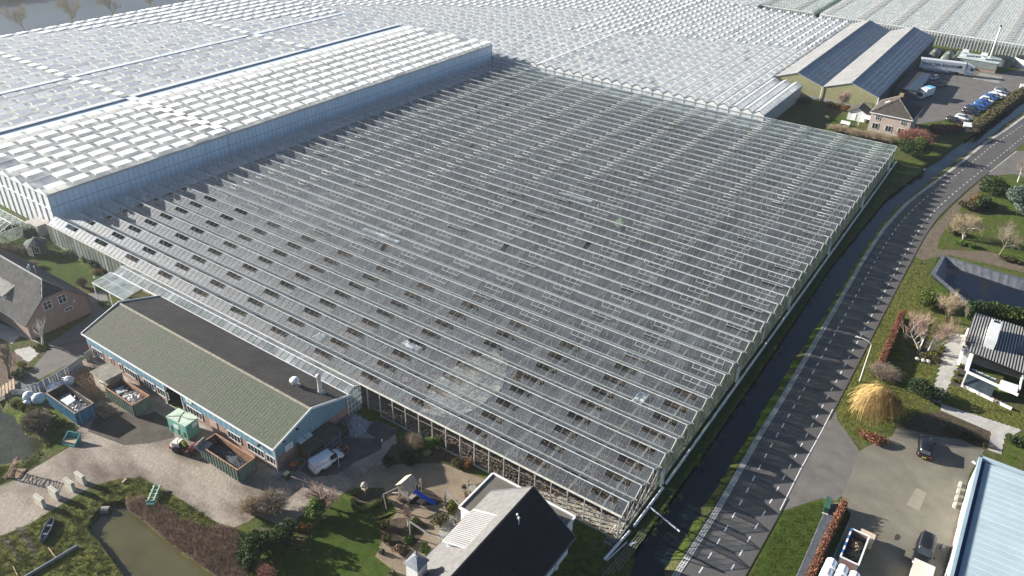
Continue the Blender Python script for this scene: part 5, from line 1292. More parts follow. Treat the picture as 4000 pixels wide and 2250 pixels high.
# ---- cottage with pyramid roof --------------------------------------------------
ct = thing('house', 'brick cottage with a brown hipped roof and white-framed windows beside the car park', 'house', (-5.5, 163, 0))
cx0, cx1, cy0, cy1, ce, ca = -11.0, -.5, 160.9, 173.0, 5.0, 8.4
MB().bx(cx0 + .3, cx1 - .3, cy0 + .3, cy1 - .3, 0, ce).build('wall', mat('pale_brick', (.47, .39, .33), .9, .1, 1, fine=.14, fscale=6), ct)
m_brt = mat('brown_tile', (.085, .072, .06), .8, .15, 1, fine=.2, rnd=.2)
xm_ = (cx0 + cx1) / 2; r0, r1 = cy0 + 5.0, cy1 - 3.6
uS = Vector((0, 5.0, ca - ce)); tiles(ct, 'roof_tile', (cx0, cy0, ce), (cx1, cy0, ce), uS, uS.length, .42, .42, m_brt, lambda u, v: abs(u - .5) < .5 * (1 - v) + .02)
uL_ = Vector((xm_ - cx0, 0, ca - ce)); hl = cy1 - cy0
tiles(ct, 'roof_tile', (cx0, cy0, ce), (cx0, cy1, ce), uL_, uL_.length, .42, .42, m_brt, lambda u, v: u * hl > 5.0 * v - .2 and (1 - u) * hl > 3.6 * v - .2)
uR_ = Vector((xm_ - cx1, 0, ca - ce))
tiles(ct, 'roof_tile', (cx1, cy0, ce), (cx1, cy1, ce), uR_, uR_.length, .42, .42, m_tiled, lambda u, v: u * hl > 5.0 * v - .2 and (1 - u) * hl > 3.6 * v - .2)  # this side is shaded by colour, through the darker tile
core = MB(); core.hexa([(cx0 + .1, cy0 + .1, ce), (cx1 - .1, cy0 + .1, ce), (cx1 - .1, cy1 - .1, ce), (cx0 + .1, cy1 - .1, ce)], [(xm_ - .05, r0, ca - .06), (xm_ + .05, r0, ca - .06), (xm_ + .05, r1, ca - .06), (xm_ - .05, r1, ca - .06)])
core.build('roof_deck', m_brt, ct)
rr = MB()
for a, b_ in (((cx0, cy0, ce), (xm_, r0, ca)), ((cx1, cy0, ce), (xm_, r0, ca)), ((xm_, r0, ca), (xm_, r1, ca)), ((cx0, cy1, ce), (xm_, r1, ca)), ((cx1, cy1, ce), (xm_, r1, ca))):
    rr.tube((a[0], a[1], a[2] + .06), (b_[0], b_[1], b_[2] + .06), .12, .12, 6)
rr.build('hip_tiles', mat('hip_grey', (.20, .18, .15), .8, .2, 2), ct)
eg2 = MB()
for a, b_ in (((cx0, cy0), (cx1, cy0)), ((cx1, cy0), (cx1, cy1)), ((cx0, cy0), (cx0, cy1))): eg2.beam((*a, ce - .08), (*b_, ce - .08), .25, .22)
eg2.build('gutter', m_trimw, ct)
for x in (-8.9, -2.6): window(ct, (x, cy0 + .28, 3.9), (1, 0, 0), 1.1, 1.2, (0, -1, 0), m_trimw, 1, cross=True)
for x in (-9.0, -5.7, -2.6): window(ct, (x, cy0 + .28, 1.6), (1, 0, 0), 1.5, 1.5, (0, -1, 0), m_trimw, 1)
for y in (163, 166, 170): window(ct, (cx1 - .28, y, 3.6), (0, 1, 0), .9, 1.2, (1, 0, 0), m_trimw, 0)
MB().bx(xm_ - .5, xm_ + .5, r1 - 1.6, r1 - .6, 8.0, 9.2).build('chimney', mat('chimney_brick', (.38, .27, .15), .9, .2, 2), ct)
MB().slab([(-9.0, 166.5, 6.45), (-8.0, 166.5, 7.1), (-8.0, 167.6, 7.1), (-9.0, 167.6, 6.45)], .08).build('skylight', m_trimw, ct)
MB().bx(cx1 - .3, cx1 + 1.5, 161.6, 163.6, 2.3, 2.5).build('porch', mat('porch_blue', (.2, .25, .34), .6), ct)
MB().bx(-13.6, -10.8, 162.2, 165.5, 2.5, 2.66).bx(-13.5, -13.3, 162.3, 162.5, 0, 2.5).build('carport', m_trimw, ct)
os_ = thing('shed', 'white garden shed with a dark pitched roof left of the hipped cottage', 'shed', (-14, 168, 0))
MB().bx(-17.4, -12.6, 166.8, 171.4, 0, 2.3).hexa([(-17.4, 166.8, 2.3), (-12.6, 166.8, 2.3), (-12.6, 171.4, 2.3), (-17.4, 171.4, 2.3)], [(-15.05, 166.8, 3.7), (-14.95, 166.8, 3.7), (-14.95, 171.4, 3.7), (-15.05, 171.4, 3.7)]).build('wall', m_plast, os_)
MB().slab([(-17.8, 166.4, 2.3), (-15, 166.4, 3.9), (-15, 171.8, 3.9), (-17.8, 171.8, 2.3)], .12).build('roof', m_brt, os_)
MB().slab([(-12.2, 166.4, 2.3), (-15, 166.4, 3.9), (-15, 171.8, 3.9), (-12.2, 171.8, 2.3)], .12).build('roof', m_tiled, os_)
for x in (-16.2, -13.9): MB().bx(x, x + 1.0, 166.72, 166.8, .1, 2.0).build('door', m_ventw, os_)
# ---- boiler house, tanks, mast -----------------------------------------------------
bo = thing('boiler_house', 'ribbed grey-green boiler house with white roof cowls behind the lorry', 'building', (3, 247, 0))
MB().bx(-2.5, 10.1, 246.2, 253.6, .9, 3.1).build('wall', mat('sage_wall', (.22, .26, .24), .7), bo)
MB().bx(-2.4, 10.0, 246.25, 253.5, 0, .9).build('plinth', m_pink, bo)
vb = MB()
for i in range(36): vb.bx(-2.5 + i * .35, -2.36 + i * .35, 246.1, 246.2, .9, 3.1)
kind(vb.build('wall_ribs', mat('sage_rib', (.42, .46, .43), .6), bo), 'stuff')
sheets(bo, 'roof_sheet', (-2.7, 245.9, 3.12), (10.3, 245.9, 3.12), (0, 1, .04), 8, 1.0, .25, .05, mat('sage_roof', (.50, .56, .53), .6, .1, 1, rnd=.08))
for i, (x, y) in enumerate(((-.6, 249.6), (5.2, 249.0))):
    MB().bx(x - .75, x + .75, y - .75, y + .75, 3.3, 4.6).hexa([(x - 1.1, y - 1.1, 4.6), (x + 1.1, y - 1.1, 4.6), (x + 1.1, y + 1.1, 4.6), (x - 1.1, y + 1.1, 4.6)], [(x - .8, y - .8, 5.3), (x + .8, y - .8, 5.3), (x + .8, y + .8, 5.3), (x - .8, y + .8, 5.3)]).build('roof_cowl', mat('cowl_white', (.62, .66, .66), .5) if i == 0 else bpy.data.materials['cowl_white'], bo)
MB().lathe([(.35, 0), (.4, .2), (.1, .35)], (2.5, 250, 3.3), 10).build('roof_vent', m_trimw, bo)
ms = thing('chimney_stack', 'tall slim white chimney with a black tip above the boiler house', 'chimney', (6.9, 253, 3))
MB().tube((6.9, 252.6, 3.0), (6.9, 252.6, 13.4), .3, .26, 12).build('stack', m_trimw, ms, True)
MB().tube((6.9, 252.6, 13.4), (6.9, 252.6, 13.9), .32, .32, 12).build('tip', m_black, ms)
m_tank = mat('steel_tank', (.13, .16, .17), .45, .2, .8, spec=.5, col2=(.16, .17, .08))
for x, lab in ((-9.6, 'left of two dark horizontal steel tanks behind the lorry trailer'), (-5.2, 'right of two dark horizontal steel tanks, next to the boiler house pipework')):
    tk = thing('tank', lab, 'tank', (x, 246, 0), 0, 'horizontal steel tanks by the boiler house')
    pr = [(x, 243.2, 1.9)]
    b_ = MB(Matrix.Translation((x, 243.4, 2.1)) @ Matrix.Rotation(R(-90), 4, 'X'))
    b_.lathe([(.6, -.25), (1.3, -.1), (1.75, .15), (1.75, 8.0), (1.3, 8.3), (.5, 8.45)], (0, 0, 0), 18); b_.build('shell', m_tank, tk, True)
    MB().bx(x - 1.3, x + 1.3, 245, 245.5, 0, .8).bx(x - 1.3, x + 1.3, 250, 250.5, 0, .8).build('saddle', m_concd, tk)
    MB().lathe([(.25, 0), (.25, .2), (.1, .25)], (x, 246.5, 3.8), 8).build('hatch', m_trimw, tk)
pp = MB(); pp.path([(-3.3, 244, .5), (-3.3, 244, 3.2), (-2.9, 248, 3.4), (-2.9, 253, 3.6)], .14, 6).path([(-2.6, 244, .5), (-2.6, 244.2, 3.0), (-2.3, 250, 3.3)], .12, 6)
tag(pp.build('pipework', mat('cream_pipe', (.50, .47, .33), .6)), 'cream pipework bent between the steel tanks and the boiler house', 'pipe')
fn = MB().bx(-13, -3, 253.8, 253.95, 3.0, 3.25)
for x in (-13, -8, -3.2): fn.bx(x, x + .12, 253.8, 253.95, 0, 3.0)
tag(fn.build('timber_rail', mat('mossy_rail', (.06, .06, .035), .9)), 'dark mossy beam on posts behind the two steel tanks', 'fence')
for (x, y, r_, h, cap, lab) in ((10.6, 259.5, 3.1, 2.6, 1, 'low dark-topped round water tank behind the boiler house'), (17.6, 262.0, 3.8, 3.0, 1, 'white round water tank with a dark cover at the right edge')):
    tk = thing('water_tank', lab, 'tank', (x, y, 0))
    MB().lathe([(r_, 0), (r_, h)], (x, y, 0), 28).build('wall', mat('tank_pale', (.55, .57, .56), .6) if 'white' in lab else mat('tank_dull', (.16, .17, .18), .6), tk)
    MB().lathe([(r_ + .06, h), (r_ + .06, h + .1), (.2, h + .35)], (x, y, 0), 28).build('cover', m_black, tk)
# ================================================================== vegetation
def leafmat(name, a, b_, rough=.7, tr=.25, third=None):
    m = bpy.data.materials.new(name); m.use_nodes = True
    t = m.node_tree; p = t.nodes['Principled BSDF']
    geo = N(t, 'ShaderNodeNewGeometry')
    st = [(.1, a), (.9, b_)] if third is None else [(.1, a), (.55, third), (.95, b_)]
    c = ramp(t, geo.outputs['Random Per Island'], st)
    c = mixc(t, 1.0, c, ramp(t, noise(t, 1.1, 3), [(.3, (.7,) * 3), (.7, (1.25,) * 3)]), 'MULTIPLY')
    t.links.new(c, p.inputs['Base Color']); p.inputs['Roughness'].default_value = rough; p.inputs['Specular IOR Level'].default_value = .25
    tl = N(t, 'ShaderNodeBsdfTranslucent'); t.links.new(c, tl.inputs[0])
    mx = N(t, 'ShaderNodeMixShader'); mx.inputs[0].default_value = tr
    t.links.new(p.outputs[0], mx.inputs[1]); t.links.new(tl.outputs[0], mx.inputs[2])
    t.links.new(mx.outputs[0], t.nodes['Material Output'].inputs[0])
    return m
L_DARK = leafmat('dark_leaf', (.018, .035, .010), (.06, .10, .025))
L_GLOSS = leafmat('laurel_leaf', (.05, .10, .015), (.16, .24, .05))
L_BOX = leafmat('boxwood_leaf', (.045, .075, .012), (.13, .17, .03))
L_YEL = leafmat('yellow_box_leaf', (.11, .12, .015), (.23, .23, .04))
L_BROWN = leafmat('beech_leaf', (.16, .065, .035), (.36, .17, .10))
L_CON = leafmat('conifer_leaf', (.020, .038, .014), (.065, .105, .035))
L_BLUE = leafmat('blue_spruce_leaf', (.07, .10, .085), (.19, .25, .20))
L_RUST = leafmat('rusty_leaf', (.13, .06, .015), (.30, .16, .04))
L_IVY = leafmat('winter_shrub_leaf', (.085, .062, .03), (.17, .14, .065), third=(.10, .10, .04))
L_REED = leafmat('dead_reed', (.15, .10, .07), (.34, .25, .18))
L_GRASS = leafmat('grass_blade', (.06, .082, .014), (.18, .185, .05), third=(.105, .13, .025))
L_CREAM = leafmat('variegated_leaf', (.22, .24, .10), (.42, .44, .26))
B_GREY = mat('grey_bark', (.20, .165, .125), .95, .25, 3)
B_BROWN = mat('brown_bark', (.13, .095, .07), .95, .25, 3)
B_WHITE = mat('birch_bark', (.66, .63, .57), .9, .15, 4, fine=.2)
B_PALE = mat('pale_bark', (.42, .36, .30), .95, .2, 3)
TW_GREY = mat('grey_twig', (.215, .175, .13), .95, .2, 2)
TW_TAN = mat('tan_twig', (.33, .255, .17), .95, .2, 2)
TW_PINK = mat('pink_twig', (.31, .215, .17), .95, .2, 2)
TW_RED = mat('red_twig', (.24, .11, .08), .95, .2, 2)
TW_GOLD = leafmat('golden_twig', (.32, .20, .07), (.66, .48, .20), .8, .15)

def cloud(n, c, rad, size, lumps=7, shell=.55, seed=0, flat=1.0, asp=1.6, floor=.03):
    """leaf quads through a lumpy volume: returns vertices, faces"""
    r_ = np.random.default_rng(seed)
    c = np.array(c, float); rad = np.array(rad, float)
    lc = r_.normal(size=(lumps, 3)); lc /= np.linalg.norm(lc, axis=1)[:, None]; lc *= r_.uniform(.25, .62, (lumps, 1))
    lr = r_.uniform(.38, .6, lumps)
    k = r_.integers(0, lumps, n)
    d = r_.normal(size=(n, 3)); d /= np.linalg.norm(d, axis=1)[:, None]
    rr = r_.uniform(0, 1, n) ** .33
    rr = shell + (1 - shell) * rr
    p = lc[k] + d * (lr[k] * rr)[:, None]
    p = p * rad + c
    p[:, 2] = np.maximum(p[:, 2], floor)
    u = r_.normal(size=(n, 3)); u[:, 2] *= flat; u /= np.linalg.norm(u, axis=1)[:, None]
    w_ = np.cross(u, r_.normal(size=(n, 3))); w_ /= np.linalg.norm(w_, axis=1)[:, None] + 1e-9
    s = size * r_.uniform(.6, 1.4, (n, 1))
    u, w_ = u * s * asp / 2, w_ * s / 2
    v = np.stack([p - u, p + w_, p + u, p - w_], 1).reshape(-1, 3)
    f = np.arange(4 * n).reshape(n, 4)
    return v, f
def pobj(name, v, f, m, parent):
    v = np.asarray(v, float)
    if parent is not None:
        M_ = np.array(wm(parent).inverted()); v = v @ M_[:3, :3].T + M_[:3, 3]
    o = obj(name, npmesh(name, v, f, m))
    if parent is not None: o.parent = parent; RM[o.name] = wm(parent)
    return o
SEED = [100]
def nseed(): SEED[0] += 1; return SEED[0]
def shrub(label, x, y, rx, ry, h, m, n=900, size=.16, name='shrub', cat='shrub', group=None, lumps=8, stem=B_BROWN, shell=.5, z0=0, asp=1.6, flat=1):
    t_ = thing(name, label, cat, (x, y, z0), 0, group)
    v, f = cloud(n, (x, y, z0 + h * .5), (rx * 1.15, ry * 1.15, h * .56), size, lumps, shell, nseed(), flat, asp, z0 + .03)
    pobj('foliage', v, f, m, t_)
    r_ = random.Random(nseed()); s = MB()
    for i in range(5): s.tube((x, y, z0), (x + r_.uniform(-.5, .5) * rx, y + r_.uniform(-.5, .5) * ry, z0 + h * .6), .035, .012, 4)
    s.build('stem', stem, t_)
    return t_
def hedge(label, pts, wd, h, m, n=1500, size=.13, name='hedge', z0=0, asp=1.5, rag=.0):
    """clipped hedge along a line"""
    a = Vector(pts[0]); t_ = thing(name, label, 'hedge', (a.x, a.y, z0))
    r_ = np.random.default_rng(nseed()); P = np.array([(p[0], p[1]) for p in pts], float)
    sl_ = np.hypot(*np.diff(P, axis=0).T); cum = np.concatenate([[0], np.cumsum(sl_)])
    s = r_.uniform(0, cum[-1], n); i = np.clip(np.searchsorted(cum, s) - 1, 0, len(sl_) - 1)
    tt = ((s - cum[i]) / sl_[i])[:, None]; b0 = P[i] * (1 - tt) + P[i + 1] * tt; d = (P[i + 1] - P[i]) / sl_[i][:, None]
    side = np.c_[-d[:, 1], d[:, 0]]
    # three faces of the hedge: both sides and the top
    k = r_.choice(3, n, p=[.3, .3, .4]); off = np.where(k == 0, -wd / 2, np.where(k == 1, wd / 2, r_.uniform(-wd / 2, wd / 2, n))) + r_.normal(0, .05 + rag * .4, n)
    zz = np.where(k == 2, h + r_.normal(0, .04 + rag, n), r_.uniform(0.02, h, n))
    p = np.c_[b0 + side * off[:, None], np.maximum(zz, .03) + z0]
    u = r_.normal(size=(n, 3)); u /= np.linalg.norm(u, axis=1)[:, None]; w_ = np.cross(u, r_.normal(size=(n, 3))); w_ /= np.linalg.norm(w_, axis=1)[:, None]
    s_ = size * r_.uniform(.6, 1.4, (n, 1)); u, w_ = u * s_ * asp / 2, w_ * s_ / 2
    pobj('foliage', np.stack([p - u, p + w_, p + u, p - w_], 1).reshape(-1, 3), np.arange(4 * n).reshape(n, 4), m, t_)
    c_ = MB()
    for q0, q1 in zip(pts[:-1], pts[1:]): c_.beam((q0[0], q0[1], z0 + h * .46), (q1[0], q1[1], z0 + h * .46), wd * .72, h * .88)
    c_.build('inner_twigs', mat('inner_twigs', (.05, .04, .025), .95, .3, 4) if 'inner_twigs' not in bpy.data.materials else bpy.data.materials['inner_twigs'], t_)
    return t_
def bare(label, x, y, h, bark, twig, spread=.9, seed=None, name='bare_tree', cat='tree', group=None, lean=(0, 0), stems=1, lev=4, tr=None, z0=0, up=.25, kids=4, first=.35, droop=0.0, tw=1.0):
    """leafless tree: tapered trunk and limbs, fine twigs"""
    rd = random.Random(seed or nseed()); t_ = thing(name, label, cat, (x, y, z0), 0, group)
    A, B = MB(), MB(); tr = tr or h * .022
    def grow_(p, d, ln, r_, l):
        segs = 3 if l == 0 else 2; q = p
        pts_ = [p]
        for s in range(segs):
            d2 = (d + Vector((rd.gauss(0, .13), rd.gauss(0, .13), rd.gauss(0, .08) + (up * .2 if l else 0) - droop * l * .12))).normalized()
            q2 = q + d2 * (ln / segs); ra, rb = r_ * (1 - .45 * s / segs), r_ * (1 - .45 * (s + 1) / segs)
            (A if l < 2 else B).tube(q, q2, ra, rb, 6 if l == 0 else 4 if l < 2 else 3, cap=False)
            q = q2; d = d2; pts_.append(q)
        if l >= lev: return
        nk = kids + rd.randint(0, 2) + (1 if l >= lev - 1 else 0)
        for i in range(nk):
            u = first + (1 - first) * (i + rd.random()) / nk if l == 0 else .25 + .75 * (i + rd.random()) / nk
            k = min(int(u * segs), segs - 1); b_ = pts_[k].lerp(pts_[k + 1], u * segs - k)
            ax = d.orthogonal().normalized(); ax.rotate(Matrix.Rotation(rd.uniform(0, 6.283), 3, d))
            nd = (d * rd.uniform(.35, .75) + ax * spread * rd.uniform(.6, 1.1) + Vector((0, 0, up))).normalized()
            grow_(b_, nd, ln * rd.uniform(.5, .72), max(r_ * .5, .008 * tw), l + 1)
    for s in range(stems):
        d = Vector((lean[0] + (rd.gauss(0, .25) if stems > 1 else 0), lean[1] + (rd.gauss(0, .25) if stems > 1 else 0), 1)).normalized()
        grow_(Vector((x, y, z0 - .05)), d, h * .5, tr, 0)
    A.build('trunk', bark, t_); B.build('crown', twig, t_)
    return t_
def twiggy(label, x, y, rx, ry, h, twig, n=420, name='shrub', group=None, z0=0, seed=None, thick=.014, bend=.35):
    """leafless shrub: many thin arching stems with side twigs"""
    rd = random.Random(seed or nseed()); t_ = thing(name, label, 'shrub', (x, y, z0), 0, group); B = MB(); A = MB()
    for i in range(n):
        a = rd.uniform(0, 6.283); q = rd.random() ** .5
        base = Vector((x + .25 * rx * math.cos(a) * rd.random(), y + .25 * ry * math.sin(a) * rd.random(), z0))
        tip = Vector((x + rx * q * math.cos(a), y + ry * q * math.sin(a), z0 + h * (1 - .55 * q * q) * rd.uniform(.65, 1.05)))
        mid = base.lerp(tip, .5) + Vector((0, 0, h * bend * (.3 + q * .4)))
        (A if i < 12 else B).tube(base, mid, thick * (1.6 if i < 12 else 1), thick * .8, 3, cap=False); B.tube(mid, tip, thick * .8, thick * .4, 3, cap=False)
        for _ in range(2):
            u = rd.random(); b_ = mid.lerp(tip, u); B.tube(b_, b_ + Vector((rd.gauss(0, .22) * rx, rd.gauss(0, .22) * ry, rd.uniform(.02, .25) * h)), thick * .6, thick * .35, 3, cap=False)
    A.build('stem', B_BROWN, t_); B.build('crown', twig, t_)
    return t_
G3 = lambda i, j, x, y: (gc(i, j, x, y).x, gc(i, j, x, y).y)
# --- trees along the lake, top left
for (px, py, h, lab) in ((245, 290, 11, 'bare tree by the lake nearest the left edge of the photo'), (712, 212, 12, 'bare lakeside tree, second from the left edge'), (1128, 138, 11.5, 'bare lakeside tree, third from the left edge'), (1505, 70, 11.5, 'bare lakeside tree, fourth from the left, at the top edge'), (1860, 4, 11, 'bare lakeside tree farthest right, cut off by the top edge')):
    q = gc(0, 0, px, py, 2.0); bare(lab, q.x, q.y, h, B_GREY, TW_TAN, .85, group='trees along the lake', lev=4, up=.35, tw=3.2, tr=.28, kids=5)
# far bank scrub
v, f = cloud(5000, (-331, 130, 2), (9, 110, 5), 1.6, 60, .2, 5)
kind(obj('far_bank_scrub', npmesh('far_bank_scrub', v, f, leafmat('scrub_leaf', (.05, .038, .03), (.13, .095, .075)))), 'stuff')
# --- left garden
x, y = G3(0, 2, 430, 570); bare('white leafless pollarded tree in front of the tan brick house', x, y, 5.6, B_WHITE, B_WHITE, .55, 3, lev=2, up=.5, tr=.17, kids=4, first=.3, tw=3)
x, y = G3(0, 2, 90, 900); bare('grey bare tree with ivy at its foot on the left edge, beside the house drive', x, y, 7.5, B_GREY, TW_GREY, .8, 14, lev=4, up=.4, tr=.22)
shrub('dark ivy mound at the foot of the left edge tree', x + .7, y + 1.0, 1.3, 1.0, .9, L_DARK, 500, .2)
shrub('yellow-green bush under the bare tree at the left edge', x - .8, y + 2.3, .9, .9, .9, L_YEL, 350, .15)
x, y = G3(0, 1, 840, 1440); twiggy('round brown leafless bush on the edge of the left lawn', x, y, 1.0, 1.0, 2.0, TW_GREY, 420, seed=21)
x, y = G3(0, 1, 350, 1230); twiggy('pale feathery bush behind the tiled house roof', x, y, 1.1, .9, 1.3, TW_TAN, 220, seed=22)
for (px, py, r_, h, m, lab) in ((690, 1110, .9, 1.1, L_CREAM, 'pale variegated shrub near the summerhouse'), (840, 1170, .7, .9, L_CREAM, 'small pale shrub against the glasshouse wall'), (930, 1230, .8, 1.7, L_DARK, 'dark upright shrub, left of a pair by the glasshouse wall'), (1000, 1240, .6, 1.4, L_DARK, 'dark upright shrub, right of a pair by the glasshouse wall'), (1060, 1330, .55, 1.5, L_DARK, 'dark egg-shaped shrub near the glass canopy'), (980, 1300, .9, .7, L_RUST, 'reddish low shrub in the border by the left lawn'), (1040, 1440 - 60, .4, .6, L_BOX, 'small round box ball beside the glass canopy')):
    x, y = G3(0, 1, px, py); shrub(lab, x, y, r_, r_, h, m, 420, .14)
for (px, py, lab) in ((200, 900, 'left'), (120, 1090, 'lower')):
    x, y = G3(0, 1, px, py); hedge('brown winter hedge, %s, in the shaded garden by the little glasshouse' % lab, [(x - 4, y - 1.5), (x + 3.5, y + 1.2)], 1.4, 1.2, L_IVY, 1300, .2, rag=.12)
bxm = shrub('small clipped box ball in the grid by the white pollard', *G3(0, 2, 350, 590), .2, .2, .3, L_BOX, 70, .09, group='box balls by the white pollard')
bxm['label'] = 'tiny box balls planted in a grid in front of the white pollard'
for i in range(5):
    for j in range(3):
        if i or j:
            q = gc(0, 2, 350 + i * 26 + j * 12, 590 - i * 8 + j * 24); dup(bxm, (q.x, q.y, 0), random.uniform(0, 6))
x, y = G3(0, 2, 1040, 175); shrub('green mounded shrub at the corner of the white canopy', x, y, 1.0, .7, .9, L_BOX, 420, .14)
x, y = G3(0, 2, 370, 1390); t_ = twiggy('dense brown dome-shaped bush by the left pond', x + .3, y, 2.2, 1.9, 2.3, TW_GREY, 900, seed=31, thick=.016)
v, f = cloud(1800, (x + .3, y, .9), (2.3, 2.0, 1.3), .16, 12, .4, 33); pobj('foliage', v, f, L_IVY, t_)
x, y = G3(0, 2, 430, 1150); 
for i in range(7):
    q = gc(0, 2, 160 + i * 75, 1170 + i * 30 + (i > 4) * 20); shrub('rough bright-green tussock by the blue skip, number %d from the bags' % (i + 1) if False else ['bright grass tussock beside the white bags', 'bright grass tussock second from the white bags', 'bright grass tussock third from the white bags', 'bright grass tussock behind the brown dome bush', 'bright grass tussock between the dome bush and the blue skip', 'bright grass tussock close under the blue skip', 'bright grass tussock by the near end of the blue skip'][i], q.x, q.y, .75, .65, .55, L_GRASS, 420, .2, 'tussock', 'plant', asp=3)
# --- reed bed on the pond bank
def blades(poly, n, h0, h1, wd, m, name, lean=.35, seed=1, zf=None):
    r_ = np.random.default_rng(seed); P = np.array(poly); lo, hi = P.min(0), P.max(0)
    p = r_.uniform(lo, hi, (int(n * 3), 2)); p = p[sdist(p, poly) > 0][:n]; n = len(p)
    if lean > .3:
        k_ = max(8, n // 22); j_ = r_.integers(0, k_, n); s_ = r_.uniform(.5, 1.6, k_); p = p[j_] + r_.normal(0, .13, (n, 2)) * s_[j_][:, None]; z = s_[j_]
    else: z = np.ones(n)
    a = r_.uniform(0, 2 * np.pi, n); hh = r_.uniform(h0, h1, n) * z; d = r_.normal(0, lean, (n, 2)) * hh[:, None]
    wx, wy = np.cos(a) * wd, np.sin(a) * wd
    base = np.c_[p, np.full(n, -.05)]; 
    v = np.stack([base - np.c_[wx, wy, wx * 0], base + np.c_[wx, wy, wx * 0], base + np.c_[d, hh]], 1).reshape(-1, 3)
    return kind(obj(name, npmesh(name, v, np.arange(3 * n).reshape(n, 3), m)), 'stuff')
reedp = [G3(0, 3, *q) for q in [(1260, 700), (1420, 640), (1560, 720), (1700, 760), (1760, 850), (1900, 900), (2060, 960), (2180, 930), (2330, 960), (2420, 1030), (2400, 1120), (2380, 1260), (2480, 1440), (2600, 1560), (2300, 1560), (2130, 1420), (1960, 1300), (1800, 1190), (1650, 1075), (1560, 990), (1400, 860), (1290, 790)]]
sheet('reed_litter', reedp, .004, mat('reed_litter', (.12, .088, .064), .95, .3, 2, fine=.3, col2=(.22, .165, .12)))
blades(reedp, 9000, .35, .95, .018, L_REED, 'reed_bed', .25, 2)
# rough grass: tufts on the lower left bank and on the verges
gb1 = [G3(0, 3, *q) for q in [(-60, 1060), (100, 1020), (260, 940), (480, 820), (700, 700), (960, 640), (1050, 700), (900, 880), (870, 980), (1000, 1110), (1240, 1448), (1300, 1560), (-60, 1560)]]
sheet('bank_grass', gb1, .004, m_moss)
blades(gb1, 15000, .08, .32, .03, L_GRASS, 'rough_grass', .5, 3)
gb2 = [G3(0, 3, *q) for q in [(1000, 530), (1200, 470), (1420, 455), (1560, 530), (1760, 640), (2040, 820), (2190, 920), (2100, 960), (1900, 900), (1700, 760), (1560, 720), (1420, 640), (1280, 680), (1060, 700), (960, 620)]]
sheet('bank_grass', gb2, .0042, m_moss)
blades(gb2, 6000, .08, .28, .03, L_GRASS, 'rough_grass', .5, 4)
gb3 = [G3(0, 3, *q) for q in [(-40, 350), (200, 300), (420, 170), (480, 60), (560, -20), (650, 0), (600, 100), (450, 200), (350, 320), (100, 460), (-40, 520)]]
blades(gb3, 3500, .08, .3, .03, L_GRASS, 'rough_grass', .5, 5)
gb4 = [G3(3, 3, *q) for q in [(30, 1050), (160, 820), (400, 730), (540, 690), (590, 860), (520, 1010), (380, 1330), (300, 1500), (-200, 1500)]]
blades(gb4, 9000, .06, .2, .025, L_GRASS, 'verge_grass', .5, 6)
blades([xy(p) for p in lw], 14000, .06, .22, .03, L_GRASS, 'garden_grass', .5, 7)
gb5 = [(.9, 0), (2.2, 0), (2.4, 40), (2.0, 80), (3.5, 118), (7, 142), (1.2, 142)]
sheet('wall_bank_grass', gb5, .0035, mat('bank_green', (.03, .06, .012), .95, .3, .8, bump=.08, fine=.4, col2=(.06, .09, .02)))
blades([(.9, -4), (3.2, -2), (3.0, 40), (2.6, 80), (3.5, 118), (8, 142), (1.2, 142)], 9000, .08, .3, .03, L_GRASS, 'bank_grass_tufts', .5, 8)
for s_ in (1,):
    pa_ = [(float(np.interp(y_, [p.y for p in cr], [p.x for p in cr])) + .2, y_) for y_ in range(0, 200, 8)] + [(float(np.interp(y_, ys, rlx)) - .75, y_) for y_ in range(199, -1, -8)]
    blades(pa_, 9000, .05, .2, .025, leafmat('verge_blade', (.06, .055, .02), (.17, .14, .08)), 'road_verge_grass', .6, 9)
# --- bottom garden
q = g(1055, 2010); twiggy('big grey-brown leafless bush by the yard, bottom centre', q.x, q.y + .6, 2.2, 2.0, 2.8, TW_GREY, 900, seed=41)
q = g(1010, 2030); twiggy('second leafless grey bush, just left of the big one', q.x - 1.4, q.y + .3, 1.7, 1.6, 2.3, TW_TAN, 520, seed=42)
x, y = G3(1, 3, 660, 740); bare('leafless fruit tree leaning over the yard edge', x, y, 4.6, B_BROWN, TW_PINK, 1.0, 43, lev=4, up=.15, tr=.14, stems=2, first=.25)
x, y = G3(1, 3, 620, 870); shrub('glossy green laurel bush at the corner of the lawn', x, y, 1.1, 1.2, 3.0, L_GLOSS, 1500, .22)
x, y = G3(1, 3, 400, 960); shrub('cream-leaved shrub left of the glossy laurel', x, y, .9, .8, 1.0, L_CREAM, 420, .16)
x, y = G3(1, 3, 500, 980); shrub('rust-brown shrub under the glossy laurel', x, y, .7, .6, 1.0, L_RUST, 300, .13)
x, y = G3(1, 3, 300, 1080); shrub('dark conifer clump left of the lawn', x, y, 1.5, 1.3, 3.2, L_CON, 1700, .18)
x, y = G3(1, 3, 60, 1220); shrub('dark evergreen mass in the bottom left of the garden', x, y, 2.4, 2.0, 3.8, L_DARK, 2600, .22)
x, y = G3(0, 3, 2470, 1310); shrub('dark evergreen bush over the reed bank', x, y, 1.3, 1.1, 1.8, L_CON, 900, .17)
x, y = G3(1, 3, 160, 1420); twiggy('reddish leafless shrub at the bottom edge', x, y - .6, 1.4, 1.0, 1.5, TW_RED, 420, seed=44)
x, y = G3(0, 3, 2560, 1100); twiggy('grey leafless bush above the reed bank', x + .6, y + .4, 1.3, 1.2, 1.7, TW_GREY, 420, seed=45)
arc = [gc(1, 3, *q) for q in [(975, 690), (990, 780), (1060, 800), (1160, 770), (1250, 710), (1300, 670)]]
hedge('low box hedge curved in a smile round the bird table', [(p.x, p.y) for p in arc], .55, .55, L_BOX, 1500, .1)
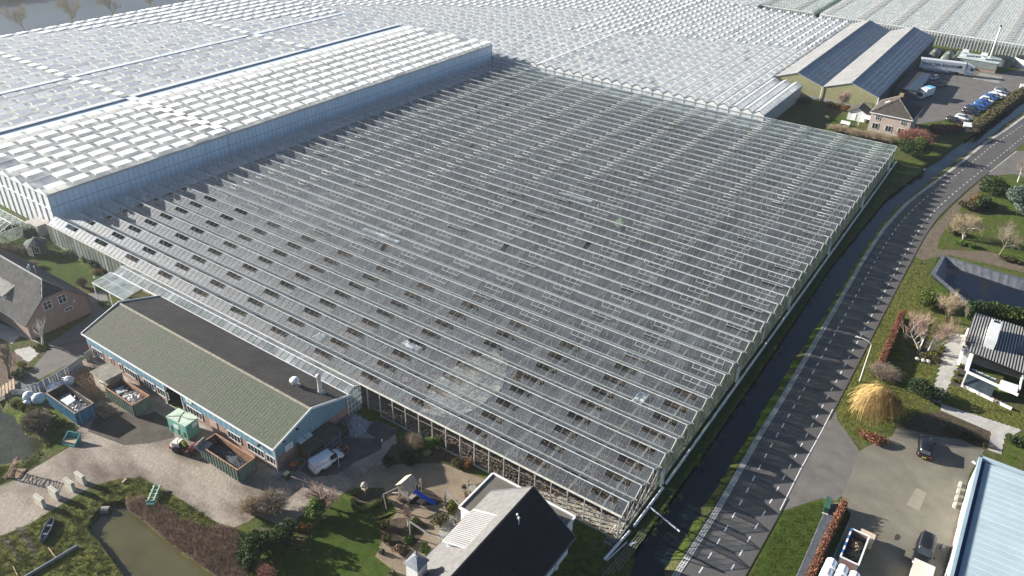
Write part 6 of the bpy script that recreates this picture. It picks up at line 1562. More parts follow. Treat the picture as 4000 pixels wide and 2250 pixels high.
x, y = G3(1, 3, 1000, 640); shrub('dark clipped cube shrub at the left tip of the curved hedge', x, y, .4, .4, .9, L_DARK, 260, .1)
x, y = G3(1, 3, 1535, 940); bare('pollarded garden tree with pink twig heads beside the sand pit', x, y, 2.9, B_PALE, TW_PINK, .8, 46, lev=3, up=.5, tr=.16, kids=6, first=.8, tw=1.3)
x, y = G3(1, 3, 1460, 700); twiggy('pinkish ornamental grass by the play tower', x, y, .6, .6, 1.0, TW_PINK, 160, seed=47)
for (px, py, r_, h, m, lab) in ((1970, 800, .85, 1.6, L_YEL, 'round yellow-green bush between the play tower and the pergola'), (1590, 920, .55, .8, L_BOX, 'low green shrub beside the pollarded tree'), (1540, 980, .5, .5, L_IVY, 'low brown-green shrub below the pollarded tree'), (1540, 1120, .8, 1.0, L_DARK, 'dark round box bush in the paved garden'), (1700, 1230, .55, 1.9, L_BOX, 'tall rounded topiary cone beside the white chimney'), (1850, 900, 1.0, .9, L_IVY, 'straw-coloured shrub by the patio'), (1300, 960, .55, 1.2, L_IVY, 'dark brown shrub at the lawn corner of the paved garden'), (1310, 1100, .5, 1.0, L_IVY, 'small brown shrub beside the lawn edge'), (1440, 1200, .7, .8, L_REED, 'dry heather-like shrub left of the topiary cone'), (1330, 330, .75, 1.4, L_DARK, 'dark clipped bush at the corner of the garden court'), (1560, 300, 1.2, 1.6, L_DARK, 'dark hedge-like bush behind the garden court'), (2030, 340, .8, 1.0, L_IVY, 'brown shrub by the open side of the glasshouse'), (2130, 350, .7, 1.1, L_RUST, 'rusty shrub in the bed beside the glasshouse posts'), (1730, 160, .9, 1.5, L_GLOSS, 'leafy green bush against the open glasshouse side'), (1830, 130, .8, 1.4, L_GLOSS, 'second leafy green bush against the open glasshouse side'), (1720, 215, .6, .8, L_CREAM, 'white-flecked shrub below the leafy green bushes')):
    x, y = G3(1, 3, px, py); shrub(lab, x, y, r_, r_, h, m, int(500 * r_ * (h + .6)) + 150, .15)
x, y = G3(1, 3, 1610, 150); twiggy('tall dry grass-like shrub growing through the glasshouse side', x, y - .3, 1.5, 1.1, 2.3, TW_TAN, 620, seed=48)
for (px, py, lab) in ((1265, 1215, 'spiky pale yucca in a dark square pot by the lawn'), (1370, 1420, 'spiky pale yucca in a dark square pot by the bottom path')):
    x, y = G3(1, 3, px, py); t_ = thing('potted_plant', lab, 'plant', (x, y, 0)); MB().box((x, y, .25), (.5, .5, .5)).build('pot', m_black, t_)
    b_ = MB()
    for i in range(26):
        a = random.uniform(0, 6.28); e = random.uniform(.3, 1.2); d = Vector((math.cos(a) * math.cos(e), math.sin(a) * math.cos(e), math.sin(e))) * .55; o = Vector((x, y, .5)); s = Vector((-d.y, d.x, 0)).normalized() * .05
        b_.face([o - s, o + s, o + d + Vector((0, 0, -.05))])
    b_.build('leaves', L_CREAM, t_)
# --- right of the road
bh_ = gc(3, 2, 1340, 300); bh2 = gc(3, 2, 1090, 880)
hedge('long clipped russet beech hedge beside the road lawn', [(bh_.x - .1, bh_.y), (bh2.x, bh2.y)], .8, 1.5, L_BROWN, 9000, .13)
a, b_ = gc(3, 3, 750, 760), gc(3, 3, 380, 1560)
hedge('loose russet beech hedge above the dark liner beside the yard', [(a.x, a.y), (b_.x, b_.y)], .55, 1.3, L_BROWN, 5000, .13, rag=.12)
MBl = MB(); a2, b2_ = gc(3, 3, 650, 720), gc(3, 3, 200, 1560)
kind(MBl.hexa([(a2.x - .5, a2.y, .01), (a2.x + 1.0, a2.y - .2, .01), (b2_.x + 2.2, b2_.y, .01), (b2_.x + .3, b2_.y, .01)], [(a2.x - .4, a2.y, .10), (a2.x + 1.0, a2.y - .2, .10), (b2_.x + 2.2, b2_.y, .10), (b2_.x + .4, b2_.y, .10)]).build('ditch_liner', m_liner), 'structure')
kbp = [gc(3, 3, *q) for q in [(640, 790), (660, 725), (720, 725), (790, 775), (840, 830), (830, 870), (660, 1260)]]
MBk = MB(); MBk2 = [MBk.beam((p.x, p.y, .09), (q_.x, q_.y, .09), .16, .18) for p, q_ in zip(kbp[:-1], kbp[1:])]
kind(MBk.build('kerb', m_concd), 'structure')
# willow with golden hanging rods
wx_, wy_ = G3(3, 2, 1060, 1290); wl = thing('willow', 'golden weeping willow with hanging yellow twigs at the drive mouth', 'tree', (wx_, wy_, 0))
rd = random.Random(77); A = MB(); Bv = []; Bf = []
for s_ in range(9):
    a = rd.uniform(0, 6.28); A.tube((wx_, wy_, 0), (wx_ + math.cos(a) * .5, wy_ + math.sin(a) * .5, 2.0), .16, .09, 5); A.tube((wx_ + math.cos(a) * .5, wy_ + math.sin(a) * .5, 2.0), (wx_ + math.cos(a) * 1.4, wy_ + math.sin(a) * 1.4, 3.6), .09, .04, 5)
A.build('trunk', B_BROWN, wl)
for i in range(4300):
    a = rd.uniform(0, 6.283); q = rd.random() ** .6; rr_ = 2.8 * rd.uniform(.82, 1.12) * q * (1 + .16 * math.sin(3 * a + 1) + .12 * math.sin(7 * a))
    top = Vector((wx_ + math.cos(a) * rr_ * .84, wy_ + math.sin(a) * rr_ * .84, 4.5 * (1 - .32 * q * q) + rd.gauss(0, .35)))
    ln = rd.uniform(.8, 2.8) * (.45 + q * .6)
    k = 3; pts_ = [top]
    d = Vector((math.cos(a), math.sin(a), 0)) * rd.uniform(.1, .45) + Vector((rd.gauss(0, .28), rd.gauss(0, .28), .25))
    for s_ in range(k):
        d = d + Vector((rd.gauss(0, .05), rd.gauss(0, .05), -.55)); pts_.append(pts_[-1] + d.normalized() * ln / k)
    wv_ = Vector((-math.sin(a + .6), math.cos(a + .6), 0)) * .022
    n0 = len(Bv)
    for p in pts_: p.z = max(p.z, .1); Bv += [tuple(p - wv_), tuple(p + wv_)]
    for s_ in range(k): Bf.append((n0 + 2 * s_, n0 + 2 * s_ + 1, n0 + 2 * s_ + 3, n0 + 2 * s_ + 2))
pobj('crown', Bv, Bf, TW_GOLD, wl)
x, y = G3(3, 3, 1060, 90); shrub('brown dead-leaved shrub under the golden willow', x, y, 2.0, 1.0, 1.0, L_BROWN, 1200, .16)
x, y = G3(3, 2, 1150, 920); twiggy('grey-green twiggy shrub above the willow', x, y + .4, 2.6, 1.7, 2.3, TW_GREY, 900, seed=51)
v_, f_ = cloud(900, (x, y + .2, .8), (2.0, 1.4, .9), .14, 9, .3, 52); pobj('foliage', v_, f_, L_IVY, bpy.data.objects[[o.name for o in S.objects if o.get('label') == 'grey-green twiggy shrub above the willow'][0]])
for (px, py, ln_, lab, sd_) in ((1520, 630, (-.06, .25), 'left of the two white-stemmed birches in the road garden', 53), (1600, 640, (.35, .2), 'right white-stemmed birch, leaning, in the road garden', 57)):
    x, y = G3(3, 2, px, py); bare(lab, x, y, 7.2, B_WHITE, TW_PINK, .75, sd_, 'birch_tree', group='birches in the road garden', lean=ln_, stems=2, lev=4, up=.3, tr=.13, tw=1.0)
x, y = G3(3, 2, 1790, 330); bare('bushy bare tree behind the birches, in front of the pond', x, y, 6.0, B_BROWN, TW_TAN, .8, 61, stems=3, lev=4, up=.45, tr=.1)
for i, (px, py) in enumerate(((1480, 600), (1560, 690), (1650, 660), (1700, 740), (1700, 600))):
    x, y = G3(3, 2, px, py); shrub(['golden heather mound left of the birch stems', 'golden heather mound below the birch stems', 'golden heather mound right of the birch stems', 'golden heather mound at the path edge', 'olive heather mound behind the leaning birch'][i], x, y, .9, .8, .6, L_YEL if i % 2 == 0 else L_IVY, 420, .12, name='heather', cat='plant')
for i, (px, py) in enumerate(((1500, 720), (1560, 735), (1610, 745))):
    x, y = G3(3, 2, px, py); tag(MB().lathe([(.3, 0), (.42, .15), (.35, .32), (.1, .42)], (x, y, 0), 7).build('boulder', m_conc), ['pale boulder, left of three under the birches', 'pale boulder, middle of three under the birches', 'pale boulder, right of three under the birches'][i], 'stone', 'boulders under the birches')
x, y = G3(3, 2, 1620, 200); shrub('green conifer at the lower corner of the lined pond', x - .6, y + .6, 1.9, 2.6, 2.3, L_BOX, 2600, .2)
a, b_ = gc(3, 2, 1960, 330), gc(3, 2, 2640, 470)
hedge('shaggy dark laurel hedge between the lined pond and the modern house', [(a.x, a.y + 1.8), ((a.x + b_.x) / 2, (a.y + b_.y) / 2 + 3.2), (b_.x, b_.y + 3.4)], 1.9, 2.1, L_DARK, 6500, .26, rag=.2)
v_, f_ = cloud(1600, ((a.x + b_.x) / 2, (a.y + b_.y) / 2 + 3.0, 1.9), (5.0, 2.0, .7), .24, 16, .4, 62)
pobj('leafy_top', v_, f_, L_BOX, [o for o in S.objects if o.get('label', '').startswith('shaggy dark laurel')][0])
for i, (px, py, lab) in enumerate(((1915, 790, 'round clipped box ball nearest the white porch'), (1890, 870, 'round clipped box ball, second from the white porch'), (1860, 935, 'round clipped box ball, third from the porch'), (1920, 950, 'round clipped box ball at the corner of the white bay'), (2050, 995, 'round clipped box ball, left of the pair under the bay'), (2120, 1005, 'round clipped box ball, right of the pair under the bay'), (2260, 1065, 'long clipped box ball below the white bay roof'))):
    x, y = G3(3, 2, px, py); shrub(lab, x, y, .5, .45, .75, L_YEL, 420, .09, 'box_ball', group='clipped box balls round the white bay', lumps=14)
for i, (px, py) in enumerate(((2000, 1010), (2110, 1060), (2230, 1110), (2290, 1150), (2460, 1060))):
    x, y = G3(3, 2, px, py); shrub(['grey low shrub left end of the row below the box balls', 'grey low shrub second in the row below the box balls', 'grey low shrub third in the row below the box balls', 'grey low shrub at the right end below the box balls', 'spiky pale bare shrub at the right edge by the modern house'][i], x, y, .7, .5, .5, L_REED, 260, .12)
x, y = G3(3, 2, 1650, 1110); shrub('spreading dark conifer by the bend of the garden path', x - 1.2, y - .2, 2.6, 2.3, 2.6, L_CON, 3200, .17, flat=.5)
x, y = G3(3, 3, 2480, 110); shrub('dark green shrub at the right edge above the warehouse', x, y, 1.2, 1.0, 1.0, L_CON, 700, .16)
a, b_ = gc(3, 3, 1800, 60), gc(3, 3, 2200, 120)
shrub('dark brown low shrub bed beside the black car', (a.x + b_.x) / 2, (a.y + b_.y) / 2 + .6, 3.2, .9, .6, L_IVY, 1200, .15)
# upper right garden
for (px, py, rx, ry, h, m, n_, lab) in ((2230, 520, 3.4, 3.0, 5.0, L_DARK, 3200, 'large dark evergreen at the top of the road garden'), (2090, 590, 1.5, 1.5, 2.0, L_RUST, 800, 'rusty orange shrub beside the large dark evergreen'), (2290, 440, 1.4, 1.2, 2.6, L_RUST, 600, 'rusty shrub at the top of the road garden, catching the sun'), (1990, 650, 2.3, 2.2, 1.6, L_IVY, 1400, 'straw and green shrub at the road side of the garden'), (2150, 640, 2.3, 2.0, 3.0, L_CON, 2200, 'dark conifer with yellow-green tips below the rusty shrub'), (2500, 720, 4.2, 4.4, 7.0, L_BLUE, 8000, 'large blue-grey spruce at the right edge'), (1930, 1010, .9, .8, .9, L_GLOSS, 420, 'bright green shrub, left of a pair by the earth bank'), (2030, 1030, 1.0, .9, 1.0, L_GLOSS, 480, 'bright green shrub, right of a pair by the earth bank'), (2450, 1180, 2.2, 1.0, 1.3, L_IVY, 900, 'brown bramble mass on the pond bank at the right edge'), (1850, 900, 1.2, 1.2, 1.6, L_IVY, 700, 'brown ivy-clad bush left of the spreading bare tree'), (1450, 130, 3.4, 3.4, 5.0, L_DARK, 3600, 'dark evergreen clump at the far end of the glasshouse by the canal'), (1500, 140, 1.8, 1.8, 5.2, L_BOX, 1300, 'sunlit olive shrub on the canal bank beyond the glasshouse')):
    x, y = G3(3, 1, px, py); shrub(lab, x, y, rx, ry, h, m, n_, .24)
x, y = G3(3, 1, 1960, 960); bare('spreading bare tree above the pair of bright green shrubs', x, y, 6.6, B_PALE, TW_TAN, 1.15, 71, stems=4, lev=4, up=.2, tr=.12)
x, y = G3(3, 1, 2330, 1110); bare('thin bare tree on the pond bank at the right', x, y, 7.5, B_GREY, TW_GREY, .95, 72, lev=4, up=.3, tr=.13)
x, y = G3(3, 1, 2510, 380); bare('white-barked bare tree beside the upper drive', x, y, 7.0, B_WHITE, TW_GREY, .8, 73, lev=4, up=.4, tr=.15)
x, y = G3(3, 1, 1480, 60); t_ = twiggy('reddish twiggy scrub on the bank beyond the glasshouse corner', x - 1, y + 3, 4.5, 3.2, 4.2, TW_RED, 1100, seed=74, thick=.05)
for i, (px, py) in enumerate(((700, 1330), (860, 1370), (1010, 1400), (1180, 1430))):
    x, y = G3(3, 0, px, py); twiggy(['tan winter scrub behind the glasshouse, left end', 'tan winter scrub behind the glasshouse, below the cottage', 'tan winter scrub in front of the cottage windows', 'tan winter scrub at the cottage corner'][i], x, y, 3.0, 1.8, 2.0, TW_TAN, 420, seed=80 + i, thick=.03)
# cottage garden
for (px, py, r_, h, m, lab) in ((420, 960, 2.6, 3.0, L_DARK, 'dark evergreen against the yellow-green barn gable'), (370, 1040, 2.0, 1.6, L_IVY, 'dull brown shrub below the dark barn evergreen'), (640, 1080, 1.5, 1.4, L_RUST, 'reddish shrub in front of the barn downpipe'), (780, 1110, 1.4, 1.2, L_RUST, 'orange-brown shrub by the white garden shed'), (590, 1200, .8, .9, L_CREAM, 'small pale shrub on the cottage lawn'), (760, 1290, 1.3, .6, L_CREAM, 'pale garden shrub by the cottage terrace')):
    x, y = G3(3, 0, px, py); shrub(lab, x, y, r_, r_, h, m, 700, .28)
x, y = G3(3, 0, 740, 1090); bare('bare brown tree in front of the barn gable', x, y, 5.5, B_BROWN, TW_PINK, .8, 91, stems=3, lev=4, up=.4, tr=.1, tw=2.2)
a, b_ = gc(3, 0, 1640, 1330), gc(3, 0, 1940, 1330)
hedge('red-brown winter hedge below the parked cars', [(a.x, a.y), (b_.x, b_.y)], 2.6, 1.5, leafmat('rust_hedge', (.15, .08, .045), (.30, .19, .11)), 5000, .28, rag=.15)
hl = [gc(3, 0, *q) for q in [(2060, 1330), (2200, 1210), (2360, 1100), (2460, 1010), (2590, 920)]]
for i in range(4):
    hedge(['brown bramble hedge on the canal bank, nearest length below the cars', 'brown bramble hedge on the canal bank, second length', 'brown bramble hedge on the canal bank, third length', 'brown bramble hedge on the canal bank, at the right edge'][i], [(hl[i].x, hl[i].y), (hl[i + 1].x * .94 + hl[i].x * .06, hl[i + 1].y * .94 + hl[i].y * .06)], 2.4, 1.3, L_IVY, 2400, .3, rag=.25)
# ================================================================== vehicles
m_tyre = mat('tyre', (.02, .02, .02), .9)
m_rim = mat('rim', (.45, .46, .47), .35, .1, 3, metal=.6)
m_head = mat('headlight', (.75, .78, .8), .1, .05, 3, spec=.8)
m_tail = mat('tail_light', (.35, .02, .02), .25, .1, 3, spec=.6)
m_plate = mat('yellow_plate', (.75, .55, .05), .5, .05, 3)
def paint(name, c, rough=.25): return mat(name, c, rough, .03, .6, spec=.6)
PAINT = {'black': paint('car_black', (.012, .013, .016)), 'white': paint('car_white', (.75, .77, .78)), 'blue': paint('car_blue', (.02, .10, .36)), 'silver': paint('car_silver', (.50, .53, .56)), 'navy': paint('car_navy', (.015, .025, .05)), 'grey': paint('car_grey', (.13, .14, .155)), 'maroon': paint('car_maroon', (.09, .015, .03))}
def wheel(root, xf, x, y, r_=.31, w_=.2, q=1):
    o = MB(xf @ Matrix.Translation((x, y, r_)) @ Matrix.Rotation(R(90), 4, 'X')); o.lathe([(r_ * .62, -w_ / 2), (r_ * .95, -w_ / 2), (r_, -w_ * .3), (r_, w_ * .3), (r_ * .95, w_ / 2), (r_ * .62, w_ / 2)], (0, 0, 0), 14)
    t_ = o.build('tyre', m_tyre, root)
    MB(xf @ Matrix.Translation((x, y, r_)) @ Matrix.Rotation(R(90), 4, 'X')).lathe([(r_ * .60, -w_ * .42), (r_ * .60, w_ * .42), (.05, w_ * .46)], (0, 0, 0), 12).build('rim', m_rim, t_)
def carbody(label, loc, rz, L, W, H, m, style='hatch', group=None, name='car', cat='car', door_open=False):
    """x forward; lofted lower body, glass-house with windows, wheels, lights, mirrors"""
    root = thing(name, label, cat, loc, rz, group); X = T(loc, rz); h = H
    belt = {'hatch': .62, 'sedan': .62, 'estate': .62, 'suv': .62, 'van': .60}[style] * h
    xf_, xr = L / 2, -L / 2
    if style == 'van': st = [(xr, .90, .30, belt), (xr + .06, .98, .22, belt), (xr + L * .3, 1, .2, belt), (xf_ - L * .30, 1, .2, belt), (xf_ - L * .22, .98, .2, belt * .98), (xf_ - L * .08, .93, .22, belt * .82), (xf_ - .05, .86, .26, belt * .7), (xf_, .76, .3, belt * .56)]
    else: st = [(xr, .78, .34, belt * .82), (xr + .12, .9, .24, belt * .98), (xr + L * .18, .98, .2, belt * 1.0), (0, 1, .19, belt), (xf_ - L * .30, .99, .19, belt * .98), (xf_ - L * .16, .96, .2, belt * .90), (xf_ - L * .05, .88, .23, belt * .80), (xf_, .74, .3, belt * .62)]
    rings = []
    for x, k, z0, z1 in st:
        w2 = W / 2 * k; zm = z0 + (z1 - z0) * .45
        rings.append([(x, -w2 * .88, z0), (x, w2 * .88, z0), (x, w2, zm), (x, w2 * .97, z1 - .06), (x, w2 * .86, z1), (x, -w2 * .86, z1), (x, -w2 * .97, z1 - .06), (x, -w2, zm)])
    bo = MB(X).loft(rings).build('body', m, root, True)
    for p in bo.data.polygons: p.use_smooth = True
    # glass-house: base and roof outlines
    ws, hs = {'hatch': (xf_ - L * .25, xr + L * .04), 'sedan': (xf_ - L * .27, xr + L * .13), 'estate': (xf_ - L * .25, xr + L * .03), 'suv': (xf_ - L * .26, xr + L * .03), 'van': (xf_ - L * .20, xr + .05)}[style]
    wr, hr_ = {'hatch': (ws - L * .17, hs + L * .11), 'sedan': (ws - L * .17, hs + L * .17), 'estate': (ws - L * .16, hs + L * .07), 'suv': (ws - L * .15, hs + L * .06), 'van': (ws - L * .17, hs + .06)}[style]
    wb_, wt = W / 2 * .90, W / 2 * (.70 if style != 'van' else .82)
    z0, z1 = belt - .02, h
    B_ = [(ws, -wb_ * .9), (ws, wb_ * .9), (hs, wb_ * (.88 if style != 'van' else .98)), (hs, -wb_ * (.88 if style != 'van' else .98))]; Tq = [(wr, -wt * .92), (wr, wt * .92), (hr_, wt * .92), (hr_, -wt * .92)]
    cab = MB(X)
    mid = [((b_[0] * .16 + t_[0] * .84), (b_[1] * .16 + t_[1] * .84)) for b_, t_ in zip(B_, Tq)]
    cab.loft([[(*p, z0) for p in B_], [(*p, z0 + (z1 - z0) * .9) for p in mid], [(p[0] * .96 + .0, p[1] * .88, z1) for p in Tq]])
    cab.build('roof', m, root, True)
    def win(nm, p4, push):
        c_ = sum((Vector(p) for p in p4), Vector()) / 4; n_ = (Vector(p4[1]) - Vector(p4[0])).cross(Vector(p4[3]) - Vector(p4[0])).normalized()
        if n_.dot(Vector(push)) < 0: n_ = -n_
        MB(X).hexa([Vector(p) + n_ * .002 for p in p4], [Vector(p) + n_ * .022 for p in p4]).build(nm, m_win, root)
    def quad(i, j, u0, u1, v0, v1):
        P = lambda u, v: tuple(Vector((*B_[i], z0)).lerp(Vector((*B_[j], z0)), u).lerp(Vector((*mid[i], z0 + (z1 - z0) * .9)).lerp(Vector((*mid[j], z0 + (z1 - z0) * .9)), u), v))
        return [P(u0, v0), P(u1, v0), P(u1, v1), P(u0, v1)]
    win('windscreen', quad(0, 1, .05, .95, .08, .96), (1, 0, .3))
    if style != 'van': win('rear_window', quad(2, 3, .08, .92, .15, .95), (-1, 0, .3))
    for (i, j, s) in ((1, 2, 1), (3, 0, -1)):
        if style == 'van': seg = [(.06, .30)] if s == 1 else [(.70, .94)]
        else: seg = [(.08, .44), (.47, .86)] if s == 1 else [(.14, .53), (.56, .92)]
        for u0, u1 in seg:
            if door_open and s == -1: continue
            win('side_window', quad(i, j, u0, u1, .12, .9), (0, s, .1))
    wb2 = L * .30
    for x in (wb2, -wb2 * .97):
        for s in (-1, 1): wheel(root, X, x, s * (W / 2 - .10), .31 if style not in ('suv', 'van') else .34)
    for s in (-1, 1):
        MB(X).hexa([(xf_ - .14, s * W * .24, belt * .60), (xf_ - .14, s * W * .40, belt * .60), (xf_ - .14, s * W * .40, belt * .80), (xf_ - .14, s * W * .24, belt * .80)], [(xf_ + .01, s * W * .25, belt * .58), (xf_ - .1, s * W * .42, belt * .62), (xf_ - .12, s * W * .42, belt * .78), (xf_ - .02, s * W * .25, belt * .72)]).build('headlight', m_head, root)
        zt_ = belt * .8 if style != 'van' else belt * .9
        MB(X).box((xr + .04, s * W * .40, zt_), (.10, .16 if style != 'van' else .12, .18 if style != 'van' else .34)).build('tail_light', m_tail, root)
        MB(X).box((ws - L * .05, s * (W / 2 + .09), belt + .06), (.12, .2, .14)).build('mirror', m, root)
    MB(X).box((xr - .005, 0, belt * .55), (.03, .5, .11)).build('number_plate', m_plate, root)
    MB(X).box((xf_ + .0, 0, .34), (.06, W * .6, .16)).build('grille', m_black, root)
    if door_open:
        q = quad(3, 0, .70, .94, .12, .9)
        MB(X).hexa([Vector(p) + Vector((0, -.02, 0)) for p in ((ws - 1.15, -W / 2 * .93, .3), (ws - .15, -W / 2 * .93, .3), (ws - .28, -W / 2 * .8, h * .92), (ws - 1.15, -W / 2 * .8, h * .92))], [Vector(p) + Vector((0, -.045, 0)) for p in ((ws - 1.15, -W / 2 * .98, .3), (ws - .15, -W / 2 * .98, .3), (ws - .28, -W / 2 * .84, h * .92), (ws - 1.15, -W / 2 * .84, h * .92))]).build('door_opening', m_dark, root)
        d = MB(X @ Matrix.Translation((ws - .15, -W / 2 * .96, 0)) @ Matrix.Rotation(R(58), 4, 'Z'))
        d.box((-.52, 0, .72), (1.05, .07, .85)); d.beam((-.02, 0, 1.1), (-.3, 0, h * .92), .07, .06); d.beam((-1.0, 0, 1.1), (-.95, 0, h * .92), .07, .06); d.beam((-.28, 0, h * .92), (-.97, 0, h * .92), .06, .06)
        d.build('open_door', m, root)
    return root
def heading(a, b): return math.atan2(b[1] - a[1], b[0] - a[0])
van = carbody('white panel van with its driver door open outside the shed gable', (-35.3, -10.7, .0), R(82), 4.4, 1.75, 1.85, PAINT['white'], 'van', name='van', cat='van', door_open=True)
carbody('black car parked facing away on the courtyard by the garden', (25.8, 37.2, 0), R(97), 4.4, 1.8, 1.5, PAINT['black'], 'suv')
bv = carbody('black van with a curved windscreen on the brick courtyard beside the warehouse', (29.0, 18.4, 0), R(-90), 5.0, 1.95, 1.95, PAINT['black'], 'suv', name='van', cat='van')
# parked row: (pixel of the middle, colour, kind)
rows = [((1875, 1215), 'black', 'estate', 'black car, nearest of the parked row, beside the red-brown hedge'), ((1960, 1185), 'silver', 'hatch', 'silver hatchback, second from the near end of the parked row'), ((2035, 1130), 'black', 'sedan', 'black saloon parked after the gap, third from the near end of the row'), ((2060, 1100), 'navy', 'estate', 'dark car between the black saloon and the blue cars'), ((2105, 1085), 'blue', 'hatch', 'blue hatchback, nearest of the blue cars'), ((2145, 1055), 'blue', 'hatch', 'blue hatchback, second of three together'), ((2180, 1030), 'blue', 'hatch', 'blue hatchback, third of three, next to the small white car'), ((2205, 1005), 'white', 'hatch', 'small white hatchback between blue cars'), ((2240, 980), 'blue', 'hatch', 'lone blue hatchback between two pale cars'), ((2285, 970), 'silver', 'estate', 'silver estate car beyond the lone blue hatchback'), ((2330, 945), 'white', 'sedan', 'white car, second from the far end of the parked row'), ((2355, 920), 'grey', 'suv', 'dark grey car at the far end of the parked row')]
made = {}
for (px, py), col, st_, lab in rows:
    q = gc(3, 0, px, py, .5); loc = (q.x, q.y, 0); a = R(-14)
    key = st_
    if key not in made: made[key] = (carbody(lab, loc, a, {'hatch': 4.0, 'sedan': 4.5, 'estate': 4.5, 'suv': 4.5}[st_], 1.72, {'hatch': 1.48, 'sedan': 1.44, 'estate': 1.48, 'suv': 1.65}[st_], PAINT[col], st_, 'cars parked in a row along the canal'), PAINT[col].name)
    else: dup(made[key][0], loc, a, lab, 1, {made[key][1]: PAINT[col]})
q = gc(3, 0, 1735, 870); carbody('dark grey pickup-like car in the barn shade near the lorry', (q.x, q.y, 0), R(-112), 4.3, 1.7, 1.55, PAINT['grey'], 'suv')
q = gc(3, 0, 1660, 800); carbody('car half hidden behind the dark one by the flat shed', (q.x, q.y, 0), R(-112), 4.0, 1.65, 1.45, PAINT['silver'], 'hatch')
q = gc(3, 0, 1622, 880); carbody('maroon car at the flat shed wall behind the white truck', (q.x, q.y, 0), R(-100), 3.9, 1.65, 1.45, PAINT['maroon'], 'hatch')
wt_ = thing('box_truck', 'small white box truck with a light blue top in the barn shade', 'truck', (-4, 201, 0), R(70))
q = gc(3, 0, 1575, 985); X = T((q.x, q.y + .5, 0), R(72))
MB(X).bx(-2.4, 2.6, -1.1, 1.1, .9, 3.0).build('box', PAINT['white'], wt_)
MB(X).bx(.4, 2.65, -1.12, 1.12, 3.0, 3.06).build('box_top', mat('sky_tarpaulin', (.15, .45, .65), .5), wt_)
MB(X).hexa([(-4.0, -1, .5), (-2.45, -1, .5), (-2.45, 1, .5), (-4.0, 1, .5)], [(-3.6, -.95, 2.2), (-2.45, -.95, 2.2), (-2.45, .95, 2.2), (-3.6, .95, 2.2)]).build('cab', PAINT['white'], wt_)
MB(X).hexa([(-3.92, -.85, 1.2), (-3.90, -.85, 1.2), (-3.90, .85, 1.2), (-3.92, .85, 1.2)], [(-3.70, -.8, 2.05), (-3.66, -.8, 2.05), (-3.66, .8, 2.05), (-3.70, .8, 2.05)]).build('windscreen', m_win, wt_)
for x in (-3.2, 1.4):
    for s in (-1, 1): wheel(wt_, X, x, s * .95, .42, .28)
# articulated lorry with lettering
A0, A1 = gc(3, 0, 1510, 712), gc(3, 0, 1990, 772)
hd = heading(A0, A1); lor = thing('lorry', 'white articulated lorry with dark lettering on the trailer side', 'lorry', (A0.x, A0.y, 0), hd)
X = T((A0.x, A0.y, 0), hd)
MB(X).bx(0, 13.4, 0, 2.5, 1.15, 4.0).build('trailer_body', PAINT['white'], lor)
MB(X).bx(-.02, 13.42, .55, .75, 4.0, 4.05).bx(-.02, 13.42, 1.9, 2.1, 4.0, 4.05).build('roof_rail', m_sill, lor)
MB(X).bx(.3, 9.5, .1, 2.4, .75, 1.15).build('chassis', m_black, lor)
MB(X).bx(1.0, 9.0, -.02, .04, .55, 1.1).build('side_skirt', m_mull, lor)
for x in (1.6, 2.9, 4.2): 
    for y in (.25, 2.25): wheel(lor, X, x, y, .5, .3)
MB(X).hexa([(13.9, .05, .5), (16.2, .05, .5), (16.2, 2.45, .5), (13.9, 2.45, .5)], [(13.9, .1, 3.3), (16.05, .1, 3.3), (16.05, 2.4, 3.3), (13.9, 2.4, 3.3)]).hexa([(13.9, .2, 3.3), (15.9, .2, 3.3), (15.9, 2.3, 3.3), (13.9, 2.3, 3.3)], [(13.9, .3, 3.9), (15.0, .3, 3.7), (15.0, 2.2, 3.7), (13.9, 2.2, 3.9)]).build('cab', PAINT['white'], lor)
MB(X).hexa([(16.1, .25, 1.9), (16.2, .25, 1.9), (16.2, 2.25, 1.9), (16.1, 2.25, 1.9)], [(16.02, .25, 3.0), (16.1, .25, 3.0), (16.1, 2.25, 3.0), (16.02, 2.25, 3.0)]).build('windscreen', m_win, lor)
MB(X).bx(14.9, 15.9, .0, .06, 1.9, 2.9).build('side_window', m_win, lor)
MB(X).bx(13.95, 16.1, -.01, .05, .5, 1.5).build('dark_panel', m_mull, lor)
for x in (11.6, 15.3):
    for y in (.25, 2.25): wheel(lor, X, x, y, .5, .3)
def text(parent, body, mw, size, m, ext=.012, bold=.0, name='lettering'):
    c_ = bpy.data.curves.new(name, 'FONT'); c_.body = body; c_.size = size; c_.extrude = ext; c_.offset = bold; c_.resolution_u = 2
    o = bpy.data.objects.new(name, c_); dg = None
    COL.objects.link(o)
    me = bpy.data.meshes.new_from_object(o); COL.objects.unlink(o); bpy.data.objects.remove(o)
    me.materials.clear(); me.materials.append(m)
    return obj(name, me, parent, mw)
m_let = mat('navy_lettering', (.015, .02, .05), .6)
RXm = Matrix.Rotation(R(90), 4, 'X')
text(lor, 'WOLTER KOOPS', X @ Matrix.Translation((.55, -.012, 2.25)) @ RXm @ Matrix.Diagonal((1.12, 1, 1, 1)), 1.22, m_let, .01, .016)
lg = MB(X)
lg.bx(11.0, 12.3, -.02, -.005, 2.35, 3.0); lg.hexa([(11.3, -.02, 2.35), (12.4, -.02, 2.35), (12.4, -.005, 2.35), (11.3, -.005, 2.35)], [(11.5, -.02, 3.25), (12.2, -.02, 3.25), (12.2, -.005, 3.25), (11.5, -.005, 3.25)])
lg.build('emblem', m_let, lor)
MB(X).bx(10.6, 12.6, -.018, -.004, 1.95, 2.15).build('emblem_strip', m_sill, lor)
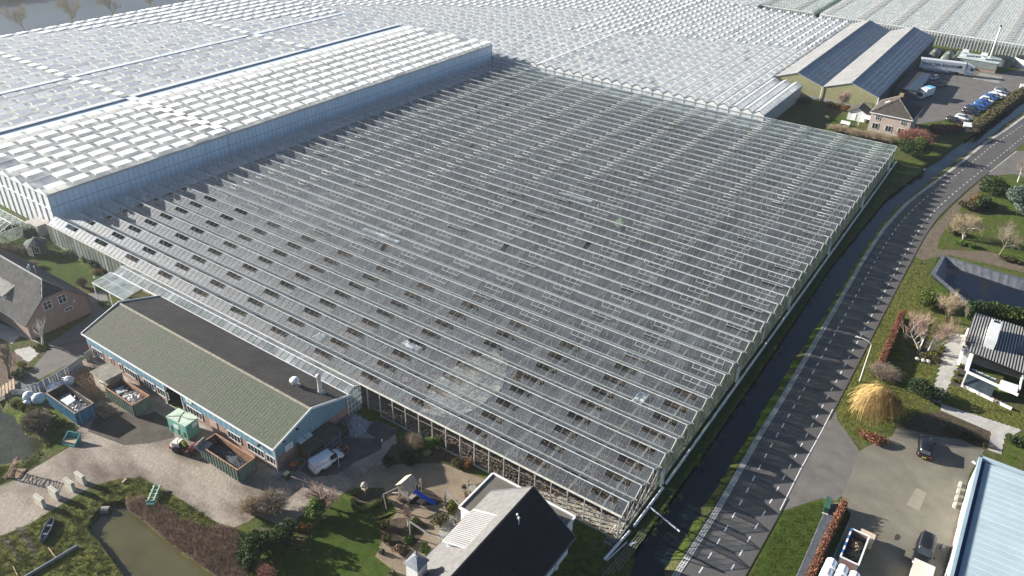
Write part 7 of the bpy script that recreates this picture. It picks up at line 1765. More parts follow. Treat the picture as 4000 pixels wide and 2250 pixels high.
# ================================================================== skips, boxes and yard clutter
m_rust = mat('rusty_steel', (.17, .085, .045), .9, .3, 1.5, fine=.3, col2=(.30, .17, .10))
m_sblue = mat('skip_blue', (.03, .14, .26), .6, .2, 1, fine=.15, col2=(.05, .17, .24))
m_sgreen = mat('skip_green', (.13, .20, .17), .7, .3, 1.2, fine=.25, col2=(.24, .27, .21))
m_rusttop = mat('rust_rim', (.42, .23, .13), .9, .2, 2, fine=.2)
def skip(label, x0, x1, y0, y1, h, m, min_, rim, ribs, load, cat='skip', name='skip', ribm=None, end=None):
    root = thing(name, label, cat, ((x0 + x1) / 2, y0, 0))
    t_ = .07; b_ = MB(); ix = .12
    b_.bx(x0, x1, y0, y0 + t_, .12, h).bx(x0, x1, y1 - t_, y1, .12, h).bx(x0, x0 + t_, y0, y1, .12, h).bx(x1 - t_, x1, y0, y1, .12, h)
    b_.build('side', m, root)
    MB().bx(x0 + t_, x1 - t_, y0 + t_, y1 - t_, .14, .22).bx(x0 + .075, x1 - .075, y0 + .075, y0 + .085, .2, h - .02).bx(x0 + .075, x1 - .075, y1 - .085, y1 - .075, .2, h - .02).bx(x0 + .075, x0 + .085, y0 + .08, y1 - .08, .2, h - .02).bx(x1 - .085, x1 - .075, y0 + .08, y1 - .08, .2, h - .02).build('lining', min_, root)
    r_ = MB(); k = .12
    r_.bx(x0 - k / 2, x1 + k / 2, y0 - k / 2, y0 + k / 2, h, h + .09).bx(x0 - k / 2, x1 + k / 2, y1 - k / 2, y1 + k / 2, h, h + .09).bx(x0 - k / 2, x0 + k / 2, y0 + k / 2, y1 - k / 2, h, h + .09).bx(x1 - k / 2, x1 + k / 2, y0 + k / 2, y1 - k / 2, h, h + .09)
    r_.build('rim', rim, root)
    rb = MB().hexa([(-.10, 0, .14), (.10, 0, .14), (.06, -.11, .14), (-.06, -.11, .14)], [(-.10, 0, h), (.10, 0, h), (.06, -.11, h), (-.06, -.11, h)]).mesh('rib', ribm or m)
    pieces(root, 'rib', rb, [T((x0 + (x1 - x0) * (i + .5) / ribs, y0 - .002, 0)) for i in range(ribs)] + [T((x0 + (x1 - x0) * (i + .5) / ribs, y1 + .002, 0), math.pi) for i in range(ribs)] + [T((x1 + .002, y0 + (y1 - y0) * (i + .5) / 3, 0), R(90)) for i in range(3)])
    rr_ = MB()
    for x in (x0 + .6, x1 - .6):
        for y in (y0 + .3, y1 - .3): rr_.tube((x, y - .12, .1), (x, y + .12, .1), .1, .1, 8)
    rr_.build('roller', m_black, root)
    return root
def rubble(parent, n, x0, x1, y0, y1, z, s0, s1, m, name, seed, mound=.25, kindstuff=True):
    rd = random.Random(seed); b_ = MB()
    for _ in range(n):
        x, y = rd.uniform(x0, x1), rd.uniform(y0, y1); u, v = (x - x0) / (x1 - x0) * 2 - 1, (y - y0) / (y1 - y0) * 2 - 1
        zz = z + mound * max(0, 1 - u * u) * max(0, 1 - v * v); s = rd.uniform(s0, s1)
        b_.xf = Matrix.Translation((x, y, zz)) @ Matrix.Rotation(rd.uniform(0, 6), 4, 'Z') @ Matrix.Rotation(rd.uniform(-.7, .7), 4, 'X') @ Matrix.Rotation(rd.uniform(-.7, .7), 4, 'Y')
        b_.box((0, 0, 0), (s * rd.uniform(.6, 1.5), s * rd.uniform(.4, 1), s * rd.uniform(.15, .6)))
    o = b_.build(name, m, parent)
    return kind(o, 'stuff')
m_junk = mat('mixed_scrap', (.16, .16, .17), .8, .6, 3, col2=(.55, .52, .5))
m_junkw = mat('pale_scrap', (.55, .53, .50), .8, .25, 3)
m_heap = mat('dark_heap', (.045, .042, .04), .95, .4, 2, fine=.4, bump=.08, col2=(.09, .085, .08))
def heap(parent, x0, x1, y0, y1, z, h, m, name='fill', seed=1):
    rd = np.random.default_rng(seed); n = 22; xs_, ys_ = np.linspace(x0, x1, n), np.linspace(y0, y1, n); XX, YY = np.meshgrid(xs_, ys_)
    u, v = np.linspace(-1, 1, n)[None, :], np.linspace(-1, 1, n)[:, None]
    ZZ = z + h * (1 - u ** 2) * (1 - v ** 2) + rd.normal(0, .05, (n, n)); ii = np.arange(n * n).reshape(n, n)
    return pobj(name, np.c_[XX.ravel(), YY.ravel(), ZZ.ravel()], np.stack([ii[:-1, :-1], ii[:-1, 1:], ii[1:, 1:], ii[1:, :-1]], -1).reshape(-1, 4), m, parent)
m_inside = mat('skip_inside', (.055, .045, .04), .9, .3, 1, fine=.3)
s1 = skip('blue ribbed container skip full of scrap with a sheet of white foam', -73.2, -66.3, -24.7, -22.2, 2.1, m_sblue, m_inside, mat('worn_rim', (.30, .24, .19), .9, .3, 3), 14, None, ribm=mat('skip_rib_blue', (.10, .26, .35), .6, .15, 1))
heap(s1, -73.1, -66.4, -24.6, -22.3, 1.0, .3, m_heap, seed=2); rubble(s1, 160, -70.2, -66.6, -24.4, -22.5, 1.15, .12, .5, m_junkw, 'scrap', 3, .25); rubble(s1, 90, -72, -67, -24.5, -22.4, 1.15, .15, .6, m_junk, 'dark_scrap', 4, .2)
MB().hexa([(-71.3, -24.2, 1.3), (-69.5, -24.1, 1.35), (-69.2, -22.9, 1.5), (-71.0, -22.7, 1.4)], [(-71.2, -24.1, 1.5), (-69.5, -23.9, 1.5), (-69.3, -23.0, 1.8), (-70.9, -22.8, 1.75)]).build('foam_sheet', mat('foam_white', (.60, .66, .70), .8), s1)
s2 = skip('rusty green skip piled with broken scrap against the shed', -68.3, -61.9, -19.4, -17.0, 2.1, m_sgreen, m_rust, m_rusttop, 13, None)
heap(s2, -68.2, -62, -19.3, -17.1, 1.2, .35, m_heap, seed=5); rubble(s2, 190, -65.5, -62.2, -19.1, -17.3, 1.4, .12, .5, m_junkw, 'scrap', 6, .35); rubble(s2, 60, -68, -62.3, -19.2, -17.2, 1.35, .2, .6, m_junk, 'dark_scrap', 7, .2)
MB().hexa([(-67.6, -18.8, 1.4), (-65.9, -19.0, 1.5), (-65.7, -17.9, 1.5), (-67.3, -17.7, 1.5)], [(-67.5, -18.8, 1.65), (-65.9, -18.9, 1.8), (-65.8, -18.0, 1.75), (-67.2, -17.8, 1.7)]).build('foam_sheet', mat('foam_grey', (.34, .37, .37), .8), s2)
s3 = skip('long green skip with rust-red rims and dark rubble, being filled by the loader', -48.6, -41.3, -19.1, -16.6, 2.2, m_sgreen, m_rust, m_rusttop, 13, None)
heap(s3, -48.5, -41.4, -19, -16.7, .9, .5, mat('dusty_rubble', (.055, .06, .065), .95, .5, 2, fine=.5, bump=.1, col2=(.13, .15, .17)), seed=8)
# concrete hut
hut = thing('hut', 'small flat-roofed concrete hut between the pallets and the rusty skip', 'hut', (-70.5, -17.6, 0))
MB().bx(-72.1, -68.9, -18.8, -16.4, 0, 2.45).build('wall', mat('hut_render', (.44, .38, .30), .9, .15, 1, fine=.15), hut)
MB().bx(-72.3, -68.7, -19.0, -16.2, 2.45, 2.62).build('roof', mat('hut_roof', (.27, .245, .20), .95, .25, 1.2, fine=.25), hut)
MB().bx(-68.9, -68.82, -18.5, -16.6, .2, 1.9).build('shutter', mat('hut_shutter', (.16, .22, .26), .6), hut)
window(hut, (-70.1, -18.8, 1.5), (1, 0, 0), .8, .6, (0, -1, 0))
# green site box
gb_ = thing('site_container', 'mint-green box container with a pale strapped lid beside the shed doorway', 'container', (-54.4, -17.4, 0), R(4))
X = T((-54.4, -17.3, 0), R(4)); m_mint = mat('mint_steel', (.17, .42, .34), .55, .1, .8, fine=.1)
MB(X).bx(-1.75, 1.75, -.95, .95, .1, 2.35).build('body', m_mint, gb_)
MB(X).bx(-1.82, 1.82, -1.0, 1.0, 2.35, 2.48).build('lid', mat('mint_lid', (.50, .60, .48), .8, .15, 1.5, fine=.12), gb_)
st_ = MB(X)
for a, b_ in (((-1.7, -.9), (-.3, .05)), ((-.3, .05), (.4, -.9)), ((-.3, .05), (-.6, .9)), ((-.3, .05), (1.0, .15)), ((1.0, .15), (1.75, .6))): st_.beam((*a, 2.5), (*b_, 2.5), .09, .04)
st_.build('strap', mat('strap_olive', (.17, .17, .11), .8), gb_)
MB(X).bx(1.75, 1.78, .0, .75, 1.5, 2.1).build('label_plate', m_trimw, gb_)
MB(X).bx(-.6, .3, -.98, -.955, 1.2, 1.8).build('label_plate', m_trimw, gb_)
for x in (-1.2, .1, 1.2): MB(X).bx(x - .14, x + .14, -.99, -.951, .3, 1.2).build('side_vent', m_gzg, gb_)
# pallets stacked in rows
m_pal = mat('pallet_wood', (.36, .25, .16), .9, .2, 2, rnd=.25, fine=.2)
m_pal2 = mat('pale_plank_wood', (.52, .38, .25), .9, .15, 2, rnd=.2, fine=.15)  # paler timber for the jetty, plank and sticks
def pallet_mesh(m, name):
    b_ = MB()
    for y in (-.40, 0, .40): b_.box((0, y, .13), (1.2, .11, .03))
    for x in (-.55, 0, .55):
        b_.box((x, 0, .10), (.11, .9, .03)); b_.box((x, 0, .011), (.1, .9, .022))
        for y in (-.38, 0, .38): b_.box((x, y, .055), (.1, .1, .07))
    return b_.mesh(name, m)
pmA = pallet_mesh(m_pal, 'pallet')
k = 0
lab_row = ('far row against the plank fence', 'row in front of the hut', 'near row beside the blue skip')
for ri, (ox, oy, nx_, ny_, dx, dy, hh) in enumerate(((-75.6, -19.8, 3, 3, .95, .72, 4), (-71.9, -21.5, 3, 3, .95, .80, 4), (-66.6, -21.6, 2, 2, 1.0, .8, 3))):
    for i in range(nx_):
        for j in range(ny_):
            n_ = hh - (j + i) % 2
            for l in range(n_):
                tilt = Matrix.Rotation(random.uniform(-.12, .12), 4, 'Z') @ Matrix.Rotation(R(22) + random.uniform(-.1, .1), 4, 'Y')
                o = obj('pallet', pmA, None, Matrix.Translation((ox + i * 1.12 + random.uniform(-.05, .05), oy + j * .86, .05 + l * .19)) @ tilt)
                tag(o, 'wooden pallet leaning in the jumbled stack of the ' + lab_row[ri], 'pallet', 'pallets in the ' + lab_row[ri])
m_crate = mat('green_crate', (.03, .09, .07), .7)
cr_ = MB()
for z in (.05, .45): 
    for y in (-.45, .45): cr_.box((0, y, z), (1.1, .06, .06))
    for x in (-.55, .55): cr_.box((x, 0, z), (.06, .96, .06))
for x in (-.55, .55):
    for y in (-.45, .45): cr_.box((x, y, .25), (.06, .06, .5))
cr_.box((0, 0, .45), (.06, .9, .05))
crm = cr_.mesh('crate_frame', m_crate)
for i, (x, y, lab) in enumerate(((-75.7, -17.0, 'dark green crate frame by the plank fence, left'), (-74.4, -17.1, 'dark green crate frame by the plank fence, middle'), (-74.2, -16.1, 'dark green crate frame nearest the shed wall'), (-73.2, -18.2, 'dark green crate frame next to the concrete hut'))): tag(obj('crate', crm, None, T((x, y, .02), .2 * i)), lab, 'crate', 'green crate frames')
# white big bags
m_bag = mat('white_bag', (.60, .63, .66), .8, .08, 1, bump=.05, bscale=4)
def bag(label, x, y, r_, h, seed, sq=1.0):
    rd = np.random.default_rng(seed); n, k = 16, 9; v = []; 
    for j in range(k):
        ph = j / (k - 1); z = h * ph; rr_ = r_ * (1 - .25 * (2 * ph - .8) ** 2) * (1 if j < k - 1 else .2) * (1 if j < k - 2 else .75)
        for i in range(n): a = 2 * math.pi * i / n; q_ = rr_ * (1 + rd.normal(0, .07)) * (1 + .06 * math.cos(4 * a)); v.append((x + q_ * math.cos(a) * sq, y + q_ * math.sin(a), z + rd.normal(0, .03) + .02))
    f = [(j * n + i, j * n + (i + 1) % n, (j + 1) * n + (i + 1) % n, (j + 1) * n + i) for j in range(k - 1) for i in range(n)]
    me = bpy.data.meshes.new('big_bag'); me.from_pydata(v, [], f + [tuple((k - 1) * n + i for i in range(n))]); me.materials.append(m_bag)
    me.polygons.foreach_set('use_smooth', [True] * len(me.polygons))
    tag(obj('big_bag', me), label, 'bag', 'white bags by the plank fence')
bag('crumpled white bag nearest the little wooden steps', -76.6, -25.6, .8, 1.25, 1); bag('crumpled white bag touching the blue skip corner', -75.3, -25.1, .85, 1.2, 2); bag('low white bag on the grass edge below the crumpled ones', -75.9, -26.3, .5, .6, 3); bag('wide white bag against the middle of the plank fence', -75.6, -22.6, 1.0, 1.15, 4, 1.2); bag('white bag beside the pallets at the fence', -75.6, -20.7, .85, 1.2, 5)
# fence of pale planks with bolt-heads
fe = thing('fence', 'grey-white board fence with rows of dark bolt heads beside the pallets', 'fence', (-78.9, -20, 0))
m_fen = mat('fence_board', (.46, .47, .47), .8, .12, 1.5, rnd=.1); m_bolt = mat('bolt_dark', (.05, .05, .05), .7)
fp_ = [(-78.6, -15.4), (-77.4, -19.3), (-77.0, -23.6), (-77.6, -25.2), (-79.6, -26.6)]
bd = MB().box((0, 0, .8), (.34, .06, 1.6)).mesh('board', m_fen); bd2 = MB().box((0, 0, .45), (.34, .06, .9)).mesh('board_short', m_fen)
q, q2, bo = [], [], []
for (a, b_), hgt in zip(zip(fp_[:-1], fp_[1:]), (1.6, 1.6, 1.6, .9)):
    L = math.dist(a, b_); an = heading(a, b_); n_ = int(L / .36)
    for i in range(n_):
        u = (i + .5) / n_; p = (a[0] + (b_[0] - a[0]) * u, a[1] + (b_[1] - a[1]) * u, 0)
        M_ = T(p, an) @ Matrix.Rotation(random.uniform(-.03, .03), 4, 'Y')
        if hgt > 1:
            if 3 <= i <= 4 and a == fp_[0]: continue
            q.append(M_); bo += [M_ @ Matrix.Translation((0, -.04, z)) for z in (.42, 1.35)] + [M_ @ Matrix.Translation((0, .04, z)) for z in (.42, 1.35)]
        else: q2.append(M_); bo += [M_ @ Matrix.Translation((0, -.04, z)) for z in (.25, .75)]
pieces(fe, 'board', bd, q); pieces(fe, 'board', bd2, q2)
pieces(fe, 'bolt', MB().box((0, 0, 0), (.11, .03, .11)).mesh('bolt', m_bolt), bo)
pieces(fe, 'fence_post', MB().box((0, 0, .85), (.12, .12, 1.7)).mesh('fence_post', m_mull), [T((*p, 0)) for p in fp_[:-1]])
stp = thing('jetty', 'small pale plank jetty with a railing at the left edge by the pond', 'jetty', (-81, -26, 0))
for i in range(5): MB().box((-81.2 + .1 * i, -25.4 - .5 * i, .35), (2.6, .28, .06), R(-25)).build('plank', m_pal2, stp)
MB().beam((-80.6, -27.6, .2), (-79.9, -26.9, 1.2), .06, .06).beam((-80.2, -27.9, 0), (-80.2, -27.9, 1.2), .07, .07).build('railing', m_crate, stp)
# wheel loader with driver
ld = thing('wheel_loader', 'small red and white wheel loader working at the green skip', 'loader', (-50.3, -19.6, 0), R(12))
X = T((-51.3, -19.6, 0), R(14)); m_red = mat('loader_red', (.28, .025, .03), .4, .1, 1, spec=.5)
for x, r_ in ((-.75, .55), (1.15, .5)):
    for y in (-.62, .62): wheel(ld, X, x, y, r_, .36)
MB(X).loft([[(-1.75, -.5, .6), (-1.75, .5, .6), (-1.7, .45, 1.1), (-1.7, -.45, 1.1)], [(-1.4, -.62, .5), (-1.4, .62, .5), (-1.35, .55, 1.45), (-1.35, -.55, 1.45)], [(-.35, -.6, .5), (-.35, .6, .5), (-.35, .5, 1.5), (-.35, -.5, 1.5)]]).build('engine_cover', mat('loader_cream', (.62, .58, .52), .5, .06), ld)
MB(X).bx(-1.8, -.3, -.64, .64, .42, .72).bx(-.3, 1.3, -.4, .4, .45, .75).build('chassis', m_red, ld)
MB(X).bx(-.3, .35, -.4, .4, .75, .95).bx(-.42, -.3, -.35, .35, .95, 1.5).build('seat', m_black, ld)
rp_ = MB(X)
for y in (-.5, .5): rp_.beam((-.4, y, 1.4), (-.25, y, 2.2), .05, .05)
rp_.beam((-.25, -.5, 2.2), (-.25, .5, 2.2), .05, .05).beam((.7, 0, .75), (.55, 0, 1.35), .05, .05)
rp_.tube((.55, -.2, 1.35), (.55, .2, 1.35), .03, .03, 6)
rp_.build('roll_bar', m_black, ld)
for y in (-.3, .3): MB(X).beam((.9, y, 1.0), (2.5, y, 2.35), .12, .2).beam((2.5, y, 2.35), (3.0, y, 2.2), .1, .16).build('loader_arm', m_red, ld)
MB(X).beam((1.2, 0, .8), (2.2, 0, 1.9), .09, .09).build('ram', m_sill, ld)
MB(X).hexa([(2.9, -.85, 2.0), (3.9, -.85, 1.9), (3.9, .85, 1.9), (2.9, .85, 2.0)], [(2.85, -.85, 2.12), (3.92, -.85, 2.0), (3.92, .85, 2.0), (2.85, .85, 2.12)]).hexa([(2.8, -.85, 2.0), (2.95, -.85, 2.0), (2.95, .85, 2.0), (2.8, .85, 2.0)], [(2.7, -.85, 2.7), (2.85, -.85, 2.7), (2.85, .85, 2.7), (2.7, .85, 2.7)]).build('bucket', mat('bucket_grey', (.30, .31, .28), .7), ld)
# people: one skinned figure each
def person(label, X, pose, cloth, skin_, hair, vest=None):
    """joints in metres along one connected skeleton, grown with a skin modifier"""
    root = thing('person', label, 'person', tuple(X.translation), X.to_euler().z)
    V, E, Rr = [], [], []
    def add(p, r_, parent=None):
        V.append(tuple(p)); Rr.append(r_)
        if parent is not None: E.append((parent, len(V) - 1))
        return len(V) - 1
    pv = add(pose['pelvis'], .14); ch = add(pose['chest'], .165, pv); nk = add(pose['neck'], .06, ch); hd = add(pose['head'], .10, nk); tp = add(pose['top'], .075, hd)
    for s in ('l', 'r'):
        sh = add(pose['sh_' + s], .075, ch); el = add(pose['el_' + s], .05, sh); wr = add(pose['wr_' + s], .035, el); add(pose['ha_' + s], .04, wr)
        hp_ = add(pose['hip_' + s], .095, pv); kn = add(pose['kn_' + s], .065, hp_); an = add(pose['an_' + s], .045, kn); add(pose['toe_' + s], .04, an)
    me = bpy.data.meshes.new('body'); me.from_pydata(V, E, [])
    o = bpy.data.objects.new('body', me); COL.objects.link(o)
    md = o.modifiers.new('skin', 'SKIN'); ss = o.modifiers.new('sub', 'SUBSURF'); ss.levels = 1; ss.render_levels = 1
    # a skin layer only exists after adding the modifier through the data API
    if not me.skin_vertices: 
        bpy.context.view_layer.objects.active = o; o.select_set(True); bpy.ops.mesh.customdata_skin_add()
    for i, sv in enumerate(me.skin_vertices[0].data): sv.radius = (Rr[i], Rr[i]); sv.use_root = (i == 0)
    dg = bpy.context.evaluated_depsgraph_get(); ev = bpy.data.meshes.new_from_object(o.evaluated_get(dg))
    bpy.data.objects.remove(o)
    ev.materials.clear()
    for m_ in (cloth[0], cloth[1], skin_): ev.materials.append(m_)
    nz = pose['neck'][2]; pz = pose['pelvis'][2] + .02
    hands = [Vector(pose['ha_l']), Vector(pose['ha_r'])]
    for p in ev.polygons:
        c_ = p.center; p.use_smooth = True
        p.material_index = 2 if c_.z > nz + .01 or min((c_ - h_).length for h_ in hands) < .09 else (0 if c_.z > pz - .02 and c_.x < pose['pelvis'][0] + .5 else 1)
    b_ = obj('body', ev, root, X)
    hd_ = Vector(pose['head'])
    MB(X).lathe([(.105, 0), (.115, .05), (.09, .11), (.03, .14)], tuple(hd_ + Vector((-.015, 0, .02))), 10).build('hair', hair, root, True)
    MB(X).box(tuple(hd_ + Vector((.10, 0, -.01))), (.035, .03, .045)).build('nose', skin_, root)
    return root
m_hivis = mat('hi_vis_yellow', (.55, .75, .05), .7, .06, 3); m_trou = mat('dark_trousers', (.03, .035, .05), .9); m_skin = mat('skin_tone', (.45, .27, .19), .6); m_hair = mat('brown_hair', (.06, .035, .02), .8)
sit = dict(pelvis=(.02, 0, 1.08), chest=(.0, 0, 1.48), neck=(.02, 0, 1.68), head=(.05, 0, 1.80), top=(.05, 0, 1.90), sh_l=(.02, .2, 1.6), el_l=(.22, .26, 1.38), wr_l=(.45, .18, 1.38), ha_l=(.54, .15, 1.38), sh_r=(.02, -.2, 1.6), el_r=(.22, -.26, 1.38), wr_r=(.45, -.18, 1.38), ha_r=(.54, -.15, 1.38),
           hip_l=(.1, .1, 1.06), kn_l=(.5, .14, 1.08), an_l=(.62, .14, .72), toe_l=(.78, .14, .70), hip_r=(.1, -.1, 1.06), kn_r=(.5, -.14, 1.08), an_r=(.62, -.14, .72), toe_r=(.78, -.14, .70))
person('driver in a bright yellow hi-vis jacket sitting on the red loader', X, sit, (m_hivis, m_trou), m_skin, m_hair)
# loader bucket standing on the yard, green
bk = thing('bucket', 'green loader bucket with a cream inside lying on the yard by the left pond', 'bucket', (-63.2, -28.3, 0))
p0 = gc(0, 3, 730, 100); X = T((p0.x, p0.y, 0), R(20))
MB(X).hexa([(-.9, -.7, .05), (.9, -.7, .05), (.9, .5, .05), (-.9, .5, .05)], [(-.9, -.75, .13), (.9, -.75, .13), (.9, .5, .13), (-.9, .5, .13)]).hexa([(-.9, .42, .05), (.9, .42, .05), (.9, .5, .05), (-.9, .5, .05)], [(-.9, .62, 1.1), (.9, .62, 1.1), (.9, .72, 1.1), (-.9, .72, 1.1)]).build('shell', mat('teal_steel', (.05, .26, .24), .55, .1), bk)
for s in (-1, 1): MB(X).hexa([(s * .9 - .04, -.7, .05), (s * .9 + .04, -.7, .05), (s * .9 + .04, .5, .05), (s * .9 - .04, .5, .05)], [(s * .9 - .04, -.6, .35), (s * .9 + .04, -.6, .35), (s * .9 + .04, .65, 1.1), (s * .9 - .04, .65, 1.1)]).build('cheek', bpy.data.materials['teal_steel'], bk)
MB(X).bx(-.8, .8, -.5, .35, .13, .42).build('load', mat('sandy_load', (.42, .33, .24), .95), bk)
# four upright concrete slabs
m_lego = mat('cream_concrete', (.52, .50, .42), .9, .12, 1.5, fine=.15)
for (px, py, lab) in ((418, 735, 'upright cream concrete slab, lowest of four by the pond'), (560, 655, 'upright cream concrete slab, second from the bottom of four'), (715, 570, 'upright cream concrete slab, third from the bottom of four'), (825, 505, 'upright cream concrete slab, top of four, nearest the yard')):
    p0 = gc(0, 3, px, py); t_ = thing('concrete_slab', lab, 'block', (p0.x, p0.y, 0), R(2), 'upright concrete slabs by the pond'); X = T((p0.x, p0.y, 0), R(2))
    MB(X).hexa([(-.8, -.22, 0), (.8, -.22, 0), (.8, .22, 0), (-.8, .22, 0)], [(-.8, -.2, 1.38), (.8, -.2, 1.38), (.8, .2, 1.38), (-.8, .2, 1.38)]).build('block', m_lego, t_)
    MB(X).bx(-.78, .78, -.03, .03, 1.38, 1.42).build('lifting_groove', m_concd, t_)
# branch pile on a frame at the far left
p0 = gc(0, 3, 160, 420); t_ = thing('batten_rack', 'tall leaning timber frame of crossed battens at the left pond edge', 'frame', (p0.x, p0.y, 0)); X = T((p0.x, p0.y, 0), R(35))
b_ = MB(X); rd = random.Random(8)
for s in (-.6, .6): b_.beam((-.9, s, .05), (.7, s, 2.2), .1, .1)
for i in range(26): u = i / 26; x = -.9 + 1.6 * u; b_.beam((x, -.7 + rd.uniform(-.1, .2), .1 + 2.1 * u), (x + rd.uniform(-.4, .4), .7, .1 + 2.0 * u + rd.uniform(-.3, .3)), .05, .04)
b_.build('battens', mat('thorn_wood', (.38, .26, .19), .9, .2, 2), t_)
MB(X).bx(-1.0, .9, -.8, .8, 0, .12).build('base', m_pal, t_)
# harrow, boat, pipe, posts on the grass
p0 = gc(0, 3, 1565, 640); hw_ = thing('harrow', 'pale green steel harrow frame lying on the grass by the reeds', 'machine', (p0.x, p0.y, 0)); X = T((p0.x, p0.y, 0), R(-52))
b_ = MB(X)
for y in (-.4, .25): b_.beam((-1.2, y, .5), (1.2, y, .5), .14, .14)
for x in (-1.1, -.5, .1, .7, 1.2): b_.beam((x, -.65, .45), (x, .55, .45), .08, .08); b_.beam((x, -.5, .45), (x, -.5, .05), .05, .05); b_.beam((x, .4, .45), (x, .4, .05), .05, .05)
b_.build('frame', mat('pale_green_steel', (.35, .50, .42), .6, .15), hw_)
MB(X).bx(1.2, 1.7, -.5, .4, .1, .35).build('hitch', bpy.data.materials['teal_steel'], hw_)
p0 = gc(0, 3, 485, 1000); bt = thing('boat', 'narrow dark blue-grey rowing boat lying on the grass bank', 'boat', (p0.x, p0.y, 0)); X = T((p0.x, p0.y, .0), heading(gc(0, 3, 430, 1120), gc(0, 3, 545, 880)))
rings = []
for u in np.linspace(-1, 1, 9):
    w_ = .42 * (1 - abs(u) ** 2.6 * .75); rings.append([(u * 1.75, -w_, .5), (u * 1.75, -w_ * .75, .08), (u * 1.75, w_ * .75, .08), (u * 1.75, w_, .5), (u * 1.75, w_ * .86, .5), (u * 1.75, w_ * .6, .16), (u * 1.75, -w_ * .6, .16), (u * 1.75, -w_ * .86, .5)])
m_boat = mat('boat_grey', (.10, .12, .155), .6, .15, 2)
MB(X).loft(rings).build('hull', m_boat, bt)
for x in (-.7, .5): MB(X).box((x, 0, .42), (.22, .66, .04)).build('thwart', m_boat, bt)
a, b_ = gc(0, 3, 240, 1480), gc(0, 3, 785, 1155)
tag(MB().tube((a.x, a.y, .2), (b_.x, b_.y, .2), .16, .16, 10).build('drain_pipe', mat('grey_pipe', (.22, .24, .27), .5)), 'long grey pipe lying across the grass bank at the bottom left', 'pipe')
for (x0, y0, x1, y1, lab) in ((490, 1170, 560, 1265, 'thin pale stick lying against the grey pipe'), (135, 1360, 180, 1448, 'thin pale stick on the grass at the bottom edge')):
    a, b_ = gc(0, 3, x0, y0), gc(0, 3, x1, y1); tag(MB().beam((a.x, a.y, .12), (b_.x, b_.y, .12), .08, .08).build('stick', m_pal2), lab, 'stick')
# tracks of churned earth in the grass
for pts_ in ([(0, 1060), (90, 1070), (230, 1310), (160, 1250)], [(150, 960), (230, 950), (380, 1210), (330, 1230)]): sheet('wheel_rut', [xy(gc(0, 3, *q)) for q in pts_], .0065, m_mud)
p0 = gc(0, 3, 1250, 495); tag(MB().box((p0.x, p0.y, .12), (.28, .7, .1), .3).build('plank', m_pal2), 'short pale plank standing in the grass by the yard', 'plank')
p0 = gc(0, 3, 1060, 790, -.5); cv_ = MB(T((p0.x - .2, p0.y, -.45), R(-20))); cv_.lathe([(.45, -1.2), (.45, .2), (.36, .2), (.36, -1.1)], (0, 0, 0), 14)
cv_ = MB(Matrix.Translation((p0.x, p0.y, -.4)) @ Matrix.Rotation(R(35), 4, 'Z') @ Matrix.Rotation(R(90), 4, 'Y')); cv_.lathe([(.30, -.4), (.45, -.4), (.45, .5), (.38, .5), (.36, .1)], (0, 0, 0), 14)
tag(cv_.build('culvert_pipe', m_concd), 'concrete culvert pipe at the head of the green pond', 'pipe')
# things outside the shed gable
pen = thing('kennel', 'low wire-fronted kennel with a mossy felt roof against the shed gable', 'kennel', (-37.6, -9.4, 0))
kx0, kx1, ky0, ky1 = -38.9, -36.9, -11.9, -6.6
for i in range(4): y = ky0 - .1 + i * 1.38; MB().slab([(kx0, y, 2.25), (kx1 + .2, y, 1.95), (kx1 + .2, y + 1.36, 1.95), (kx0, y + 1.36, 2.25)], .06).build('roof_panel', mat('kennel_felt', (.085, .088, .065), .9, .2, 1.5) if i == 0 else bpy.data.materials['kennel_felt'], pen)
b_ = MB()
for y in np.linspace(ky0, ky1, 5): b_.beam((kx1, y, .1), (kx1, y, 1.95), .07, .07)
b_.beam((kx1, ky0, .15), (kx1, ky1, .15), .1, .12).beam((kx1, ky0, 1.0), (kx1, ky1, 1.0), .06, .06).beam((kx0, ky0, .15), (kx1, ky0, .15), .1, .12)
for y in np.arange(ky0 + 3.2, ky1, .2): b_.beam((kx1, y, .2), (kx1, y, 1.9), .03, .03)
b_.build('frame', m_mull, pen)
MB().bx(kx0, kx1 - .02, ky0 - .02, ky0 + .04, .1, 2.0).bx(kx1 - .05, kx1 - .02, ky0, ky0 + 2.6, .1, 1.0).build('timber_panel', mat('kennel_olive', (.12, .115, .045), .9, .2, 1), pen)
MB().bx(kx0 + .05, kx0 + .1, ky0, ky1, .1, 2.0).build('back_panel', m_dark, pen)
bn2 = thing('container_bin', 'dark green wheeled bin beyond the kennel', 'bin', (-37.6, -5.7, 0)); MB().hexa([(-38.4, -6.3, .1), (-37.0, -6.3, .1), (-37.0, -5.2, .1), (-38.4, -5.2, .1)], [(-38.5, -6.4, 1.15), (-36.9, -6.4, 1.15), (-36.9, -5.1, 1.15), (-38.5, -5.1, 1.15)]).build('body', mat('bin_green', (.03, .06, .035), .6), bn2); MB().hexa([(-38.55, -6.45, 1.15), (-36.85, -6.45, 1.15), (-36.85, -5.05, 1.15), (-38.55, -5.05, 1.15)], [(-38.4, -6.0, 1.38), (-37.0, -6.0, 1.38), (-37.0, -5.4, 1.38), (-38.4, -5.4, 1.38)]).build('lid', bpy.data.materials['bin_green'], bn2)
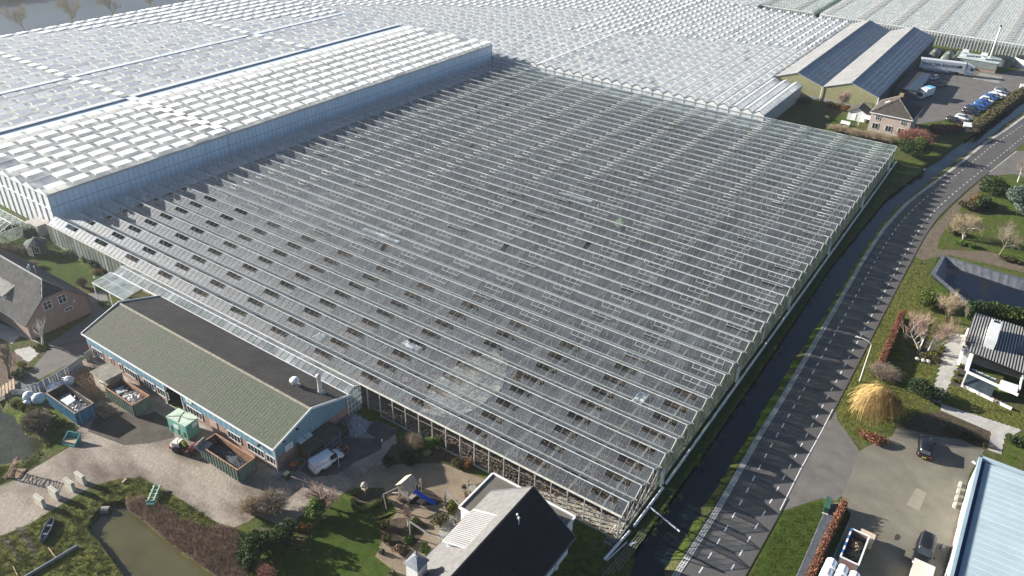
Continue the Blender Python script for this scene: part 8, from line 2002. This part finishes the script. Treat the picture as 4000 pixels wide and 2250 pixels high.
for (px, py, m1, m2, lab) in ((380, 325, mat('bin_grey', (.07, .075, .085), .6), mat('lid_orange', (.70, .16, .02), .5), 'grey wheelie bin with an orange lid at the shed gable'), (310, 420, mat('bin_dkgreen', (.03, .05, .04), .6), mat('lid_green', (.035, .06, .045), .6), 'dark green wheelie bin at the corner of the shed gable')):
    p0 = gc(1, 3, px, py, .9); t_ = thing('wheelie_bin', lab, 'bin', (p0.x, p0.y, 0))
    MB().hexa([(p0.x - .24, p0.y - .26, .05), (p0.x + .24, p0.y - .26, .05), (p0.x + .24, p0.y + .26, .05), (p0.x - .24, p0.y + .26, .05)], [(p0.x - .3, p0.y - .34, 1.0), (p0.x + .3, p0.y - .34, 1.0), (p0.x + .3, p0.y + .34, 1.0), (p0.x - .3, p0.y + .34, 1.0)]).build('body', m1, t_)
    MB().hexa([(p0.x - .33, p0.y - .36, 1.0), (p0.x + .33, p0.y - .36, 1.0), (p0.x + .33, p0.y + .36, 1.0), (p0.x - .33, p0.y + .36, 1.0)], [(p0.x - .3, p0.y - .33, 1.08), (p0.x + .3, p0.y - .33, 1.08), (p0.x + .3, p0.y + .33, 1.08), (p0.x - .3, p0.y + .33, 1.08)]).build('lid', m2, t_)
    MB().tube((p0.x - .2, p0.y + .3, .1), (p0.x + .2, p0.y + .3, .1), .1, .1, 8).build('wheels', m_tyre, t_)
a = gc(1, 3, 880, 130); rubble_t = thing('rubble_heap', 'heap of broken pale concrete pieces beyond the kennel', 'rubble', (-34.5, -4.5, 0))
rc_ = gc(1, 2, 990, 1390); rubble(rubble_t, 420, rc_.x - 1.9, rc_.x + 1.9, rc_.y - 1.5, rc_.y + 1.5, .1, .25, .6, mat('broken_concrete', (.34, .36, .37), .9, .25, 1.5, fine=.2), 'pieces', 12, .8)
rc2 = gc(1, 2, 1260, 1430); t_ = thing('sand_heap', 'grey-brown heap of sand beside the open glasshouse side', 'heap', (rc2.x, rc2.y, 0)); heap(t_, rc2.x - 2.0, rc2.x + 2.0, rc2.y - 1.5, rc2.y + 1.3, -.05, .9, mat('heap_sand', (.12, .11, .10), .95, .2, 1, fine=.3, bump=.06), 'heap', 13)
p0 = gc(1, 3, 875, 200); t_ = thing('cage', 'open-topped rusty timber cage by the front of the white van', 'cage', (p0.x, p0.y, 0)); b_ = MB()
for x in (-.5, .5):
    for y in (-.45, .45): b_.beam((p0.x + x, p0.y + y, 0), (p0.x + x, p0.y + y, 1.0), .07, .07)
for z in (.1, .95):
    for y in (-.45, .45): b_.beam((p0.x - .5, p0.y + y, z), (p0.x + .5, p0.y + y, z), .07, .07)
    for x in (-.5, .5): b_.beam((p0.x + x, p0.y - .45, z), (p0.x + x, p0.y + .45, z), .07, .07)
b_.build('frame', m_pal, t_); MB().bx(p0.x - .46, p0.x + .46, p0.y + .38, p0.y + .42, .1, 1.0).build('panel', m_rust, t_)
p0 = gc(1, 3, 1275, 215); t_ = thing('bollard_lamp', 'slim white standpipe post on the corner of the garden court', 'post', (p0.x, p0.y, 0)); MB().tube((p0.x, p0.y, 0), (p0.x, p0.y, 2.1), .06, .06, 8).build('post', m_concd, t_); MB().tube((p0.x, p0.y, 2.1), (p0.x, p0.y, 2.4), .09, .09, 8).build('cap', m_trimw, t_)
# play tower with blue slide
pt = thing('play_tower', 'timber play tower with a pitched board roof, swing and blue slide', 'playground', (-23.4, -8.7, 0))
m_play = mat('play_timber', (.27, .245, .21), .85, .15, 2); m_plroof = mat('play_roof', (.60, .50, .36), .8, .12, 2)
tx0, tx1, ty0, ty1 = -24.2, -22.8, -9.7, -8.3
for x in (tx0, tx1):
    for y in (ty0, ty1): MB().box((x, y, 1.15), (.10, .10, 2.3)).build('post', m_play, pt)
MB().bx(tx0, tx1, ty0, ty1, 1.1, 1.18).build('deck', m_play, pt)
b_ = MB()
for i in range(9): b_.bx(tx0 + i * .16, tx0 + i * .16 + .12, ty0 - .04, ty0, 1.0, 1.75); b_.bx(tx0 - .04, tx0, ty0 + i * .16, ty0 + i * .16 + .12, 1.0, 1.75)
kind(b_.build('board_rail', m_play, pt), 'stuff')
ym2 = (ty0 + ty1) / 2
for i in range(7):
    u0, u1 = i / 7, (i + 1) / 7 - .01; xc_ = (tx0 + tx1) / 2
    P = lambda s, u: (xc_ + s * (1.0 - .95 * u), 2.25 + .85 * u)
    for s, nm, mm in ((-1, 'roof_board', m_plroof), (1, 'roof_board', m_play)):
        (xa, za), (xb, zb) = P(s, u0), P(s, u1)
        MB().slab([(xa, ty0 - .25, za), (xb, ty0 - .25, zb), (xb, ty1 + .25, zb), (xa, ty1 + .25, za)], .03).build(nm, mm, pt)
m_slide = mat('slide_blue', (.015, .10, .55), .35, .05, 2, spec=.5)
sp = [(-22.75, -8.6, 1.25), (-22.2, -8.5, 1.0), (-21.6, -8.35, .72), (-21.1, -8.2, .5), (-20.5, -8.05, .22), (-20.15, -7.95, .18)]
rings = []
for i, p in enumerate(sp):
    q_ = sp[min(i + 1, 5)] if i < 5 else p; pr = sp[max(i - 1, 0)]; d = (Vector(q_) - Vector(pr)); d.z = 0; d.normalize(); s = Vector((-d.y, d.x, 0)); c_ = Vector(p)
    rings.append([c_ - s * .26 + Vector((0, 0, .16)), c_ - s * .24, c_ + s * .24, c_ + s * .26 + Vector((0, 0, .16)), c_ + s * .22 + Vector((0, 0, .16)), c_ + s * .2 + Vector((0, 0, .03)), c_ - s * .2 + Vector((0, 0, .03)), c_ - s * .22 + Vector((0, 0, .16))])
MB().loft(rings).build('slide', m_slide, pt)
b_ = MB(); b_.beam((tx0, ty0, 1.9), (-24.9, -11.6, 1.9), .1, .1).beam((-24.9, -11.6, 1.9), (-25.5, -11.9, 0), .09, .09).beam((-24.9, -11.6, 1.9), (-24.2, -11.9, 0), .09, .09); b_.beam((tx0 - 1.3, ty0 + .1, .1), (tx0, ty0 + .1, .9), .14, .05)
b_.build('swing_beam', m_play, pt)
MB().tube((-24.6, -10.7, 1.9), (-24.6, -10.7, .45), .012, .012, 4).tube((-24.7, -11.1, 1.9), (-24.7, -11.1, .45), .012, .012, 4).box((-24.65, -10.9, .42), (.2, .45, .04)).build('swing_seat', m_play, pt)
MB().beam((tx1 + .05, ty1 + .1, .2), (tx1 + .05, ty1 + .9, 2.2), .08, .08).beam((tx1 + .05, ty1 + .95, .1), (tx1 + .05, ty1 + .95, 2.25), .07, .07).beam((tx1 + .05, ty1 + .1, 2.2), (tx1 + .05, ty1 + .95, 2.25), .1, .1).build('ladder', m_play, pt)
MB().bx(tx0, tx1, ty0, ty1, .12, .2).build('lower_deck', m_play, pt)
# dovecote / bird table on a pole
p0 = gc(1, 3, 1100, 640); t_ = thing('bird_house', 'bird house with a rounded roof on a pole inside the curved hedge', 'bird house', (p0.x, p0.y, 0))
MB().tube((p0.x, p0.y, 0), (p0.x, p0.y, 1.2), .06, .06, 8).build('pole', m_play, t_); MB().bx(p0.x - .28, p0.x + .28, p0.y - .28, p0.y + .28, 1.2, 1.75).build('box', m_plroof, t_); MB().lathe([(.5, 0), (.42, .2), (.2, .4), (.03, .48)], (p0.x, p0.y, 1.72), 8).build('roof', m_play, t_)
# patio furniture
m_rattan = mat('rattan', (.22, .18, .14), .85, .2, 3)
def seat(label, x, y, a, grp):
    t_ = thing('patio_chair', label, 'chair', (x, y, 0), a, grp); X = T((x, y, 0), a)
    MB(X).lathe([(.05, .40), (.28, .42), (.29, .47), (.05, .48)], (0, 0, 0), 12).build('seat', m_rattan, t_)
    b_ = MB(X)
    for i in range(9): an = R(100 + i * 20); an2 = R(120 + i * 20); b_.hexa([(.27 * math.cos(q_), .27 * math.sin(q_), .45) for q_ in (an, an2)] + [(.31 * math.cos(q_), .31 * math.sin(q_), .45) for q_ in (an2, an)], [(.31 * math.cos(q_), .31 * math.sin(q_), .85) for q_ in (an, an2)] + [(.35 * math.cos(q_), .35 * math.sin(q_), .85) for q_ in (an2, an)])
    b_.build('backrest', m_rattan, t_)
    for an in (45, 135, 225, 315): MB(X).tube((.2 * math.cos(R(an)), .2 * math.sin(R(an)), 0), (.18 * math.cos(R(an)), .18 * math.sin(R(an)), .42), .02, .02, 5).build('leg', m_black, t_)
    return t_
for (px, py, a, lab, grp) in ((2135, 530, 200, 'round-backed patio chair farthest from the house, by the bed', 'chairs by the flat extension'), (2095, 570, 300, 'round-backed patio chair nearest the play tower', 'chairs by the flat extension'), (2230, 525, 120, 'round-backed patio chair close to the flat extension wall', 'chairs by the flat extension'), (2115, 640, 20, 'round-backed patio chair under the pergola beam', 'chairs by the flat extension'), (2040, 890, 60, 'rattan tub chair at the top of the long patio table', 'chairs at the long patio table'), (2015, 930, 90, 'rattan tub chair at the side of the long patio table', 'chairs at the long patio table'), (2130, 880, 250, 'rattan tub chair across the long patio table by the dormer', 'chairs at the long patio table')):
    p0 = gc(1, 3, px, py, .4); seat(lab, p0.x, p0.y, R(a), grp)
def ptable(label, a, b_, wd, m, shape='long'):
    t_ = thing('patio_table', label, 'table', ((a.x + b_.x) / 2, (a.y + b_.y) / 2, 0)); MB().beam((a.x, a.y, .72), (b_.x, b_.y, .72), wd, .05).build('table_top', m, t_)
    for u in (.15, .85):
        c_ = a.lerp(b_, u); MB().beam((c_.x, c_.y, 0), (c_.x, c_.y, .69), .1, .1).build('leg', m, t_)
    return t_
ptable('long cream patio table beside the ribbed dormer', gc(1, 3, 2025, 985, .7), gc(1, 3, 2105, 890, .7), 1.0, mat('table_cream', (.50, .45, .30), .7))
ptable('grey patio table between the round-backed chairs', gc(1, 3, 2150, 575, .7), gc(1, 3, 2200, 545, .7), .9, m_concd)
for (px, py, lab) in ((2085, 925, 'round bowl planter on the long patio table'),): p0 = gc(1, 3, px, py, .8); tag(MB().lathe([(.12, 0), (.2, .14), (.16, .14), (.05, .08)], (p0.x, p0.y, .75), 10).build('bowl', m_lego), lab, 'bowl')
p0 = gc(1, 3, 1860, 1070); t_ = thing('hoop_ornament', 'white bicycle-like hoop ornament leaning at the pergola foot', 'ornament', (p0.x, p0.y, 0)); b_ = MB()
for cx_ in (-.4, .4):
    for i in range(14): a0, a1 = 2 * math.pi * i / 14, 2 * math.pi * (i + 1) / 14; b_.tube((p0.x + cx_ + .33 * math.cos(a0), p0.y, .35 + .33 * math.sin(a0)), (p0.x + cx_ + .33 * math.cos(a1), p0.y, .35 + .33 * math.sin(a1)), .02, .02, 4)
b_.tube((p0.x - .4, p0.y, .35), (p0.x, p0.y, .75), .025, .025, 5).tube((p0.x, p0.y, .75), (p0.x + .4, p0.y, .35), .025, .025, 5); b_.build('frame', m_trimw, t_)
# street lamp
p0 = gc(3, 2, 920, 935); t_ = thing('street_lamp', 'tall white street lamp bending over the road by the beech hedge', 'street lamp', (p0.x, p0.y, 0))
b_ = MB(); b_.tube((p0.x, p0.y, 0), (p0.x, p0.y, 6.5), .085, .06, 10); b_.build('pole', m_trimw, t_)
b_ = MB(); pz = [(p0.x, p0.y, 6.5)] + [(p0.x - 1.7 * (1 - math.cos(a_)), p0.y - .1 * a_, 6.5 + .75 * math.sin(a_)) for a_ in np.linspace(.25, 1.5, 6)]; b_.path(pz, .05, 7); b_.build('arm', m_trimw, t_)
MB().hexa([(p0.x - 2.35, p0.y - .26, 7.12), (p0.x - 1.6, p0.y - .22, 7.15), (p0.x - 1.6, p0.y - .04, 7.15), (p0.x - 2.35, p0.y - .0, 7.12)], [(p0.x - 2.3, p0.y - .24, 7.26), (p0.x - 1.6, p0.y - .2, 7.28), (p0.x - 1.6, p0.y - .06, 7.28), (p0.x - 2.3, p0.y - .02, 7.26)]).build('lamp_head', mat('lamp_grey', (.45, .46, .47), .4), t_)
p0 = gc(0, 1, 980, 1440); t_ = thing('garden_lamp', 'small black garden lamp post with white globes by the left lawn', 'lamp', (p0.x, p0.y, 0)); MB().tube((p0.x, p0.y, 0), (p0.x, p0.y, 1.7), .04, .03, 6).build('post', m_black, t_)
for dx in (-.22, 0, .22): MB().lathe([(.04, 0), (.13, .08), (.13, .18), (.04, .27)], (p0.x + dx, p0.y, 1.7 + (.12 if dx == 0 else 0)), 10).build('globe', m_trimw, t_)
# skip lorry body on the courtyard: open white-and-blue box with earth, pale bales, trailer box
p_ = [gc(3, 3, 860, 970, 2.0), gc(3, 3, 1030, 1050, 2.0), gc(3, 3, 885, 1335, 2.0), gc(3, 3, 725, 1250, 2.0)]
cx_, cy_ = sum(p.x for p in p_) / 4, sum(p.y for p in p_) / 4
sk = thing('open_skip', 'open box skip with blue and white striped rim, half full of dark earth', 'skip', (cx_, cy_, 0))
hw_, hl_ = 1.0, 2.45
for nm, x0, x1, y0, y1 in (('side', -hw_, -hw_ + .1, -hl_, hl_), ('side', hw_ - .1, hw_, -hl_, hl_), ('end', -hw_ + .1, hw_ - .1, -hl_, -hl_ + .1), ('end', -hw_ + .1, hw_ - .1, hl_ - .1, hl_)): MB().bx(cx_ + x0, cx_ + x1, cy_ + y0, cy_ + y1, .3, 1.95).build(nm, m_sblue if nm == 'side' else mat('skip_maroon', (.20, .12, .11), .7), sk)
for s in (-1, 1):
    for i in range(8): y0 = cy_ - hl_ + i * .6125; MB().bx(cx_ + s * (hw_ - .05) - .09, cx_ + s * (hw_ - .05) + .09, y0, y0 + .6, 1.952, 2.06).build('rim_band', m_trimw if (i % 2 == 0 or s == 1) else mat('band_blue', (.04, .17, .50), .5), sk)
for s in (-1, 1): MB().bx(cx_ - hw_ + .15, cx_ + hw_ - .15, cy_ + s * (hl_ - .05) - .07, cy_ + s * (hl_ - .05) + .07, 1.952, 2.05).build('rim_band', m_trimw, sk)
MB().bx(cx_ - .8, cx_ + .8, cy_ - 2.2, cy_ + 2.2, .1, .3).build('frame', m_black, sk)
MB().bx(cx_ - hw_ + .1, cx_ + hw_ - .1, cy_ - hl_ + .1, cy_ + hl_ - .1, .5, .9).build('dark_fill', m_heap, sk)
heap(sk, cx_ - .8, cx_ + .85, cy_ - .9, cy_ + 2.2, .85, .75, mat('rooty_earth', (.10, .065, .04), .95, .4, 2, fine=.4, bump=.1, col2=(.24, .17, .11)), 'earth', 14)
rubble(sk, 120, cx_ - .7, cx_ + .85, cy_ - 1.2, cy_ + 2.0, .95, .1, .4, mat('root_clods', (.26, .18, .11), .95, .4, 3), 'clods', 15, .75)
q_ = [gc(3, 3, 905, 930, 1.6), gc(3, 3, 1030, 960, 1.6)]
wb_ = thing('crate_box', 'pale wooden crate standing behind the striped open skip', 'crate', (cx_ + .6, cy_ + 3.4, 0)); MB().bx(cx_ - .05, cx_ + 1.55, cy_ + 2.6, cy_ + 4.0, 0, 1.15).build('box', mat('crate_wood', (.52, .42, .30), .8, .1, 2), wb_)
for i in range(7): MB().bx(cx_ - .06, cx_ + 1.56, cy_ + 2.6 + i * .2, cy_ + 2.6 + i * .2 + .18, 1.152, 1.19).build('slat', mat('crate_slat', (.58, .47, .34), .8, .1, 2) if i == 0 else bpy.data.materials['crate_slat'], wb_)
m_bale = mat('white_wrap', (.80, .82, .84), .35, .03, 1, spec=.5)
bl = MB(Matrix.Rotation(0, 4, 'X')); bl.lathe([(.15, -.62), (.52, -.62), (.6, -.52), (.6, .52), (.52, .62), (.15, .62)], (0, 0, 0), 18); blm = bl.mesh('bale', m_bale, smooth=False)
lb = ('left', 'middle', 'right'); n_ = 0
for row in range(3):
    for i in range(3):
        M_ = Matrix.Translation((20.9 + i * 1.24 - row * .05, 9.15 - row * 1.3 - i * .15, 1.85 - (.0 if row < 1 else .15 * row))) @ Matrix.Rotation(R(90), 4, 'X')
        tag(obj('wrapped_bale', blm, None, M_), 'white film-wrapped round bale on a flat trailer, %s of the %s row' % (lb[i], ('top', 'second', 'third')[row]), 'bale', 'white wrapped bales on the trailer')
tr_ = thing('flat_trailer', 'flat trailer with a blue edge carrying the white wrapped bales', 'trailer', (22.2, 7.8, 0)); MB().bx(20.2, 24.3, 4.6, 9.9, .95, 1.22).build('bed', m_sblue, tr_); MB().bx(20.6, 23.9, 5, 9.4, .4, .95).build('chassis', m_black, tr_)
for y in (6, 7.2): 
    for x in (20.8, 23.7): wheel(tr_, T((x, y, 0), R(90)), 0, 0, .4, .3)
ct_ = thing('cream_trailer', 'cream flat-topped box trailer behind the black van, cut by the bottom edge', 'trailer', (29.2, 13, 0)); MB().bx(28.3, 30.2, 10.5, 15.1, .6, 2.2).build('box', mat('cream_panel', (.62, .56, .46), .6, .05, 1), ct_); MB().bx(28.2, 30.3, 10.4, 15.2, 2.2, 2.27).build('roof', mat('cream_roof', (.66, .60, .50), .6, .06, 1), ct_)
for y in (12.2, 13.3):
    for x in (28.45, 30.05): wheel(ct_, T((x, y, 0), R(90)), 0, 0, .35, .22)
MB().beam((29.2, 15.2, .5), (29.2, 15.9, .45), .1, .1).build('drawbar', m_black, ct_)
p0 = gc(3, 3, 565, 780); t_ = thing('cabinet', 'dark green utility cabinet on the lawn corner beside the drive', 'cabinet', (p0.x, p0.y, 0)); X = T((p0.x + .15, p0.y + .3, 0), R(8)); MB(X).bx(-.28, .28, -.95, .95, 0, 1.0).build('body', mat('cabinet_green', (.02, .075, .045), .6), t_); MB(X).bx(-.32, .32, -1.0, 1.0, 1.0, 1.07).build('lid', mat('cabinet_lid', (.04, .11, .075), .6), t_); MB(X).bx(-.34, .34, -1.04, -.9, 0, .16).build('foot', m_trimw, t_)
# bits floating on or lying by the canal
for (px, py, s_, lab, j_, m_) in ((1600, 635, .5, 'white plastic scrap at the dark near end of the canal bank', 3, 2), (1195, 1250, .15, 'small white float on the dark water near the glasshouse corner', 3, 2), (270, 285, .6, 'white plastic bottle-like litter on the canal edge halfway along', 2, 3), (80, 540, .3, 'small pale litter on the canal edge below the hairpin pipes', 2, 3), (1395, 360, 1.0, 'white float on the canal beside the grassy point', 1, 3), (1375, 405, .9, 'lilac float on the canal below the grassy point', 1, 3), (1570, 260, 1.0, 'white tub standing at the canal edge by the scrub', 1, 3), (1450, 280, .9, 'pale plank on the grassy point of the canal bank', 1, 3), (1005, 690, .3, 'tiny white litter on the upper canal edge', 1, 3), (670, 1165, .7, 'white litter piece on the middle canal edge', 1, 3)):
    p0 = gc(m_, j_, px, py, -.5); tag(MB(T((p0.x, p0.y, -.52), random.uniform(0, 3))).loft([[(-s_ / 2, -s_ * .12, 0), (-s_ / 2, s_ * .12, 0), (-s_ / 2, s_ * .1, s_ * .2), (-s_ / 2, -s_ * .1, s_ * .2)], [(0, -s_ * .2, 0), (0, s_ * .2, 0), (0, s_ * .16, s_ * .3), (0, -s_ * .16, s_ * .3)], [(s_ / 2, -s_ * .1, 0), (s_ / 2, s_ * .1, 0), (s_ / 2, s_ * .08, s_ * .2), (s_ / 2, -s_ * .08, s_ * .2)]]).build('float', m_trimw if 'lilac' not in lab else mat('lilac', (.45, .45, .65), .5)), lab, 'litter')
bd_ = MB(); 
for i in range(4): bd_.beam((1.6 + .25 * i, 3.2 - .2 * i, .3), (1.0 + .35 * i, -5.5 + .5 * i, .3), .05, .05)
tag(bd_.build('bamboo_canes', m_play), 'bundle of thin grey canes lying on the bank by the loose white pipes', 'canes')
p0 = gc(2, 3, 1220, 1120); tag(MB(T((p0.x, p0.y, .05), R(70))).box((0, 0, 0), (1.0, .22, .05)).build('board', mat('pale_blue_board', (.45, .58, .70), .6)), 'pale blue-white board on the dark bank at the bottom edge', 'board')
p0 = gc(2, 3, 990, 1110); t_ = thing('grate', 'dark iron grate frame on the ground at the glasshouse corner', 'grate', (p0.x, p0.y, 0)); b_ = MB(T((p0.x, p0.y, .1), R(0)))
for i in range(5): b_.box((-.6 + i * .3, 0, 0), (.05, .8, .05))
for y in (-.4, .4): b_.box((0, y, 0), (1.3, .05, .05))
b_.build('bars', m_mull, t_)
# white wheel-like scrap at the corner bay
p0 = gc(2, 3, 1000, 1030); t_ = thing('scrap_frame', 'tangle of white-painted metal scrap inside the corner bay of the glasshouse', 'scrap', (p0.x, p0.y, 0)); b_ = MB(); rd = random.Random(4)
for i in range(16): a_ = Vector((p0.x + rd.uniform(-.5, .7), p0.y + rd.uniform(-.1, 1.2), rd.uniform(.1, .8))); b_.beam(a_, a_ + Vector((rd.uniform(-.7, .7), rd.uniform(-.7, .7), rd.uniform(-.3, .5))), .06, .05)
b_.build('bars', mat('cream_scrap', (.60, .55, .42), .7), t_)
# green field machine, boxes and debris seen through the old glass
p0 = g(2418, 1155 - 280, .5); p0 = gc(2, 1, 1075, 815, .6); t_ = thing('farm_machine', 'yellow-green machine standing on the soil under the old glass', 'machine', (p0.x, p0.y, 0)); MB().bx(p0.x - .8, p0.x + .8, p0.y - .6, p0.y + .6, .3, 1.3).bx(p0.x - .3, p0.x + .3, p0.y + .1, p0.y + .6, 1.3, 1.9).build('body', mat('machine_lime', (.38, .50, .16), .6), t_)
for x in (-.6, .6):
    for y in (-.6, .6): wheel(t_, T((p0.x, p0.y, 0)), x, y, .35, .2)
for (px, py, lab, mm, sx, sy) in ((1520, 920, 'pale pink pallet-like grid lying on the old glasshouse roof soil near the shed', (.58, .40, .34), 1.2, .9),):
    p0 = gc(1, 2, px, py, .3); o = obj('pallet', pallet_mesh(mat('pink_pallet', mm, .8), 'pink_pallet'), None, T((p0.x, p0.y, .2), .4)); o.name = 'pallet'; tag(o, lab, 'pallet')
for (i_, j_, px, py, w_, l_, lab) in ((1, 1, 1250, 915, 9.0, 1.1, 'long strip of white plastic film lying inside the old glasshouse, left of centre'), (1, 1, 1910, 262, 2.2, 1.0, 'white plastic sheet inside the old glasshouse, toward the back'), (2, 1, 640, 530, 8.0, 1.0, 'long strip of white film inside the old glasshouse, right of centre'), (1, 2, 640, 480, 1.5, 1.5, 'pale translucent tank inside the old glasshouse near the shed'), (1, 2, 1560, 575, 3.2, 1.2, 'pale plastic sheet inside the old glasshouse, front middle'), (2, 2, 1290, 1100, 1.4, 2.4, 'cream dust sheet inside the old glasshouse near its right wall'), (0, 0, -1, -1, 0, 0, '')):
    if not lab: continue
    p0 = gc(i_, j_, px, py, .3); rd2 = np.random.default_rng(len(lab)); n_ = 12; v = []; 
    for a in range(n_ + 1):
        for b2_ in range(4): v.append((p0.x - w_ / 2 + w_ * a / n_ + rd2.normal(0, .1), p0.y - l_ / 2 + l_ * b2_ / 3 + rd2.normal(0, .08), .16 + abs(rd2.normal(0, .12))))
    me = npmesh('plastic_sheet', v, [(a * 4 + b2_, (a + 1) * 4 + b2_, (a + 1) * 4 + b2_ + 1, a * 4 + b2_ + 1) for a in range(n_) for b2_ in range(3)], bpy.data.materials.get('film_white') or mat('film_white', (.70, .72, .70), .5, .1, 2))
    tag(obj('plastic_sheet', me), lab, 'sheet')
# utility boxes on the canal bank by the parked cars
for (px, py, lab) in ((1990, 1310, 'small white pump cabin on the bank at the near end of the parked cars'), (2555, 915, 'small white pump cabin on the bank at the right edge by the parked cars')):
    p0 = gc(3, 0, px, py); t_ = thing('pump_cabin', lab, 'cabin', (p0.x, p0.y, 0)); MB(T((p0.x, p0.y, 0), .3)).hexa([(-.9, -.6, 0), (.9, -.6, 0), (.9, .6, 0), (-.9, .6, 0)], [(-.9, -.6, 1.3), (.9, -.6, 1.3), (.9, .6, 1.9), (-.9, .6, 1.9)]).build('body', m_lego, t_); MB(T((p0.x, p0.y, 0), .3)).slab([(-1, -.8, 1.27), (1, -.8, 1.27), (1, .7, 2.0), (-1, .7, 2.0)], .08).build('roof', m_trimw, t_)
# cottage garden fence and benches
p0 = gc(3, 0, 770, 1260); t_ = thing('garden_bench', 'white garden bench on the cottage lawn', 'bench', (p0.x, p0.y, 0)); MB().bx(p0.x - 1.2, p0.x + 1.2, p0.y - .4, p0.y + .4, .4, .5).build('seat', m_trimw, t_); MB().bx(p0.x - 1.2, p0.x + 1.2, p0.y + .35, p0.y + .45, .5, 1.1).build('backrest', m_trimw, t_)
for x in (-1.1, 1.1): MB().box((p0.x + x, p0.y, .2), (.1, .7, .4)).build('leg', m_trimw, t_)

# ---- thin winter haze over the whole place
hz = MB().bx(-430, 190, -130, 490, -3, 76)
m_hz = bpy.data.materials.new('haze_air'); m_hz.use_nodes = True; t = m_hz.node_tree; t.nodes.clear()
pv = N(t, 'ShaderNodeVolumePrincipled'); pv.inputs['Color'].default_value = (.86, .92, 1, 1); pv.inputs['Density'].default_value = .00026; pv.inputs['Anisotropy'].default_value = .6
t.links.new(pv.outputs[0], N(t, 'ShaderNodeOutputMaterial').inputs['Volume'])
kind(hz.build('haze', m_hz), 'stuff')
